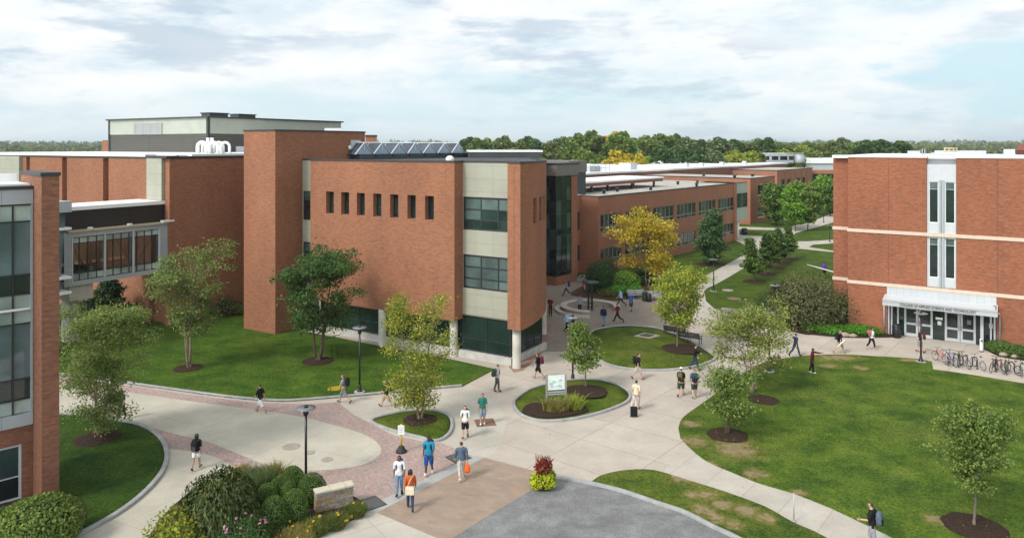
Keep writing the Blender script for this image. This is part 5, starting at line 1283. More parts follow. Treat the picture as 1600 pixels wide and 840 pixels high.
FT = [(722, 300, 221, 5, .6), (735, 330, 217, 1, 1), (748, 300, 219, 0, 1), (765, 310, 218, 6, 1.1), (786, 320, 216, 4, 1), (806, 300, 218, 2, 1.1), (826, 330, 216, 1, 1), (838, 270, 219, 5, .9), (852, 300, 222, 2, 1), (868, 320, 220, 4, 1.1), (884, 280, 224, 2, .9),
      (902, 260, 215, 0, 1.1), (922, 265, 207, 6, 1.2), (946, 270, 210, 2, 1.1), (958, 300, 207, 3, .8), (972, 260, 210, 0, 1.2), (992, 300, 213, 2, 1), (1012, 280, 214, 6, 1.1), (1036, 280, 213, 0, 1.2), (1058, 320, 211, 5, .7), (1050, 300, 214, 2, 1), (1076, 270, 219, 4, 1.2), (1098, 300, 221, 1, 1), (1122, 280, 219, 4, 1.2), (1146, 300, 221, 1, 1.1),
      (1166, 300, 222, 2, 1.1), (1184, 330, 220, 4, 1), (1202, 300, 218, 1, 1), (1222, 330, 224, 6, 1.2), (1240, 340, 226, 2, 1), (1258, 310, 226, 7, .9), (1276, 330, 224, 2, 1.1), (1296, 340, 221, 6, 1.1), (1318, 350, 219, 4, 1.2), (1338, 330, 224, 0, 1.2), (1352, 300, 222, 1, 1.1), (1378, 300, 221, 1, 1.2), (1404, 310, 223, 1, 1.2), (1422, 330, 229, 2, 1),
      (890, 230, 238, 2, 1), (915, 225, 236, 0, 1.1), (935, 230, 243, 7, 1), (955, 225, 244, 2, .9), (966, 215, 236, 3, 1.), (988, 212, 241, 3, 1.05), (1004, 220, 243, 7, 1), (1030, 225, 232, 1, 1.1), (1050, 225, 238, 5, 1), (1070, 230, 234, 1, 1.1), (1096, 230, 233, 5, 1.1), (1112, 230, 236, 4, 1.2), (1136, 240, 234, 2, 1.1), (1160, 235, 234, 7, 1.2), (1182, 245, 235, 2, 1), (1216, 300, 232, 7, 1.1), (1244, 260, 240, 2, 1), (1268, 290, 234, 6, 1.1), (1290, 300, 234, 2, 1.1), (1316, 300, 236, 6, 1.1),
      (770, 290, 232, 2, 1.2), (800, 285, 233, 0, 1.2), (830, 280, 233, 4, 1.2), (858, 250, 236, 2, 1.2), (1016, 330, 222, 4, 1.2), (1140, 360, 223, 4, 1.2), (1112, 360, 222, 2, 1.2), (878, 350, 217, 0, 1.2), (1190, 380, 226, 2, 1.3), (1234, 400, 226, 4, 1.3), (1330, 380, 224, 1, 1.3), (1360, 370, 226, 6, 1.3), (1396, 380, 228, 0, 1.3), (1262, 380, 224, 0, 1.2), (906, 330, 212, 4, 1), (1000, 350, 218, 0, 1.2), (1064, 350, 219, 4, 1.2), (1166, 350, 226, 5, .8)]
for a in FT: far_tree(*a)
# a few roofs among the far trees
for px, y, w, z, lab in ((937, 236, 7, 5.5, 'small grey roofed house between the far trees'), (1032, 236, 14, 7., 'pale house with flat roof among the far trees by the golden tree')):
    x0, y0 = XY(px, y); hB = thing('house', lab, 'house', (x0, y0))
    part('wall', 'white_panel' if px > 1000 else 'grey_metal', hB, lambda m: m.box(x0 - w / 2, x0 + w / 2, y0, y0 + 8, 0, z))
    part('roof', 'roof_gravel', hB, lambda m: m.hexa([(x0 - w / 2 - .4, y0 - .4, z), (x0 + w / 2 + .4, y0 - .4, z), (x0 + w / 2 + .4, y0 + 8.4, z), (x0 - w / 2 - .4, y0 + 8.4, z), (x0 - w / 4, y0 + 3, z + 1.4), (x0 + w / 4, y0 + 3, z + 1.4), (x0 + w / 4, y0 + 5, z + 1.4), (x0 - w / 4, y0 + 5, z + 1.4)]))
    part('window', 'dark_glass', hB, lambda m: m.box(x0 - w * .3, x0 + w * .3, y0 - .05, y0 + .02, z - 2, z - .8))
# distant woods, one mass
rng = np.random.default_rng(77); cs = []
for row, (dist, z, jit) in enumerate(((760, 15, 60), (1150, 19, 120), (1700, 25, 200), (2500, 34, 250))):
    n = 190
    for k in range(n):
        px = -420 + 2440 * (k + rng.uniform()) / n; d = dist + rng.uniform(-jit, jit)
        if row == 0 and 300 < px < 700: pass
        x, y = XY(px, d); hh = z * rng.uniform(.72, 1.04); w = dist * .0075 * rng.uniform(.9, 1.7)
        u = rng.normal(size=(60, 3)); u /= np.linalg.norm(u, axis=1, keepdims=True); u[:, 2] = np.abs(u[:, 2])
        cs.append(np.array([x, y, hh * .25]) + u * np.array([w, w, hh * .75]) * rng.uniform(.8, 1.05, size=(60, 1)))
c = np.concatenate(cs); dd = c[:, 1:2]
v, q = leaf_quads(c, 1., rng, .5, .9)
cc = np.repeat(c, 4, axis=0); v = cc + (v - cc) * np.repeat(dd, 4, axis=0) * .0042
wo = np_mesh('distant_woods', v, q, 'leaf_olive'); tag(wo, 'band of dark distant woods along the horizon', 'woods', kind='stuff')
# ================================================================ people
SKINS = {'fair': (.55, .32, .22), 'tan': (.42, .23, .15), 'brown': (.16, .075, .045), 'dark': (.085, .04, .026)}
for k, c in SKINS.items():
    m, nt, b, o = new_mat('skin_' + k); b.inputs['Base Color'].default_value = rgba(c); b.inputs['Roughness'].default_value = .55
CLOTH = {'black': (.014, .014, .016), 'white': (.72, .72, .72), 'grey': (.28, .28, .29), 'charcoal': (.06, .06, .066), 'navy': (.02, .03, .07), 'blue': (.03, .10, .40), 'royal': (.015, .075, .30), 'teal': (.02, .23, .36), 'green': (.03, .16, .13), 'darkgreen': (.035, .055, .035), 'khaki': (.42, .31, .18), 'tan': (.36, .25, .15), 'cream': (.66, .55, .40), 'pink': (.62, .42, .34), 'orange': (.50, .10, .025), 'maroon': (.13, .015, .022), 'redplaid': (.42, .12, .12), 'brown': (.10, .05, .035), 'jeans': (.17, .26, .40), 'darkjeans': (.03, .05, .10), 'skyblue': (.33, .48, .72), 'purple': (.17, .06, .45), 'slate': (.09, .12, .17), 'olive': (.11, .11, .045), 'stone': (.52, .48, .42), 'greyblue': (.22, .28, .34), 'red': (.48, .03, .03)}
for k, c in CLOTH.items():
    m, nt, b, o = new_mat('cloth_' + k)
    n = noise(nt, pos(nt), 9., 3)
    nt.links.new(ramp(nt, n, [(.3, tuple(x * .8 for x in c)), (.7, tuple(min(1, x * 1.15) for x in c))]), b.inputs['Base Color'])
    b.inputs['Roughness'].default_value = .85; b.inputs['Specular IOR Level'].default_value = .2
for k, c in {'black': (.012, .010, .009), 'brown': (.05, .028, .016), 'blond': (.30, .19, .09), 'ginger': (.20, .075, .03), 'grey': (.25, .24, .23)}.items():
    m, nt, b, o = new_mat('hair_' + k); b.inputs['Base Color'].default_value = rgba(c); b.inputs['Roughness'].default_value = .5
plain('eye_dark', (.02, .015, .012), .3); plain('lip', (.33, .12, .10), .5); plain('bag_orange', (.75, .12, .01), .5)
PEOPLE = []
def person(px, py, face, label, skin='fair', hair='brown', hcut='short', top='black', sleeve=.55, bottom='khaki', leg=.62, shoes='black', h=1.75, pose='walk', stride=1., ph=1, arms=(1, 1), bend=(18, 18), raise_=None, wide=1., z=0., pack=None, packlab=None, lean=3., hold=None, dress=None):
    PEOPLE.append(dict(locals()))
def rot_x(v, a):   # pitch forward (+y) by a
    c, s = math.cos(a), math.sin(a); return (v[0], v[1] * c + v[2] * s, -v[1] * s + v[2] * c)
def skeleton(p):
    w = p['wide']; S_ = []; E = []; seg = []
    def vtx(co, r, par=None, name=None):
        S_.append((Vector(co), r if isinstance(r, tuple) else (r, r)))
        if par is not None:
            E.append((par, len(S_) - 1)); seg.append((par, len(S_) - 1, name))
        return len(S_) - 1
    ln = math.radians(p['lean'])
    def T(co):   # torso lean about the pelvis
        v = rot_x((co[0], co[1], co[2] - .95), ln); return (v[0], v[1], v[2] + .95)
    pel = vtx((0, 0, .95), (.155 * w, .115 * w))
    wai = vtx(T((0, .005, 1.10)), (.128 * w, .10 * w), pel, 'waist')
    che = vtx(T((0, 0, 1.29)), (.155 * w, .115 * w), wai, 'torso')
    nb = vtx(T((0, -.005, 1.435)), (.085, .07), che, 'torso')
    ne = vtx(T((0, .012, 1.515)), (.055, .058), nb, 'neck')
    hd = vtx(T((0, .03, 1.60)), (.075, .09), ne, 'head')
    ht = vtx(T((0, .02, 1.695)), (.066, .08), hd, 'head')
    info = {'head': Vector(T((0, .028, 1.625))), 'hands': []}
    f = p['stride']
    for s, a_leg, a_arm, bd, nm in ((1, 24 * f * p['ph'], -20 * f * p['ph'] * p['arms'][1], p['bend'][1], 'r'), (-1, -22 * f * p['ph'], 20 * f * p['ph'] * p['arms'][0], p['bend'][0], 'l')):
        a = math.radians(a_leg); kb = math.radians((6 if a_leg >= 0 else 26) * f + 2)
        hip = Vector((s * .092 * w, 0, .90))
        kn = hip + Vector((s * .0, math.sin(a), -math.cos(a))) * .42
        b = a - kb
        an = kn + Vector((0, math.sin(b), -math.cos(b))) * .41
        t = b + math.radians(4 if a_leg >= 0 else -6)
        toe = an + Vector((s * .015, math.cos(t) * .17, math.sin(t) * .17 - .035))
        heel = an + Vector((0, -math.cos(t) * .045, -math.sin(t) * .045 - .03))
        i = vtx(hip, .098 * w, pel, 'hip'); k = vtx(kn, .062, i, 'thigh'); m_ = vtx(kn * .55 + an * .45 + Vector((0, -.012, 0)), .056, k, 'shin')
        n_ = vtx(an, .040, m_, 'shin'); vtx(toe, (.042, .026), n_, 'foot'); vtx(heel, .034, n_, 'foot')
        sh = Vector(T((s * .178 * w, -.005, 1.405)))
        ra = p['raise_'] if (p['raise_'] and s == p['raise_'][0]) else None
        aa = math.radians(a_arm) if not ra else math.radians(ra[1])
        ab = math.radians(7 if not ra else 12)
        d = Vector((s * math.sin(ab), math.sin(aa) * math.cos(ab), -math.cos(aa) * math.cos(ab)))
        el = sh + d * .285
        b2 = aa + math.radians(bd if not ra else ra[2])
        d2_ = Vector((s * math.sin(ab) * .3, math.sin(b2), -math.cos(b2))).normalized()
        wr = el + d2_ * .25; ha = wr + d2_ * .065
        j = vtx(sh, .058 * min(w, 1.1), che, 'shoulder'); q = vtx(el, .042, j, 'upper_arm'); r_ = vtx(wr, .029, q, 'fore_arm'); vtx(ha, (.036, .022), r_, 'hand')
        info['hands'].append((ha, d2_, s))
    zmin = min((v.z - r[1]) for v, r in S_)
    for v, r in S_: v.z -= zmin
    info['head'].z -= zmin
    info['hands'] = [(hh - Vector((0, 0, zmin)), d, s) for hh, d, s in info['hands']]
    return S_, E, seg, info
def build_people():
    tmp = []
    for p in PEOPLE:
        S_, E, seg, info = skeleton(p)
        me = bpy.data.meshes.new('skel'); me.from_pydata([v for v, r in S_], E, [])
        o = bpy.data.objects.new('skel', me); COL.objects.link(o)
        o.modifiers.new('skin', 'SKIN').use_smooth_shade = True
        sk = me.skin_vertices[0].data
        for i, (v, r) in enumerate(S_): sk[i].radius = r; sk[i].use_root = (i == 0)
        ss = o.modifiers.new('sub', 'SUBSURF'); ss.levels = 1; ss.render_levels = 1
        tmp.append((p, o, S_, seg, info))
    bpy.context.view_layer.update(); dg = bpy.context.evaluated_depsgraph_get()
    done = []
    for p, o, S_, seg, info in tmp: done.append((p, bpy.data.meshes.new_from_object(o.evaluated_get(dg)), S_, seg, info))
    for p, o, *_ in tmp:
        me = o.data; bpy.data.objects.remove(o); bpy.data.meshes.remove(me)
    for p, me, S_, seg, info in done: dress_up(p, me, S_, seg, info)
def dress_up(p, me, S_, seg, info):
    sc = p['h'] / 1.75
    xy = W(p['px'], p['py'], p['z'])
    root = thing('person', p['label'], 'person', (0, 0, 0))
    n = len(me.vertices); co = np.empty(n * 3); me.vertices.foreach_get('co', co); co = co.reshape(-1, 3)
    no = np.empty(n * 3); me.vertices.foreach_get('normal', no); no = no.reshape(-1, 3)
    best = np.full(n, 1e9); lab = np.zeros(n, int); tt = np.zeros(n)
    for i, (a, b, nm) in enumerate(seg):
        A = np.array(S_[a][0]); B = np.array(S_[b][0]); d = B - A
        t = np.clip(((co - A) @ d) / (d @ d), 0, 1)
        dist = np.linalg.norm(co - (A + t[:, None] * d), axis=1)
        r = (S_[a][1][0] * (1 - t) + S_[b][1][0] * t)
        dist = dist / r
        k = dist < best; best[k] = dist[k]; lab[k] = i; tt[k] = t[k]
    names = np.array([s[2] for s in seg])[lab]
    half = {}
    # leg fraction runs 0 at hip .. 2 at ankle; arm fraction 0 at shoulder .. 2 at wrist
    idx_seg = {}
    legf = np.full(n, 9.); armf = np.full(n, 9.)
    legf[names == 'hip'] = 0; k = names == 'thigh'; legf[k] = tt[k]
    sh_first = {}
    cnt = {}
    for i, (a, b, nm) in enumerate(seg):
        if nm == 'shin':
            c_ = cnt.get('shin', 0); cnt['shin'] = c_ + 1
            k = lab == i; legf[k] = 1 + (0 if c_ % 2 == 0 else .45) + tt[k] * (.45 if c_ % 2 == 0 else .55)
    k = names == 'shoulder'; armf[k] = 0; k = names == 'upper_arm'; armf[k] = tt[k]; k = names == 'fore_arm'; armf[k] = 1 + tt[k]
    polys = [tuple(q.vertices) for q in me.polygons]
    smooth = True
    def shell(name, mask, offs, mat, parent=root, extra=None):
        fs = [f for f in polys if all(mask[i] for i in f)]
        if not fs: return None
        ids = sorted({i for f in fs for i in f}); mp = {j: k for k, j in enumerate(ids)}
        v = co[ids] + no[ids] * offs
        if extra is not None: v = extra(v, ids)
        m2 = bpy.data.meshes.new(name); m2.from_pydata((v * sc).tolist(), [], [[mp[i] for i in f] for f in fs])
        m2.polygons.foreach_set('use_smooth', [True] * len(fs)); m2.materials.append(MATS[mat])
        o = bpy.data.objects.new(name, m2); COL.objects.link(o); o.parent = parent; return o
    # body: one mesh, with face, ears and fingers
    mb = MB(); mb.add(co * sc, polys, 0, True)
    H = info['head'] * sc
    def hp(x, y, z): return (H.x + x * sc, H.y + y * sc, H.z + z * sc)
    for s in (-1, 1):
        mb.ball(hp(s * .031, .092, .008), (.011 * sc, .008 * sc, .008 * sc), 6, 1)
        mb.ball(hp(s * .083, .0, -.004), (.012 * sc, .022 * sc, .032 * sc), 6, 0)
    mb.add([hp(-.014, .092, -.028), hp(.014, .092, -.028), hp(0, .122, -.024), hp(0, .095, .012)], [(0, 1, 2), (0, 2, 3), (1, 3, 2)], 0)
    mb.ball(hp(0, .086, -.052), (.022 * sc, .010 * sc, .007 * sc), 6, 2)
    for ha, d, s in info['hands']:
        ha = ha * sc; d = d.normalized(); side = Vector((0, 1, 0)) - d * d.y
        side = side.normalized() if side.length > .1 else Vector((0, 0, 1)); inn = side.cross(d).normalized() * -s
        for q, (o_, L) in enumerate(((-.026, .062), (-.009, .075), (.009, .08), (.026, .072))):
            b0 = ha + side * o_ * sc + d * .012 * sc
            p1 = b0 + d * L * .45 * sc + inn * .006 * sc; p2 = p1 + (d * .8 + inn * .6).normalized() * L * .32 * sc; p3 = p2 + (d * .5 + inn).normalized() * L * .25 * sc
            mb.tube([b0, p1, p2, p3], [.0095 * sc, .009 * sc, .008 * sc, .006 * sc], 5, 0)
        b0 = ha + side * .03 * sc - d * .03 * sc
        mb.tube([b0, b0 + (side * .7 + d * .6 + inn * .4) * .035 * sc, b0 + (side * .6 + d + inn * .8) * .05 * sc], [.011 * sc, .0105 * sc, .007 * sc], 5, 0)
    mb.build('body', ['skin_' + p['skin'], 'eye_dark', 'lip'], root, weld=False)
    # clothes
    torso = np.isin(names, ['torso', 'waist']) | ((names == 'neck') & (tt < .12))
    zneck = 9
    zp = float(S_[0][0].z); zc = zp - .11
    trunk = np.isin(names, ['torso', 'waist', 'hip', 'thigh', 'shoulder']) | ((names == 'neck') & (tt < .12))
    top = (trunk & (co[:, 2] > zc)) | (armf <= 2 * p['sleeve'])
    def loose(v, ids):
        return v
    shell('shirt', top, .02, 'cloth_' + p['top'])
    bot = ((np.isin(names, ['hip', 'waist', 'thigh', 'torso']) & (co[:, 2] < zp + .15)) & (legf <= 2 * p['leg'] + 7.5 * (legf > 8))) | (legf <= 2 * p['leg'])
    def flare(v, ids):
        f = np.clip(legf[ids], 0, 2); k = (f > .3) & (f < 1.2) & (p['leg'] < .8)
        v = v.copy(); v += no[ids] * (k * .02)[:, None]; return v
    shell('trousers' if p['leg'] > .8 else 'shorts', bot, .013, 'cloth_' + p['bottom'], extra=flare)
    shell('shoes', (names == 'foot') | (legf > 1.9) & (legf < 5), .012, 'cloth_' + p['shoes'])
    # hair
    Hh = np.array(info['head']); rel = co - Hh; isH = names == 'head'
    if p['hcut'] != 'bald':
        hm = isH & ((rel[:, 2] > .045) | ((rel[:, 1] < .012) & (rel[:, 2] > -.06)))
        ho = shell('hair', hm, .018, 'hair_' + p['hair'])
        if p['hcut'] in ('long', 'tail') and ho:
            m3 = MB()
            if p['hcut'] == 'long':
                m3.lathe([(.03, .1), (.085, .06), (.10, -.02), (.105, -.10), (.09, -.19), (.05, -.24)], 12, (H.x, H.y - .045 * sc, H.z), 0, True, 1., .62)
            else: m3.tube([hp(0, -.08, .05), hp(0, -.14, .0), hp(0, -.13, -.12), hp(0, -.11, -.2)], [.035, .04, .03, .01], 8)
            m3.build('long_hair', 'hair_' + p['hair'], ho, weld=False)
        if p['hcut'] == 'cap':
            m3 = MB(); m3.lathe([(.098, 0), (.10, .03), (.085, .075), (.04, .1), (.01, .105)], 12, hp(0, 0, .035), 0, True)
            m3.hexa([hp(-.07, .06, .04), hp(.07, .06, .04), hp(.05, .175, .03), hp(-.05, .175, .03), hp(-.07, .06, .05), hp(.07, .06, .05), hp(.05, .175, .04), hp(-.05, .175, .04)])
            m3.build('cap', 'cloth_white', root, weld=False)
    a = -math.radians(p['face'])
    root.location = (xy[0], xy[1], p['z'] + .02); root.rotation_euler = (0, 0, a)
    # what they carry stands as a thing of its own
    if p['pack']:
        r2 = thing('backpack', p['packlab'], 'backpack', (0, 0, 0))
        b = MB(); Cc = Vector((0, -.20 * p['wide'] - .03, 1.245)) ; 
        prof = []
        vs = []; nz, na = 7, 14
        for i in range(nz + 1):
            t = i / nz; zz = -.25 + .5 * t; e = (1 - abs(2 * t - 1) ** 4) ** .5
            for j in range(na):
                th = 2 * PI * j / na; cx, cy = math.cos(th), math.sin(th)
                sx = abs(cx) ** .55 * (1 if cx > 0 else -1); sy = abs(cy) ** .6 * (1 if cy > 0 else -1)
                vs.append(((Cc.x + sx * .155 * (.5 + .5 * e)) * sc, (Cc.y + sy * .105 * (.45 + .55 * e) - .02 * (1 - t)) * sc, (Cc.z + zz) * sc))
        fs = [(i * na + j, i * na + (j + 1) % na, (i + 1) * na + (j + 1) % na, (i + 1) * na + j) for i in range(nz) for j in range(na)]
        fs += [tuple(range(na - 1, -1, -1)), tuple(range(nz * na, nz * na + na))]
        b.add(vs, fs, 0, True)
        b.build('bag', 'cloth_' + p['pack'], r2, weld=False)
        pk = MB(); pk.hexa([tuple(x * sc for x in q) for q in ((-.10, Cc.y - .13, 1.03), (.10, Cc.y - .13, 1.03), (.11, Cc.y - .08, 1.03), (-.11, Cc.y - .08, 1.03), (-.09, Cc.y - .125, 1.24), (.09, Cc.y - .125, 1.24), (.1, Cc.y - .08, 1.24), (-.1, Cc.y - .08, 1.24))])
        pk.build('pocket', 'cloth_' + ('charcoal' if p['pack'] == 'black' else 'black'), r2, weld=False)
        for s in (-1, 1):
            st = MB(); x = s * .115
            st.tube([tuple(v * sc for v in q) for q in ((x, -.13, 1.40), (x, -.06, 1.475), (x, .04, 1.455), (x * 1.02, .135, 1.33), (x * 1.15, .10, 1.16), (x * 1.2, -.10, 1.08))], .020 * sc, 6)
            st.build('strap', 'cloth_' + ('charcoal' if p['pack'] == 'black' else 'black'), r2, weld=False)
        r2.location = root.location; r2.rotation_euler = root.rotation_euler
    p['root'] = root; p['info'] = info; p['sc'] = sc
def hand_world(p, i):
    bpy.context.view_layer.update()
    r = p['root']; a = r.rotation_euler[2]; v = p['info']['hands'][i][0] * p['sc']
    return Vector((r.location.x + v.x * math.cos(a) - v.y * math.sin(a), r.location.y + v.x * math.sin(a) + v.y * math.cos(a), r.location.z + v.z))
# face: 0 walks away from the camera, 90 to the right, 180 towards us, 270 to the left
person(407, 645, 290, 'person in black tee and white shorts walking on the cream oval paving', top='black', bottom='white', shoes='tan', hair='black', skin='tan', stride=1.1)
person(537, 630, 275, 'person in grey shirt carrying an orange longboard along the kerb', top='grey', bottom='grey', hair='ginger', shoes='charcoal', h=1.8, pack='black', packlab='black and yellow backpack worn by the person with a longboard', bend=(35, 35))
person(604, 637, 280, 'person in dark tee and khaki shorts passing behind the yellowing birch', top='black', bottom='khaki', hair='black', stride=1.35, pack='navy', packlab='dark backpack of the person behind the yellowing birch', h=1.75)
person(307, 734, 2, 'person with long dark hair and white shorts walking away on the cream path', top='black', bottom='white', leg=.42, hair='black', hcut='long', skin='tan', shoes='brown', stride=.6, bend=(50, 15), h=1.72, pack='black', packlab='big black backpack on the person with long dark hair')
person(190, 656, 190, 'person in teal shirt half hidden by the bushy green birch', top='green', bottom='navy', leg=.95, hair='black', stride=.4, h=1.75)
person(624, 775, 175, 'person with white sleeves and dark vest in light jeans facing us', top='white', bottom='jeans', leg=.97, hair='black', skin='brown', stride=.45, bend=(14, 14), h=1.82, pack='navy', packlab='navy backpack of the person in light jeans')
person(641, 796, 352, 'person in orange top and dark flared jeans walking away over the tan paving', top='orange', bottom='darkjeans', leg=.97, hair='black', hcut='long', skin='brown', stride=.75, ph=-1, h=1.73, sleeve=.9, shoes='charcoal')
person(670, 742, 188, 'person in bright teal tee and long blue shorts with white sneakers', top='teal', bottom='royal', leg=.58, hair='black', skin='dark', shoes='white', stride=.5, bend=(40, 25), h=1.86, wide=1.08, pack='navy', packlab='blue backpack worn by the person in teal tee')
person(721, 749, 350, 'person in slate jacket and pale trousers carrying an orange bag', top='slate', bottom='stone', leg=.85, hair='brown', sleeve=.95, shoes='white', stride=.75, wide=1.2, h=1.76, bend=(15, 8))
person(727, 685, 185, 'person in white tee and black shorts with a navy backpack', top='white', bottom='black', leg=.5, hair='brown', shoes='brown', stride=.55, h=1.76, pack='navy', packlab='navy backpack on the person in white tee')
person(754, 664, 178, 'person in dark green striped tee and faded blue shorts', top='green', bottom='greyblue', leg=.58, hair='black', skin='tan', shoes='white', stride=.3, h=1.78)
person(777, 613, 70, 'person in grey shirt and olive trousers at the tip of the front lawn', top='grey', bottom='charcoal', leg=.97, hair='brown', stride=.3, pack='darkgreen', packlab='dark backpack of the person at the front lawn tip', h=1.76)
person(841, 592, 285, 'person in black tee and shorts with blue shoes near the round manhole', top='black', bottom='black', leg=.55, hair='black', skin='tan', shoes='greyblue', stride=.95, pack='maroon', packlab='dark red backpack near the round manhole', h=1.78)
person(860, 494, 185, 'person in dark tee and black trousers beside the curved wall', top='maroon', bottom='black', leg=.97, hair='black', stride=.4, h=1.76)
person(885, 463, 265, 'person in white vest and dark trousers striding past the glazed stair', top='greyblue', bottom='charcoal', leg=.97, hair='black', stride=1.2, sleeve=.2, h=1.76, pack='navy', packlab='dark backpack of the person striding past the glazed stair')
person(886, 520, 140, 'person in light blue shirt and dark trousers beside a courtyard lamp', top='skyblue', bottom='black', leg=.97, hair='brown', sleeve=.95, stride=.7, h=1.78)
person(906, 491, 175, 'person in grey shirt standing by the end of the round stone seat', top='grey', bottom='black', leg=.97, hair='black', skin='tan', sleeve=.9, stride=.15, h=1.75)
person(912, 463, 60, 'person in red shirt and dark trousers behind the black steel pillar', top='redplaid', bottom='charcoal', leg=.97, hair='brown', stride=.8, h=1.75)
person(943, 510, 350, 'person in denim jacket and jeans seen from behind near the island', top='navy', bottom='jeans', leg=.97, hair='black', sleeve=.95, stride=.6, h=1.76, pack='navy', packlab='navy backpack slung over the person in jeans')
person(965, 504, 300, 'person in dark red shirt and black trousers striding across the courtyard', top='maroon', bottom='black', leg=.97, hair='black', skin='tan', stride=1.35, h=1.8)
person(970, 479, 285, 'person in pale blue shirt and dark trousers striding past the courtyard bench', top='skyblue', bottom='charcoal', leg=.97, hair='brown', stride=1.2, sleeve=.6, h=1.78)
person(986, 487, 175, 'person in blue tee and grey shorts in front of the grey bench', top='blue', bottom='charcoal', leg=.6, hair='brown', shoes='black', stride=.5, h=1.78)
person(997, 593, 85, 'person in black tee and khaki shorts walking beside the lawn island', top='black', bottom='stone', leg=.55, hair='black', shoes='brown', stride=.85, pack='black', packlab='black backpack of the person beside the lawn island', h=1.8)
person(994, 641, 30, 'person in cream tee and pale shorts towing a small suitcase', top='cream', bottom='stone', leg=.62, hair='black', skin='tan', stride=.6, wide=1.1, h=1.76, bend=(10, 10))
person(1064, 619, 25, 'person in white cap, black tee and green shorts walking away', top='black', bottom='darkgreen', leg=.58, hair='brown', hcut='cap', shoes='maroon', stride=.8, wide=1.05, h=1.78, pack='olive', packlab='olive backpack on the person in the white cap')
person(1085, 622, 8, 'blond person in slate tee and green shorts walking beside the white capped one', top='slate', bottom='darkgreen', leg=.55, hair='blond', shoes='greyblue', stride=.4, h=1.8, pack='navy', packlab='navy backpack on the blond person')
person(1086, 578, 100, 'person in black jacket and dark jeans at the right end of the island', top='black', bottom='darkjeans', leg=.97, hair='brown', sleeve=.95, stride=.8, bend=(60, 60), h=1.78)
person(1089, 452, 5, 'person in brown shirt and tan shorts on the long path far away', top='brown', bottom='tan', leg=.58, hair='black', skin='brown', shoes='white', stride=.35, h=1.78)
person(1243, 557, 70, 'person in navy top and dark jeans striding behind the pale birch', top='navy', bottom='darkjeans', leg=.97, hair='black', stride=1.1, sleeve=.8, h=1.78)
person(1269, 584, 115, 'person in dark maroon hoodie and black trousers pointing with one arm', top='maroon', bottom='black', leg=.97, hair='black', skin='brown', shoes='white', sleeve=.95, stride=.35, raise_=(-1, 80, 12), h=1.75)
person(1312, 552, 75, 'person in black tee and khaki shorts walking with white papers', top='black', bottom='khaki', leg=.6, hair='blond', shoes='tan', stride=1.05, pack='black', packlab='black backpack of the person with white papers', h=1.78)
person(1362, 546, 80, 'person in white top and black leggings near the entrance path', top='white', bottom='black', leg=.88, hair='brown', hcut='tail', shoes='pink', stride=.85, bend=(60, 60), pack='redplaid', packlab='red and white backpack of the person in leggings', h=1.72)
person(1438, 551, 300, 'person in black tee and grey shorts behind the entrance lamp post', top='black', bottom='grey', leg=.58, hair='ginger', shoes='black', stride=.6, pack='maroon', packlab='dark red backpack behind the entrance lamp post', h=1.78)
person(1363, 860, 310, 'person in black tee and grey shorts at the bottom edge looking at a phone', top='black', bottom='grey', leg=.58, hair='brown', shoes='black', stride=.5, bend=(70, 15), h=1.82, pack='slate', packlab='grey backpack on the person at the bottom edge')
person(1288, 433, 10, 'person in purple shirt and black shorts standing on the far lawn', top='purple', bottom='black', leg=.55, hair='black', skin='brown', shoes='black', stride=.25, h=1.78)
build_people()
P_ = {(p['px'], p['py']): p for p in PEOPLE}
# longboard
p = P_[(537, 630)]; h_ = hand_world(p, 1); lb = thing('longboard', 'orange and black longboard held under the arm of the person in grey', 'skateboard', tuple(h_))
mb = MB(); vs = []; n = 12
for i in range(n + 1):
    t = i / n; x = -.5 + t; w_ = .115 * (1 - abs(2 * t - 1) ** 3.5) ** .5 + .004
    vs += [(x, -.012, -w_), (x, .012, -w_), (x, .012, w_), (x, -.012, w_)]
fs = [(4 * i + j, 4 * i + (j + 1) % 4, 4 * i + 4 + (j + 1) % 4, 4 * i + 4 + j) for i in range(n) for j in range(4)] + [(3, 2, 1, 0), (4 * n, 4 * n + 1, 4 * n + 2, 4 * n + 3)]
mb.add([(h_.x + a, h_.y - .13 + b, h_.z + .05 + c + a * .12) for a, b, c in vs], fs); mb.build('deck', 'leaf_gold', lb, weld=False)
for dx in (-.3, .3):
    for dz_ in (-.07, .07):
        mb = MB(); mb.tube([(h_.x + dx - .0, h_.y - .17, h_.z + .05 + dz_ + dx * .12), (h_.x + dx, h_.y - .21, h_.z + .05 + dz_ + dx * .12)], .034, 10); mb.build('wheel', 'cloth_black', lb, weld=False)
# orange bag, tote, suitcase, papers
p = P_[(721, 749)]; h_ = hand_world(p, 0); ob = thing('carrier_bag', 'bright orange carrier bag hanging from the hand of the person in slate', 'bag', tuple(h_))
mb = MB(); mb.lathe([(.02, -.02), (.07, -.1), (.13, -.28), (.14, -.42), (.09, -.5)], 12, (h_.x, h_.y, h_.z), 0, True, 1., .4); mb.build('sack', 'bag_orange', ob, weld=False)
mb = MB(); mb.tube([(h_.x - .05, h_.y, h_.z - .09), (h_.x - .02, h_.y, h_.z + .02), (h_.x + .02, h_.y, h_.z + .02), (h_.x + .05, h_.y, h_.z - .09)], .01, 6); mb.build('handle', 'bag_orange', ob, weld=False)
p = P_[(641, 796)]; r_ = p['root']; tb = thing('tote_bag', 'cream tote bag hanging on the back of the person in orange', 'bag', tuple(r_.location))
mb = MB(); x, y = r_.location.x, r_.location.y
vs = []
for z, w_, d_ in ((.70, .17, .03), (.74, .19, .06), (.95, .185, .06), (1.08, .17, .025)):
    vs += [(x - w_, y - .17 - d_, z), (x + w_, y - .17 - d_, z), (x + w_, y - .17 + d_ * .4, z), (x - w_, y - .17 + d_ * .4, z)]
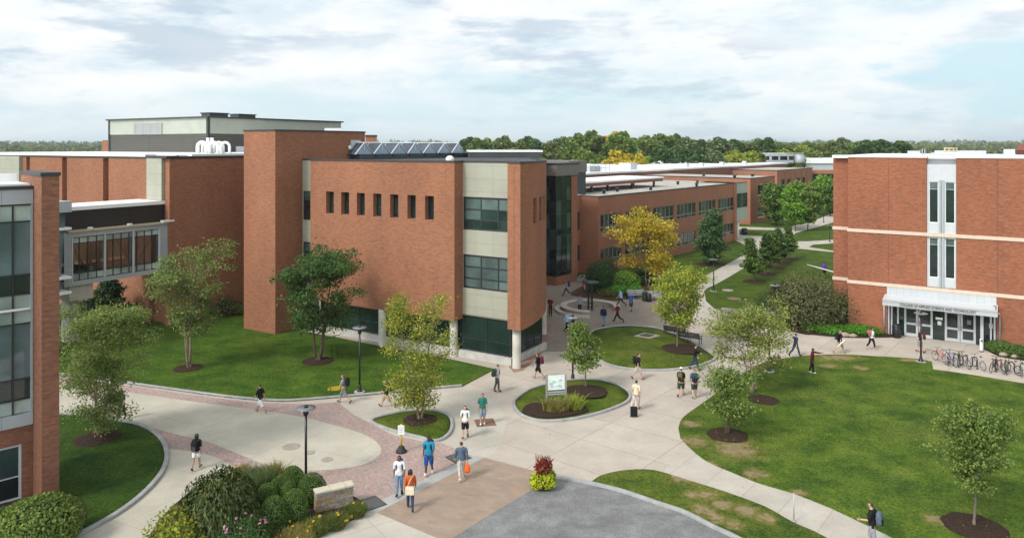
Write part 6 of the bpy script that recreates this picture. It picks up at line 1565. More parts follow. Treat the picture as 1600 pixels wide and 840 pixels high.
mb.add(vs, [(4 * i + j, 4 * i + (j + 1) % 4, 4 * i + 4 + (j + 1) % 4, 4 * i + 4 + j) for i in range(3) for j in range(4)] + [(3, 2, 1, 0), (12, 13, 14, 15)]); mb.build('sack', 'cloth_cream', tb, weld=False)
mb = MB(); mb.tube([(x - .1, y - .17, 1.06), (x + .02, y - .16, 1.35), (x + .13, y - .03, 1.49), (x + .1, y + .12, 1.38)], .016, 6); mb.build('strap', 'cloth_cream', tb, weld=False)
p = P_[(994, 641)]; h_ = hand_world(p, 1); bx, by = W(990.5, 651); sc_ = thing('suitcase', 'small black wheeled suitcase pulled by the person in cream tee', 'suitcase', (bx, by))
mb = MB(); mb.box(bx - .19, bx + .19, by - .12, by + .12, .07, .58); mb.build('shell', 'cloth_black', sc_, bevel=.03)
for s in (-1, 1):
    mb = MB(); mb.tube([(bx + s * .13, by + .06, .55), (h_.x + s * .07, h_.y - .03, h_.z)], .012, 6); mb.build('handle', 'white_paint', sc_, weld=False)
    mb = MB(); mb.tube([(bx + s * .17, by, .05), (bx + s * .21, by, .05)], .05, 10); mb.build('wheel', 'cloth_charcoal', sc_, weld=False)
mb = MB(); mb.tube([(h_.x - .09, h_.y - .03, h_.z), (h_.x + .09, h_.y - .03, h_.z)], .016, 6); mb.build('handle', 'white_paint', sc_, weld=False)
p = P_[(1312, 552)]; h_ = hand_world(p, 0); pr = thing('paper_roll', 'long white roll of paper in the hand of the walker in khaki', 'paper', tuple(h_))
mb = MB(); mb.tube([(h_.x - .3, h_.y - .05, h_.z - .28), (h_.x + .3, h_.y - .05, h_.z + .28)], .055, 10); mb.build('roll', 'cloth_white', pr, weld=False)
mottled('seat_wall', [(.3, (.30, .26, .22)), (.7, (.42, .37, .32))], 4.)
mottled('seat_stone', [(.3, (.42, .38, .33)), (.7, (.56, .51, .45))], 3.)
# ================================================================ street furniture
def lamp_proto():
    r = thing('street_lamp', None, None)
    mb = MB(); mb.lathe([(.20, 0), (.20, .05), (.13, .12), (.11, .3), (.085, .36), (.07, .42)], 14); mb.build('base', 'black_metal', r, weld=False)
    mb = MB(); mb.tube([(0, 0, .4), (0, 0, 3.3)], [.062, .055], 12); mb.build('pole', 'black_metal', r, weld=False)
    mb = MB(); mb.lathe([(.055, 3.3), (.11, 3.34), (.125, 3.42), (.125, 3.56), (.09, 3.6), (.07, 3.66)], 14); mb.build('lamp_holder', 'black_metal', r, weld=False)
    mb = MB(); mb.lathe([(.08, 3.60), (.2, 3.63), (.44, 3.66), (.45, 3.69), (.2, 3.71), (.1, 3.72)], 24); mb.build('lamp_shade', 'lamp_lens', r, weld=False)
    mb = MB(); mb.lathe([(.09, 3.72), (.09, 3.8), (.05, 3.83), (.02, 3.84)], 12); mb.build('finial', 'black_metal', r, weld=False)
    mb = MB(); mb.lathe([(.34, 0), (.34, .04), (.32, .05)], 16); mb.build('footing', 'edge_concrete', r, weld=False)
    return r
lp = lamp_proto()
for i, (px, py, top, z, lab) in enumerate(((478, 752, 632, .0, 'nearest black disc topped lamp beside the clipped shrubs'), (562, 612, 507, .06, 'black disc lamp on the lawn behind the longboard carrier'), (895, 594, 491, .0, 'black disc lamp behind the map board island'), (1115, 455, 403, .0, 'black disc lamp at the bend of the long path'), (1211, 505, 443, .05, 'black disc lamp rising from the big brownish shrubs'), (1202, 580, 484, .03, 'disc lamp half hidden behind the pale birch'), (1439, 565, 486, .0, 'black disc lamp by the college entrance'), (1287, 348, 322, .0, 'far disc lamp beside the upper far path'), (1296.5, 378, 351, .0, 'far disc lamp against the college wall edge'))):
    o = lp if i == 0 else copy_tree(lp)
    t = W(px, py, z); hgt = HT(t, top) - z
    tag(o, lab, 'lamp', 'disc topped campus lamps'); place(o, t, .3 * i, z); o.scale = (1, 1, hgt / 3.84)
def bench_proto(mat):
    r = thing('park_bench', None, None)
    mb = MB()
    for k in range(4): mb.box(-.9, .9, -.22 + k * .115, -.125 + k * .115, .42, .455)
    mb.build('seat', mat, r, weld=False)
    mb = MB()
    for k in range(4): mb.hexa([(-.9, .24 + .02 * k, .52 + k * .1), (.9, .24 + .02 * k, .52 + k * .1), (.9, .27 + .02 * k, .52 + k * .1), (-.9, .27 + .02 * k, .52 + k * .1), (-.9, .255 + .02 * k, .6 + k * .1), (.9, .255 + .02 * k, .6 + k * .1), (.9, .285 + .02 * k, .6 + k * .1), (-.9, .285 + .02 * k, .6 + k * .1)])
    mb.build('backrest', mat, r, weld=False)
    for x in (-.92, 0, .92):
        mb = MB(); mb.tube([(x, -.22, 0), (x, -.2, .42), (x, .24, .44), (x, .34, .93)], .028, 6); mb.tube([(x, .24, .44), (x, .3, 0)], .028, 6); mb.build('leg', 'black_metal', r, weld=False)
    for x in (-.92, .92):
        mb = MB(); mb.tube([(x, -.22, .42), (x, -.22, .64), (x, .28, .66)], .025, 6); mb.build('armrest', 'black_metal', r, weld=False)
    return r
plain('bench_grey', (.30, .30, .29), .7)
bk = bench_proto('black_metal'); bgp = bench_proto('bench_grey')
k = 0
for (px, py, a, pr_, lab) in ((1077, 535, -35, bk, 'black slatted bench at the far edge of the lawn island'), (1056, 526, -35, bk, 'left black bench partly behind the lime maple'), (1144, 496, -28, bgp, 'grey bench at the path bend, left of a pair'), (1163, 500, -28, bgp, 'grey bench at the path bend, right of a pair'), (994, 467, 5, bgp, 'grey bench in front of the courtyard shrubs'), (1022, 469, 5, bgp, 'grey bench behind the lime maple crown')):
    o = copy_tree(pr_); t = W(px, py); tag(o, lab, 'bench', 'park benches'); place(o, t, math.radians(a if pr_ is bgp and py < 480 else a + 180))
def kill(o):
    for c in list(o.children): kill(c)
    bpy.data.objects.remove(o)
kill(bk); kill(bgp)
def bin_at(px, py, lab, mat, z=0., h=1.0, r=.29):
    t = W(px, py); o = thing('trash_bin', lab, 'bin', (*t, z), 'bins')
    mb = MB(); mb.lathe([(r * .9, 0), (r, .04), (r, h * .78), (r * .95, h * .8)], 16, (*t, z)); mb.build('body', mat, o, weld=False)
    mb = MB(); mb.lathe([(r * 1.05, h * .8), (r * 1.05, h * .86), (r * .8, h * .97), (r * .5, h)], 16, (*t, z)); mb.build('lid', mat, o, weld=False)
    mb = MB(); mb.tube([(t[0] + r * math.cos(a), t[1] + r * math.sin(a), z + h * .5) for a in [i * PI / 8 for i in range(17)]], .015, 5); mb.build('hoop', 'steel_dark', o, weld=False)
bin_at(1401, 527, 'black litter bin beside the college entrance doors', 'black_metal', 0, 1.1, .33)
bin_at(1008, 470, 'dark green bin between the two courtyard benches', 'cloth_darkgreen', 0, .95, .3)
bin_at(1013.5, 471, 'black bin beside the green one at the courtyard benches', 'black_metal', 0, .8, .3)
bin_at(1163, 367, 'small black bin by the far white column', 'black_metal', 0, 1.2, .5)
# map board
ml, mr = W(854, 640), W(884, 638); o = thing('map_board', 'campus map board on two grey wooden posts in the oval island', 'map board', (*ml, .2))
plain('wood_grey', (.26, .235, .21), .8); plain('map_white', (.72, .76, .74), .4); plain('map_green', (.38, .60, .50), .5); plain('map_grey', (.45, .52, .53), .5)
for q, ht in ((ml, 2.0), (mr, 1.95)):
    mb = MB(); mb.box(q[0] - .05, q[0] + .05, q[1] - .05, q[1] + .05, .1, .2 + ht * .93); mb.build('post', 'wood_grey', o)
BF = Fr(ml, (mr[0] - ml[0], mr[1] - ml[1])); Lb = math.hypot(mr[0] - ml[0], mr[1] - ml[1])
bz = .2
mb = MB(); mb.fbox(BF, .07, Lb - .07, -.03, .03, 1.15, 2.0); pnl = mb.build('panel', 'map_white', o)
mb = MB(); mb.fbox(BF, .05, Lb - .05, -.025, .025, .83, 1.08); mb.build('panel', 'grille_grey', o)
rng_ = random.Random(4)
for i in range(9):
    u, z = .12 + rng_.random() * (Lb - .45), 1.24 + rng_.random() * .5
    mb = MB(); w_, h_ = .08 + rng_.random() * .16, .05 + rng_.random() * .12; dp = .033 + .0015 * i
    mb.fbox(BF, u, min(Lb - .12, u + w_), .0305, dp, z, z + h_); mb.build('map_print', 'map_green' if i % 3 else 'map_grey', pnl)
mb = MB(); mb.box(ml[0] - .12, ml[0] - .02, ml[1] - .14, ml[1] - .06, .1, .55); mb.build('light_box', 'steel_dark', o)
# portable sign
t = W(627, 706); o = thing('portable_sign', 'white notice on a yellow post with black rubber base on the pink paving', 'sign', t)
plain('post_yellow', (.62, .42, .05), .5); plain('rubber', (.02, .02, .02), .7); plain('print_grey', (.45, .46, .48), .6)
mb = MB(); mb.lathe([(.28, 0), (.28, .06), (.22, .12), (.15, .26), (.12, .3), (.04, .31)], 18, (*t, .015)); mb.build('base', 'rubber', o, weld=False)
mb = MB(); mb.tube([(*t, .3), (*t, 1.42)], .045, 10); mb.build('post', 'post_yellow', o, weld=False)
mb = MB(); mb.box(t[0] - .16, t[0] + .16, t[1] - .075, t[1] - .05, .92, 1.38); pn = mb.build('panel', 'white_paint', o)
for z in (1.3, 1.22, 1.17, 1.12, 1.04): 
    mb = MB(); mb.box(t[0] - .11, t[0] + .11, t[1] - .0775, t[1] - .0751, z - .012, z + .012); mb.build('print_line', 'print_grey', pn)
# planter of red and chartreuse leaves
t = W(849, 764); o = thing('flower_planter', 'round planter overflowing with chartreuse leaves under red foliage at the road corner', 'planter', t)
mb = MB(); mb.lathe([(.22, 0), (.26, .05), (.36, .5), (.38, .55), (.33, .56), (.3, .5)], 18, (*t, .014)); mb.build('pot', 'rubber', o, weld=False)
rng = np.random.default_rng(9)
def blob(n, c, r, ls, leaf, nm, flat=True):
    u = rng.normal(size=(n, 3)); u /= np.linalg.norm(u, axis=1, keepdims=True); u *= rng.uniform(.55, 1.05, size=(n, 1))
    cc = np.array(c) + u * np.array(r); cc = cc[cc[:, 2] > .05]; uu = (cc - np.array(c)); uu /= np.linalg.norm(uu, axis=1, keepdims=True)
    v, q = leaf_quads(cc, ls, rng, .2, .75, uu); np_mesh(nm, v, q, leaf, o)
blob(760, (t[0] + .18, t[1], .46), (.42, .46, .40), .14, 'leaf_chartreuse', 'trailing_leaves')
blob(560, (t[0] - .26, t[1], .38), (.34, .40, .36), .14, 'leaf_chartreuse', 'trailing_leaves')
blob(430, (t[0], t[1], 1.0), (.40, .38, .30), .12, 'leaf_red', 'red_foliage')
cc = np.array([[t[0], t[1], 1.0]]) + np.clip(rng.normal(size=(90, 3)), -1.5, 1.5) * np.array([.2, .2, .05]); dv = np.concatenate([rng.normal(size=(90, 2)) * .35, np.ones((90, 1))], 1)
v, q = leaf_quads(cc + dv * .25, .42, rng, .2, .12, None, dv * 2.); np_mesh('red_spikes', v, q, 'leaf_red', o)
# stone wall
a, b_ = W(494, 803), W(553, 789); wf = Fr(a, (b_[0] - a[0], b_[1] - a[1])); L_ = math.hypot(b_[0] - a[0], b_[1] - a[1])
o = thing('stone_wall', 'short rubble stone wall with pale cap stones between shrubs and paving', 'wall', (*a, .05))
rng_ = random.Random(3); sm = []
for nm, cc in (('tan', ((.28, .22, .15), (.40, .33, .25))), ('grey', ((.27, .255, .23), (.38, .36, .33))), ('rust', ((.26, .15, .075), (.42, .28, .16))), ('cap', ((.50, .43, .32), (.64, .57, .46)))):
    mottled('stone_' + nm, [(.3, cc[0]), (.7, cc[1])], 6., .9, .5, .03); sm.append('stone_' + nm)
mb = MB(); z = .04
for row in range(7):
    h_ = .085 + rng_.random() * .045; u = 0.
    while u < L_ - .02:
        w_ = min(L_ - u, .16 + rng_.random() * .3); j = rng_.random() * .03
        mb.fbox(wf, u + .006, u + w_ - .006, -.42 + j, -j, z, z + h_ - .008, rng_.choice((0, 0, 1, 1, 2))); u += w_
    z += h_
mb.build('masonry', sm, o, weld=False, bevel=.012)
mb = MB(); u = -.03
while u < L_:
    w_ = min(L_ + .03 - u, .4 + rng_.random() * .35); j = rng_.random() * .02
    mb.fbox(wf, u + .006, u + w_ - .006, -.45 - j, .03 + j, z, z + .085 + rng_.random() * .02, 0); u += w_
mb.build('cap_stones', 'stone_cap', o, weld=False, bevel=.015)
# pillar and curved stone seat
t = W(922, 484); o = thing('steel_pillar', 'black twin post steel pillar with a flat round top inside the curved seat', 'pillar', t)
for dx in (-.17, .17):
    mb = MB(); mb.box(t[0] + dx - .08, t[0] + dx + .08, t[1] - .09, t[1] + .09, .014, 2.45); mb.build('post', 'black_metal', o)
for zz in (.25, .6, .95, 1.3, 1.65, 2.0):
    mb = MB(); mb.box(t[0] - .09, t[0] + .09, t[1] - .06, t[1] + .06, zz, zz + .07); mb.build('rung', 'black_metal', o)
mb = MB(); mb.lathe([(.2, 2.45), (.62, 2.5), (.80, 2.56), (.80, 2.66), (.3, 2.7)], 24, (*t, 0)); mb.build('round_top', 'steel_dark', o, weld=False)
sc0 = W(922, 485); o = thing('curved_seat', 'curved pale stone seat wall around the black pillar', 'stone seat', sc0)
def arcring(name, r0, r1, a0, a1, z0, z1, mat):
    mb = MB(); n = 30; vs = []
    for i in range(n + 1):
        a = math.radians(a0 + (a1 - a0) * i / n)
        for r, z in ((r0, z0), (r1, z0), (r1, z1), (r0, z1)): vs.append((sc0[0] + r * math.cos(a), sc0[1] + r * math.sin(a), z))
    fs = [(4 * i + j, 4 * i + (j + 1) % 4, 4 * i + 4 + (j + 1) % 4, 4 * i + 4 + j) for i in range(n) for j in range(4)] + [(3, 2, 1, 0), (4 * n, 4 * n + 1, 4 * n + 2, 4 * n + 3)]
    mb.add(vs, fs); bm_o = mb.build(name, mat, o, weld=False)
    bm = bmesh.new(); bm.from_mesh(bm_o.data); bmesh.ops.recalc_face_normals(bm, faces=bm.faces); bm.to_mesh(bm_o.data); bm.free()
arcring('seat_wall', 2.25, 2.7, -10, 262, .01, .42, 'seat_wall'); arcring('seat_top', 2.2, 2.78, -11, 263, .42, .52, 'seat_stone'); arcring('step', 2.78, 3.3, 150, 264, .01, .2, 'seat_stone')
# covers and plates lying in the ground
def plate(px, py, w, d, rot, name, lab, cat, mat, z=.03, rim='steel_dark', rnd=False):
    t = W(px, py); o = thing(name, lab, cat, (*t, z - .02)); c, s = math.cos(rot), math.sin(rot)
    def rect(k, z0, z1, nm, mt):
        mb = MB()
        if rnd: mb.lathe([(w * k, z0), (w * k, z1)], 24, (*t, 0), 0, False)
        else: mb.prism([(t[0] + c * a * w * k - s * b * d * k, t[1] + s * a * w * k + c * b * d * k) for a, b in ((-1, -1), (1, -1), (1, 1), (-1, 1))], z0, z1)
        return mb.build(nm, mt, o, weld=False)
    rect(1.08, z - .02, z - .006, 'rim', rim); rect(1., z - .006, z, 'cover', mat)
panel_mat('grate', (.15, .155, .15), (.05, .05, .05), .5, .03, .6, ms=.008)
plate(578, 787, .5, .5, ROT, 'drain_grate', 'square iron grate in the pink paving beside the stone wall', 'drain', 'grate', .042)
plate(716, 715, .45, .45, ROT, 'drain_grate', 'square dark grate at the upper end of the pale edge strip', 'drain', 'grate', .042)
plate(758, 660, .5, .5, .2, 'drain_grate', 'rusty square plate under the feet of the person in striped tee', 'drain', 'rust', .036, 'rust')
plate(870, 591.5, .55, .55, 0, 'manhole_cover', 'round brown manhole cover near the oval island', 'manhole', 'rust', .034, 'steel_dark', True)
plate(658, 617, .5, .4, .2, 'manhole_cover', 'round rusty cover near the kerb behind the slender birch', 'manhole', 'rust', .034, 'rust', True)
for px, py, r, lab in ((455, 698, .42, 'largest flat drain disc in the cream oval paving'), (484, 707, .25, 'small drain disc nearest the lamp pole in the oval'), (511, 718, .28, 'drain disc closest to the pink paving in the oval')):
    plate(px, py, r, r, 0, 'drain_cover', lab, 'drain', 'seat_wall', .034, 'seat_wall', True)
t = W(1010, 531); o = thing('memorial_plaque', 'flat grey stone plaque set in the lawn island', 'plaque', (*t, .3))
mb = MB(); mb.prism([(t[0] - 1., t[1] - .1), (t[0] + .1, t[1] - .95), (t[0] + 1.1, t[1]), (t[0], t[1] + .9)], .2, .37); mb.build('slab', 'seat_wall', o)
mb = MB(); mb.prism([(t[0] - .55, t[1] - .05), (t[0] + .05, t[1] - .5), (t[0] + .6, t[1]), (t[0], t[1] + .5)], .371, .42); mb.build('plate', 'steel_dark', o)
plate(1137, 453.5, .55, .5, .3, 'utility_lid', 'pale round utility lid in the far lawn near the lamp', 'utility lid', 'seat_wall', .04, 'seat_wall', True)
plate(1147, 466.5, .6, .3, .1, 'utility_lid', 'tan flat utility lid in the far lawn', 'utility lid', 'rust', .04, 'seat_wall', True)
# stakes, bollard
t = W(1240.5, 816); o = thing('metal_stake', 'thin grey metal stake standing at the footpath edge', 'stake', t)
mb = MB(); mb.tube([(*t, 0), (*t, 1.22)], .026, 8); mb.build('rod', 'grey_metal', o, weld=False)
mb = MB(); mb.lathe([(.06, 0), (.06, .04), (.03, .06)], 10, (*t, .03)); mb.build('foot', 'grey_metal', o, weld=False)
for px, py, lab in ((518, 558, 'thin dark stake left of a pair beside the oak mulch'), (527, 557, 'thin dark stake right of a pair beside the oak mulch')):
    t = W(px, py); o = thing('metal_stake', lab, 'stake', (*t, .05)); mb = MB(); mb.tube([(*t, .03), (*t, .98)], .022, 6); mb.build('rod', 'black_metal', o, weld=False)
t = W(1533, 550); o = thing('door_post', 'short white door opener post with rusty foot by the college entrance', 'post', t)
mb = MB(); mb.box(t[0] - .07, t[0] + .07, t[1] - .07, t[1] + .07, .12, 1.0); mb.build('column', 'white_paint', o, bevel=.01)
mb = MB(); mb.box(t[0] - .08, t[0] + .08, t[1] - .08, t[1] + .08, .01, .118); mb.build('foot', 'rust', o)
mb = MB(); mb.box(t[0] - .06, t[0] + .06, t[1] - .09, t[1] - .072, .8, .95); mb.build('button_plate', 'steel_dark', o)
# slack strap on the lawn
a, b_ = W(1261, 428), W(1303, 440); o = thing('white_pole', 'long white pole held level by the person in purple', 'pole', (*a, 0))
mb = MB(); mb.tube([(a[0], a[1], 1.15), (b_[0], b_[1], 1.1)], .06, 8); mb.build('rod', 'white_paint', o, weld=False)
mb = MB(); mb.tube([(b_[0], b_[1], 0), (b_[0], b_[1], 1.15)], .05, 8); mb.build('prop', 'steel_dark', o, weld=False)
# ---- bicycles
for nm, c in (('red', (.5, .025, .015)), ('black', (.015, .015, .016)), ('silver', (.42, .43, .45)), ('blue', (.02, .09, .30)), ('white', (.65, .65, .65)), ('grey', (.12, .12, .13)), ('green', (.03, .13, .07)), ('maroon', (.20, .012, .02))): plain('bike_' + nm, c, .3, 0, .05)
plain('tyre', (.015, .015, .015), .8)
def ring(mb, c, r, rt, n=24, k=6):
    vs = []
    for i in range(n):
        a = 2 * PI * i / n
        for j in range(k):
            b = 2 * PI * j / k; rr = r + rt * math.cos(b)
            vs.append((c[0] + rr * math.cos(a), c[1] + rt * math.sin(b), c[2] + rr * math.sin(a)))
    fs = [(i * k + j, i * k + (j + 1) % k, ((i + 1) % n) * k + (j + 1) % k, ((i + 1) % n) * k + j) for i in range(n) for j in range(k)]
    mb.add(vs, fs, 0, True)
def bicycle(xy, heading, col, lab, lean=0., basket=False, z=.02):
    o = thing('bicycle', lab, 'bicycle', (0, 0, 0), 'bicycles at the racks')
    wr = .335
    for x in (-.52, .52):
        mb = MB(); ring(mb, (x, 0, wr), wr - .02, .021); w_ = mb.build('wheel', 'tyre', o, weld=False)
        mb = MB(); ring(mb, (x, 0, wr), wr - .045, .009, 24, 5); mb.build('rim', 'bike_silver', w_, weld=False)
        mb = MB()
        for i in range(14):
            a = 2 * PI * i / 14; mb.tube([(x, 0, wr), (x + (wr - .05) * math.cos(a), 0, wr + (wr - .05) * math.sin(a))], .0035, 3, caps=False, smooth=False)
        mb.tube([(x, -.05, wr), (x, .05, wr)], .02, 8); mb.build('spokes', 'bike_silver', w_, weld=False)
    bb, seat, head, hb = (-.08, 0, .29), (-.25, 0, .78), (.36, 0, .80), (.385, 0, .70)
    mb = MB()
    for a, b, r in ((bb, seat, .018), (seat, head, .017), (bb, hb, .021), (head, hb, .022)): mb.tube([a, b], r, 8)
    for s in (-.045, .045):
        mb.tube([(-.52, s, wr), (bb[0], s * .7, bb[2])], .010, 6); mb.tube([(-.52, s, wr), (seat[0] + .02, s * .4, seat[2] - .06)], .009, 6)
        mb.tube([(hb[0], s * .8, hb[2]), (.45, s, .55), (.52, s, wr)], .012, 6)
    mb.build('frame', 'bike_' + col, o, weld=False)
    mb = MB(); mb.tube([seat, (-.285, 0, .90)], .013, 6); mb.build('seat_post', 'bike_silver', o, weld=False)
    mb = MB(); mb.hexa([(-.42, -.075, .89), (-.14, -.02, .89), (-.14, .02, .89), (-.42, .075, .89), (-.41, -.07, .935), (-.14, -.018, .92), (-.14, .018, .92), (-.41, .07, .935)]); mb.build('saddle', 'tyre', o, bevel=.012)
    mb = MB(); mb.tube([(.355, 0, .79), (.34, 0, .93)], .014, 6); mb.tube([(.30, -.29, .97), (.38, -.12, .95), (.37, 0, .93), (.38, .12, .95), (.30, .29, .97)], .013, 6); mb.build('handlebar', 'tyre', o, weld=False)
    mb = MB(); ring(mb, (bb[0], .05, bb[2]), .085, .008, 18, 5); mb.tube([(bb[0], .06, bb[2]), (bb[0] + .10, .06, bb[2] - .13)], .011, 5); mb.tube([(bb[0], -.06, bb[2]), (bb[0] - .10, -.06, bb[2] + .13)], .011, 5); mb.build('crank', 'bike_silver', o, weld=False)
    for s in (1, -1):
        mb = MB(); mb.box(bb[0] + s * .10 - .045, bb[0] + s * .10 + .045, s * .06 - .0 if s > 0 else -.16, .16 if s > 0 else -.06, bb[2] - s * .13 - .012, bb[2] - s * .13 + .012); mb.build('pedal', 'tyre', o)
    if basket:
        mb = MB(); mb.box(.42, .68, -.16, .16, .72, .92); mb.build('basket', 'bike_white', o)
    o.location = (xy[0], xy[1], z); o.rotation_euler = (math.radians(lean), 0, heading)
    return o
ra, rb = W(1490, 571), W(1605, 588); RK = Fr(ra, (rb[0] - ra[0], rb[1] - ra[1])); hd_ = math.atan2(-RK.n[1], -RK.n[0])
BK = ((1468, 'red', 12, 'red bicycle leaning at the left end of the racks', -.25), (1480, 'white', -4, 'white framed bicycle next to the red one', 0), (1487, 'blue', 6, 'blue bicycle at the left end of the first rack', .05), (1499, 'black', -8, 'black bicycle left of centre in the first rack', 0), (1508, 'grey', 5, 'dark grey bicycle in the middle of the first rack', .1), (1529, 'silver', 8, 'silver bicycle at the right end of the first rack', 0), (1552, 'black', -14, 'black bicycle turned sideways at the left of the second rack', .1), (1562, 'maroon', 4, 'maroon bicycle in the second rack', 0), (1572, 'green', -6, 'dark green bicycle in the second rack', .05), (1582, 'grey', 9, 'grey bicycle near the right edge in the second rack', -.1), (1594, 'silver', -5, 'silver bicycle at the right picture edge', .05))
for px, col, tw, lab, dv in BK:
    u = RK.u(px); q = RK.P(u, dv - .15)
    bicycle(q[:2], hd_ + math.radians(tw * 2.2 + 18), col, lab, random.uniform(-5, 5), px == 1480)
def rack(px0, px1, nw, lab):
    u0, u1 = RK.u(px0), RK.u(px1); o = thing('bike_rack', lab, 'bike rack', RK.P(u0, 0), 'wave bike racks')
    pts = []; d = (u1 - u0) / (2 * nw + 1); r = d / 2
    u = u0; pts.append(RK.P(u, 0, 0)); 
    for k in range(2 * nw + 1):
        up = k % 2 == 0; c = u + r; zc = .82 - r if up else .12 + r
        for i in range(9):
            a = PI - PI * i / 8
            pts.append(RK.P(c + r * math.cos(a), 0, zc + (r if up else -r) * math.sin(a)))
        u += d
    pts.append(RK.P(u1, 0, 0))
    mb = MB(); mb.tube(pts, .034, 8); mb.build('wave_tube', 'black_metal', o, weld=False)
    for uu in (u0, u1):
        mb = MB(); mb.lathe([(.09, 0), (.09, .02)], 12, RK.P(uu, 0, .01)); mb.build('foot_plate', 'black_metal', o, weld=False)
rack(1490, 1527, 2, 'black wave bike rack nearer the entrance lamp'); rack(1556, 1604, 2, 'black wave bike rack at the right picture edge')
t = W(909, 441); bicycle(t, .4, 'white', 'white bicycle parked by the courtyard evergreen'); t = W(921, 442); bicycle(t, .7, 'maroon', 'dark red bicycle parked right of the white courtyard bicycle')
# rocks in the beds
for px, py, s, lab in ((1568, 556, .35, 'tan boulder in the bed right of the college entrance'), (1585, 559, .28, 'smaller tan boulder farther right of the college entrance'), (1320, 525.5, .45, 'flat tan boulder at the front of the college bed'), (1333, 526.5, .35, 'small tan boulder at the bed edge beside the groundcover')):
    t = W(px, py); o = thing('boulder', lab, 'rock', (*t, .05)); mb = MB(); mb.ball((*t, .12), (s, s * .6, s * .5), 10); ob = mb.build('stone', 'stone_tan', o, weld=True)
    for v_ in ob.data.vertices: v_.co *= 1 + .16 * math.sin(v_.co.x * 17 + px) * math.cos(v_.co.y * 13)
# fallen leaves on the lawns and paving
rng = np.random.default_rng(31); cs = []
for px, py, r, n in ((656, 662, 2.2, 160), (1180, 640, 5., 420), (1137, 690, 3., 160), (1150, 720, 4., 160), (1250, 620, 6., 260), (1058, 552, 3., 120), (1522, 825, 3., 120), (294, 580, 3., 120), (152, 690, 2.5, 120), (640, 720, 3., 60), (900, 690, 8., 120), (1100, 790, 4., 160)):
    t = W(px, py); n = n // 2; a = rng.uniform(0, 2 * PI, n); d = np.abs(rng.normal(size=n)) * r
    cs.append(np.stack([t[0] + np.cos(a) * d, t[1] + np.sin(a) * d, np.full(n, .13 if (px, py) not in ((1058, 552), (656, 662)) else .26)], 1))
c = np.concatenate(cs); u = np.tile(np.array([0, 0, 4.]), (len(c), 1))
v, q = leaf_quads(c, .055, rng, 1., .8, u); fl = np_mesh('fallen_leaves', v, q, 'leaf_fallen'); tag(fl, 'scattered yellow fallen leaves on lawns and paving', 'leaves', kind='stuff')
# ================================================================ light, sky, camera
SUN_EL, SUN_AZ = math.radians(44), (-.74, -.67)
sd = Vector((SUN_AZ[0] * math.cos(SUN_EL), SUN_AZ[1] * math.cos(SUN_EL), math.sin(SUN_EL))).normalized()
ld = bpy.data.lights.new('sun', 'SUN'); ld.energy = 2.4; ld.angle = math.radians(13); ld.color = (1., .94, .86)
so = bpy.data.objects.new('sun', ld); COL.objects.link(so)
so.rotation_euler = (-sd).to_track_quat('-Z', 'Y').to_euler(); so.location = sd * 60
wd = bpy.data.worlds.new('World'); S.world = wd; wd.use_nodes = True
nt = wd.node_tree; nt.nodes.clear()
out = nt.nodes.new('ShaderNodeOutputWorld'); bg = nt.nodes.new('ShaderNodeBackground')
nt.links.new(bg.outputs[0], out.inputs[0]); bg.inputs[1].default_value = .1
sky = nt.nodes.new('ShaderNodeTexSky'); sky.sky_type = 'NISHITA'; sky.sun_disc = False
sky.sun_elevation = SUN_EL; sky.sun_rotation = math.atan2(SUN_AZ[0], SUN_AZ[1])
sky.air_density = 1.; sky.dust_density = 1.5
tc = nt.nodes.new('ShaderNodeTexCoord').outputs['Generated']
sep = nt.nodes.new('ShaderNodeSeparateXYZ'); nt.links.new(tc, sep.inputs[0])
def skyv(sx, sz, loc): return mapping(nt, tc, (sx, sx, sz), 0, loc)
n_big = noise(nt, skyv(7., 22., (20.9, 1.1, .4)), 1., 10, .6)
n_blue = noise(nt, skyv(1.7, 7., (5.1, 3.7, 1.9)), 1., 4, .5)
n_dark = noise(nt, skyv(6., 24., (23.2, 2.2, 7.4)), 1., 9, .6)
white = ramp(nt, n_big, [(.36, (.74, .85, .91)), (.45, (.87, .925, .955)), (.52, (.94, .965, .98)), (.62, (.985, .99, .99))])
n_patch = noise(nt, skyv(1.6, 5., (13.5, 5.6, 0.5)), 1., 3, .5)
dk = math_n(nt, 'MULTIPLY', maprange(nt, n_dark, .48, .62, 0, 1.), maprange(nt, n_patch, .40, .56, .2, 1.))
greyed = mixc(nt, math_n(nt, 'MULTIPLY', dk, .68), white, (.46, .58, .70))
bd = nt.nodes.new('ShaderNodeVectorMath'); bd.operation = 'DISTANCE'
nt.links.new(mapping(nt, tc, (1, 1, 2.6)), bd.inputs[0]); bd.inputs[1].default_value = (.56, .83, .20)
gap = math_n(nt, 'SUBTRACT', math_n(nt, 'ADD', maprange(nt, bd.outputs['Value'], .02, .22, .35, 0.), n_big), .0)
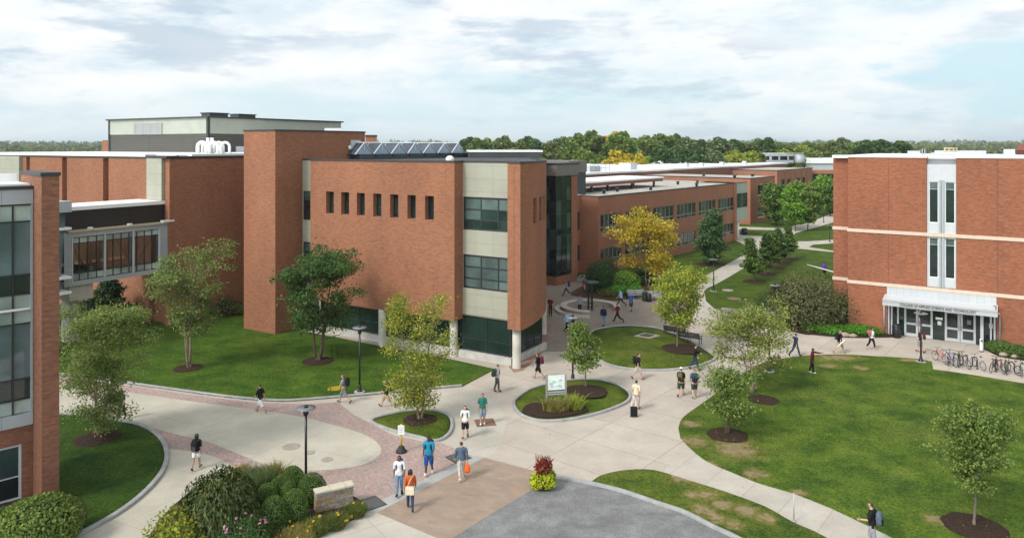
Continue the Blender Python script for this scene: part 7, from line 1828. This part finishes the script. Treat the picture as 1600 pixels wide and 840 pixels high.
blue = mixc(nt, maprange(nt, n_blue, .48, .66, 0, .7), greyed, (.58, .80, .87))
blue = mixc(nt, maprange(nt, gap, .62, .78, 0, .8), blue, (.56, .80, .89))
low = mixc(nt, maprange(nt, sep.outputs[2], 0., .08, .45, 0.), blue, (.70, .83, .88))
# sky brightness added round the hidden sun, to light the walls facing it
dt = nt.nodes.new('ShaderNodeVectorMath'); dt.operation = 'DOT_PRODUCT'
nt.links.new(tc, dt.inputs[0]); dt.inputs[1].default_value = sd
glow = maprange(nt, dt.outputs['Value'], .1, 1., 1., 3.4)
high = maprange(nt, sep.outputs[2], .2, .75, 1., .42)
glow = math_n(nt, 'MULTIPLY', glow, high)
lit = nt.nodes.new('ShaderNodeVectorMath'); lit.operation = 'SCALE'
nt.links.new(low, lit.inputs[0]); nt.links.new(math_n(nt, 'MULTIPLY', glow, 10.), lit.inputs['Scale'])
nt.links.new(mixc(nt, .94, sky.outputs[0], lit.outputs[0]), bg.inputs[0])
# the air
mh, nh, bh, oh = new_mat('air'); nh.nodes.remove(bh)
pv = nh.nodes.new('ShaderNodeVolumePrincipled'); pv.inputs['Color'].default_value = (.80, .88, .95, 1); pv.inputs['Density'].default_value = .00015; pv.inputs['Anisotropy'].default_value = .2
nh.links.new(pv.outputs[0], oh.inputs['Volume'])
hz = MB(); hz.box(-4900, 4900, -500, 7900, -1.0, 60); ho_ = hz.build('haze', mh, None); tag(ho_, 'thin summer haze over the campus', 'haze', kind='stuff')
cd = bpy.data.cameras.new('camera'); cam = bpy.data.objects.new('camera', cd); COL.objects.link(cam)
cam.location = (0, 0, CAM_H); cam.rotation_euler = (PI / 2, 0, 0)
cd.sensor_width = 36; cd.lens = 36 * F_PX / 1600; cd.shift_y = -(420 - HOR) / 1600
cd.clip_start = .1; cd.clip_end = 20000
S.camera = cam
S.view_settings.view_transform = 'Standard'; S.view_settings.look = 'None'; S.view_settings.gamma = 1; S.view_settings.exposure = .14
S.view_settings.use_curve_mapping = False
S.cycles.max_bounces = 6; S.cycles.transparent_max_bounces = 12
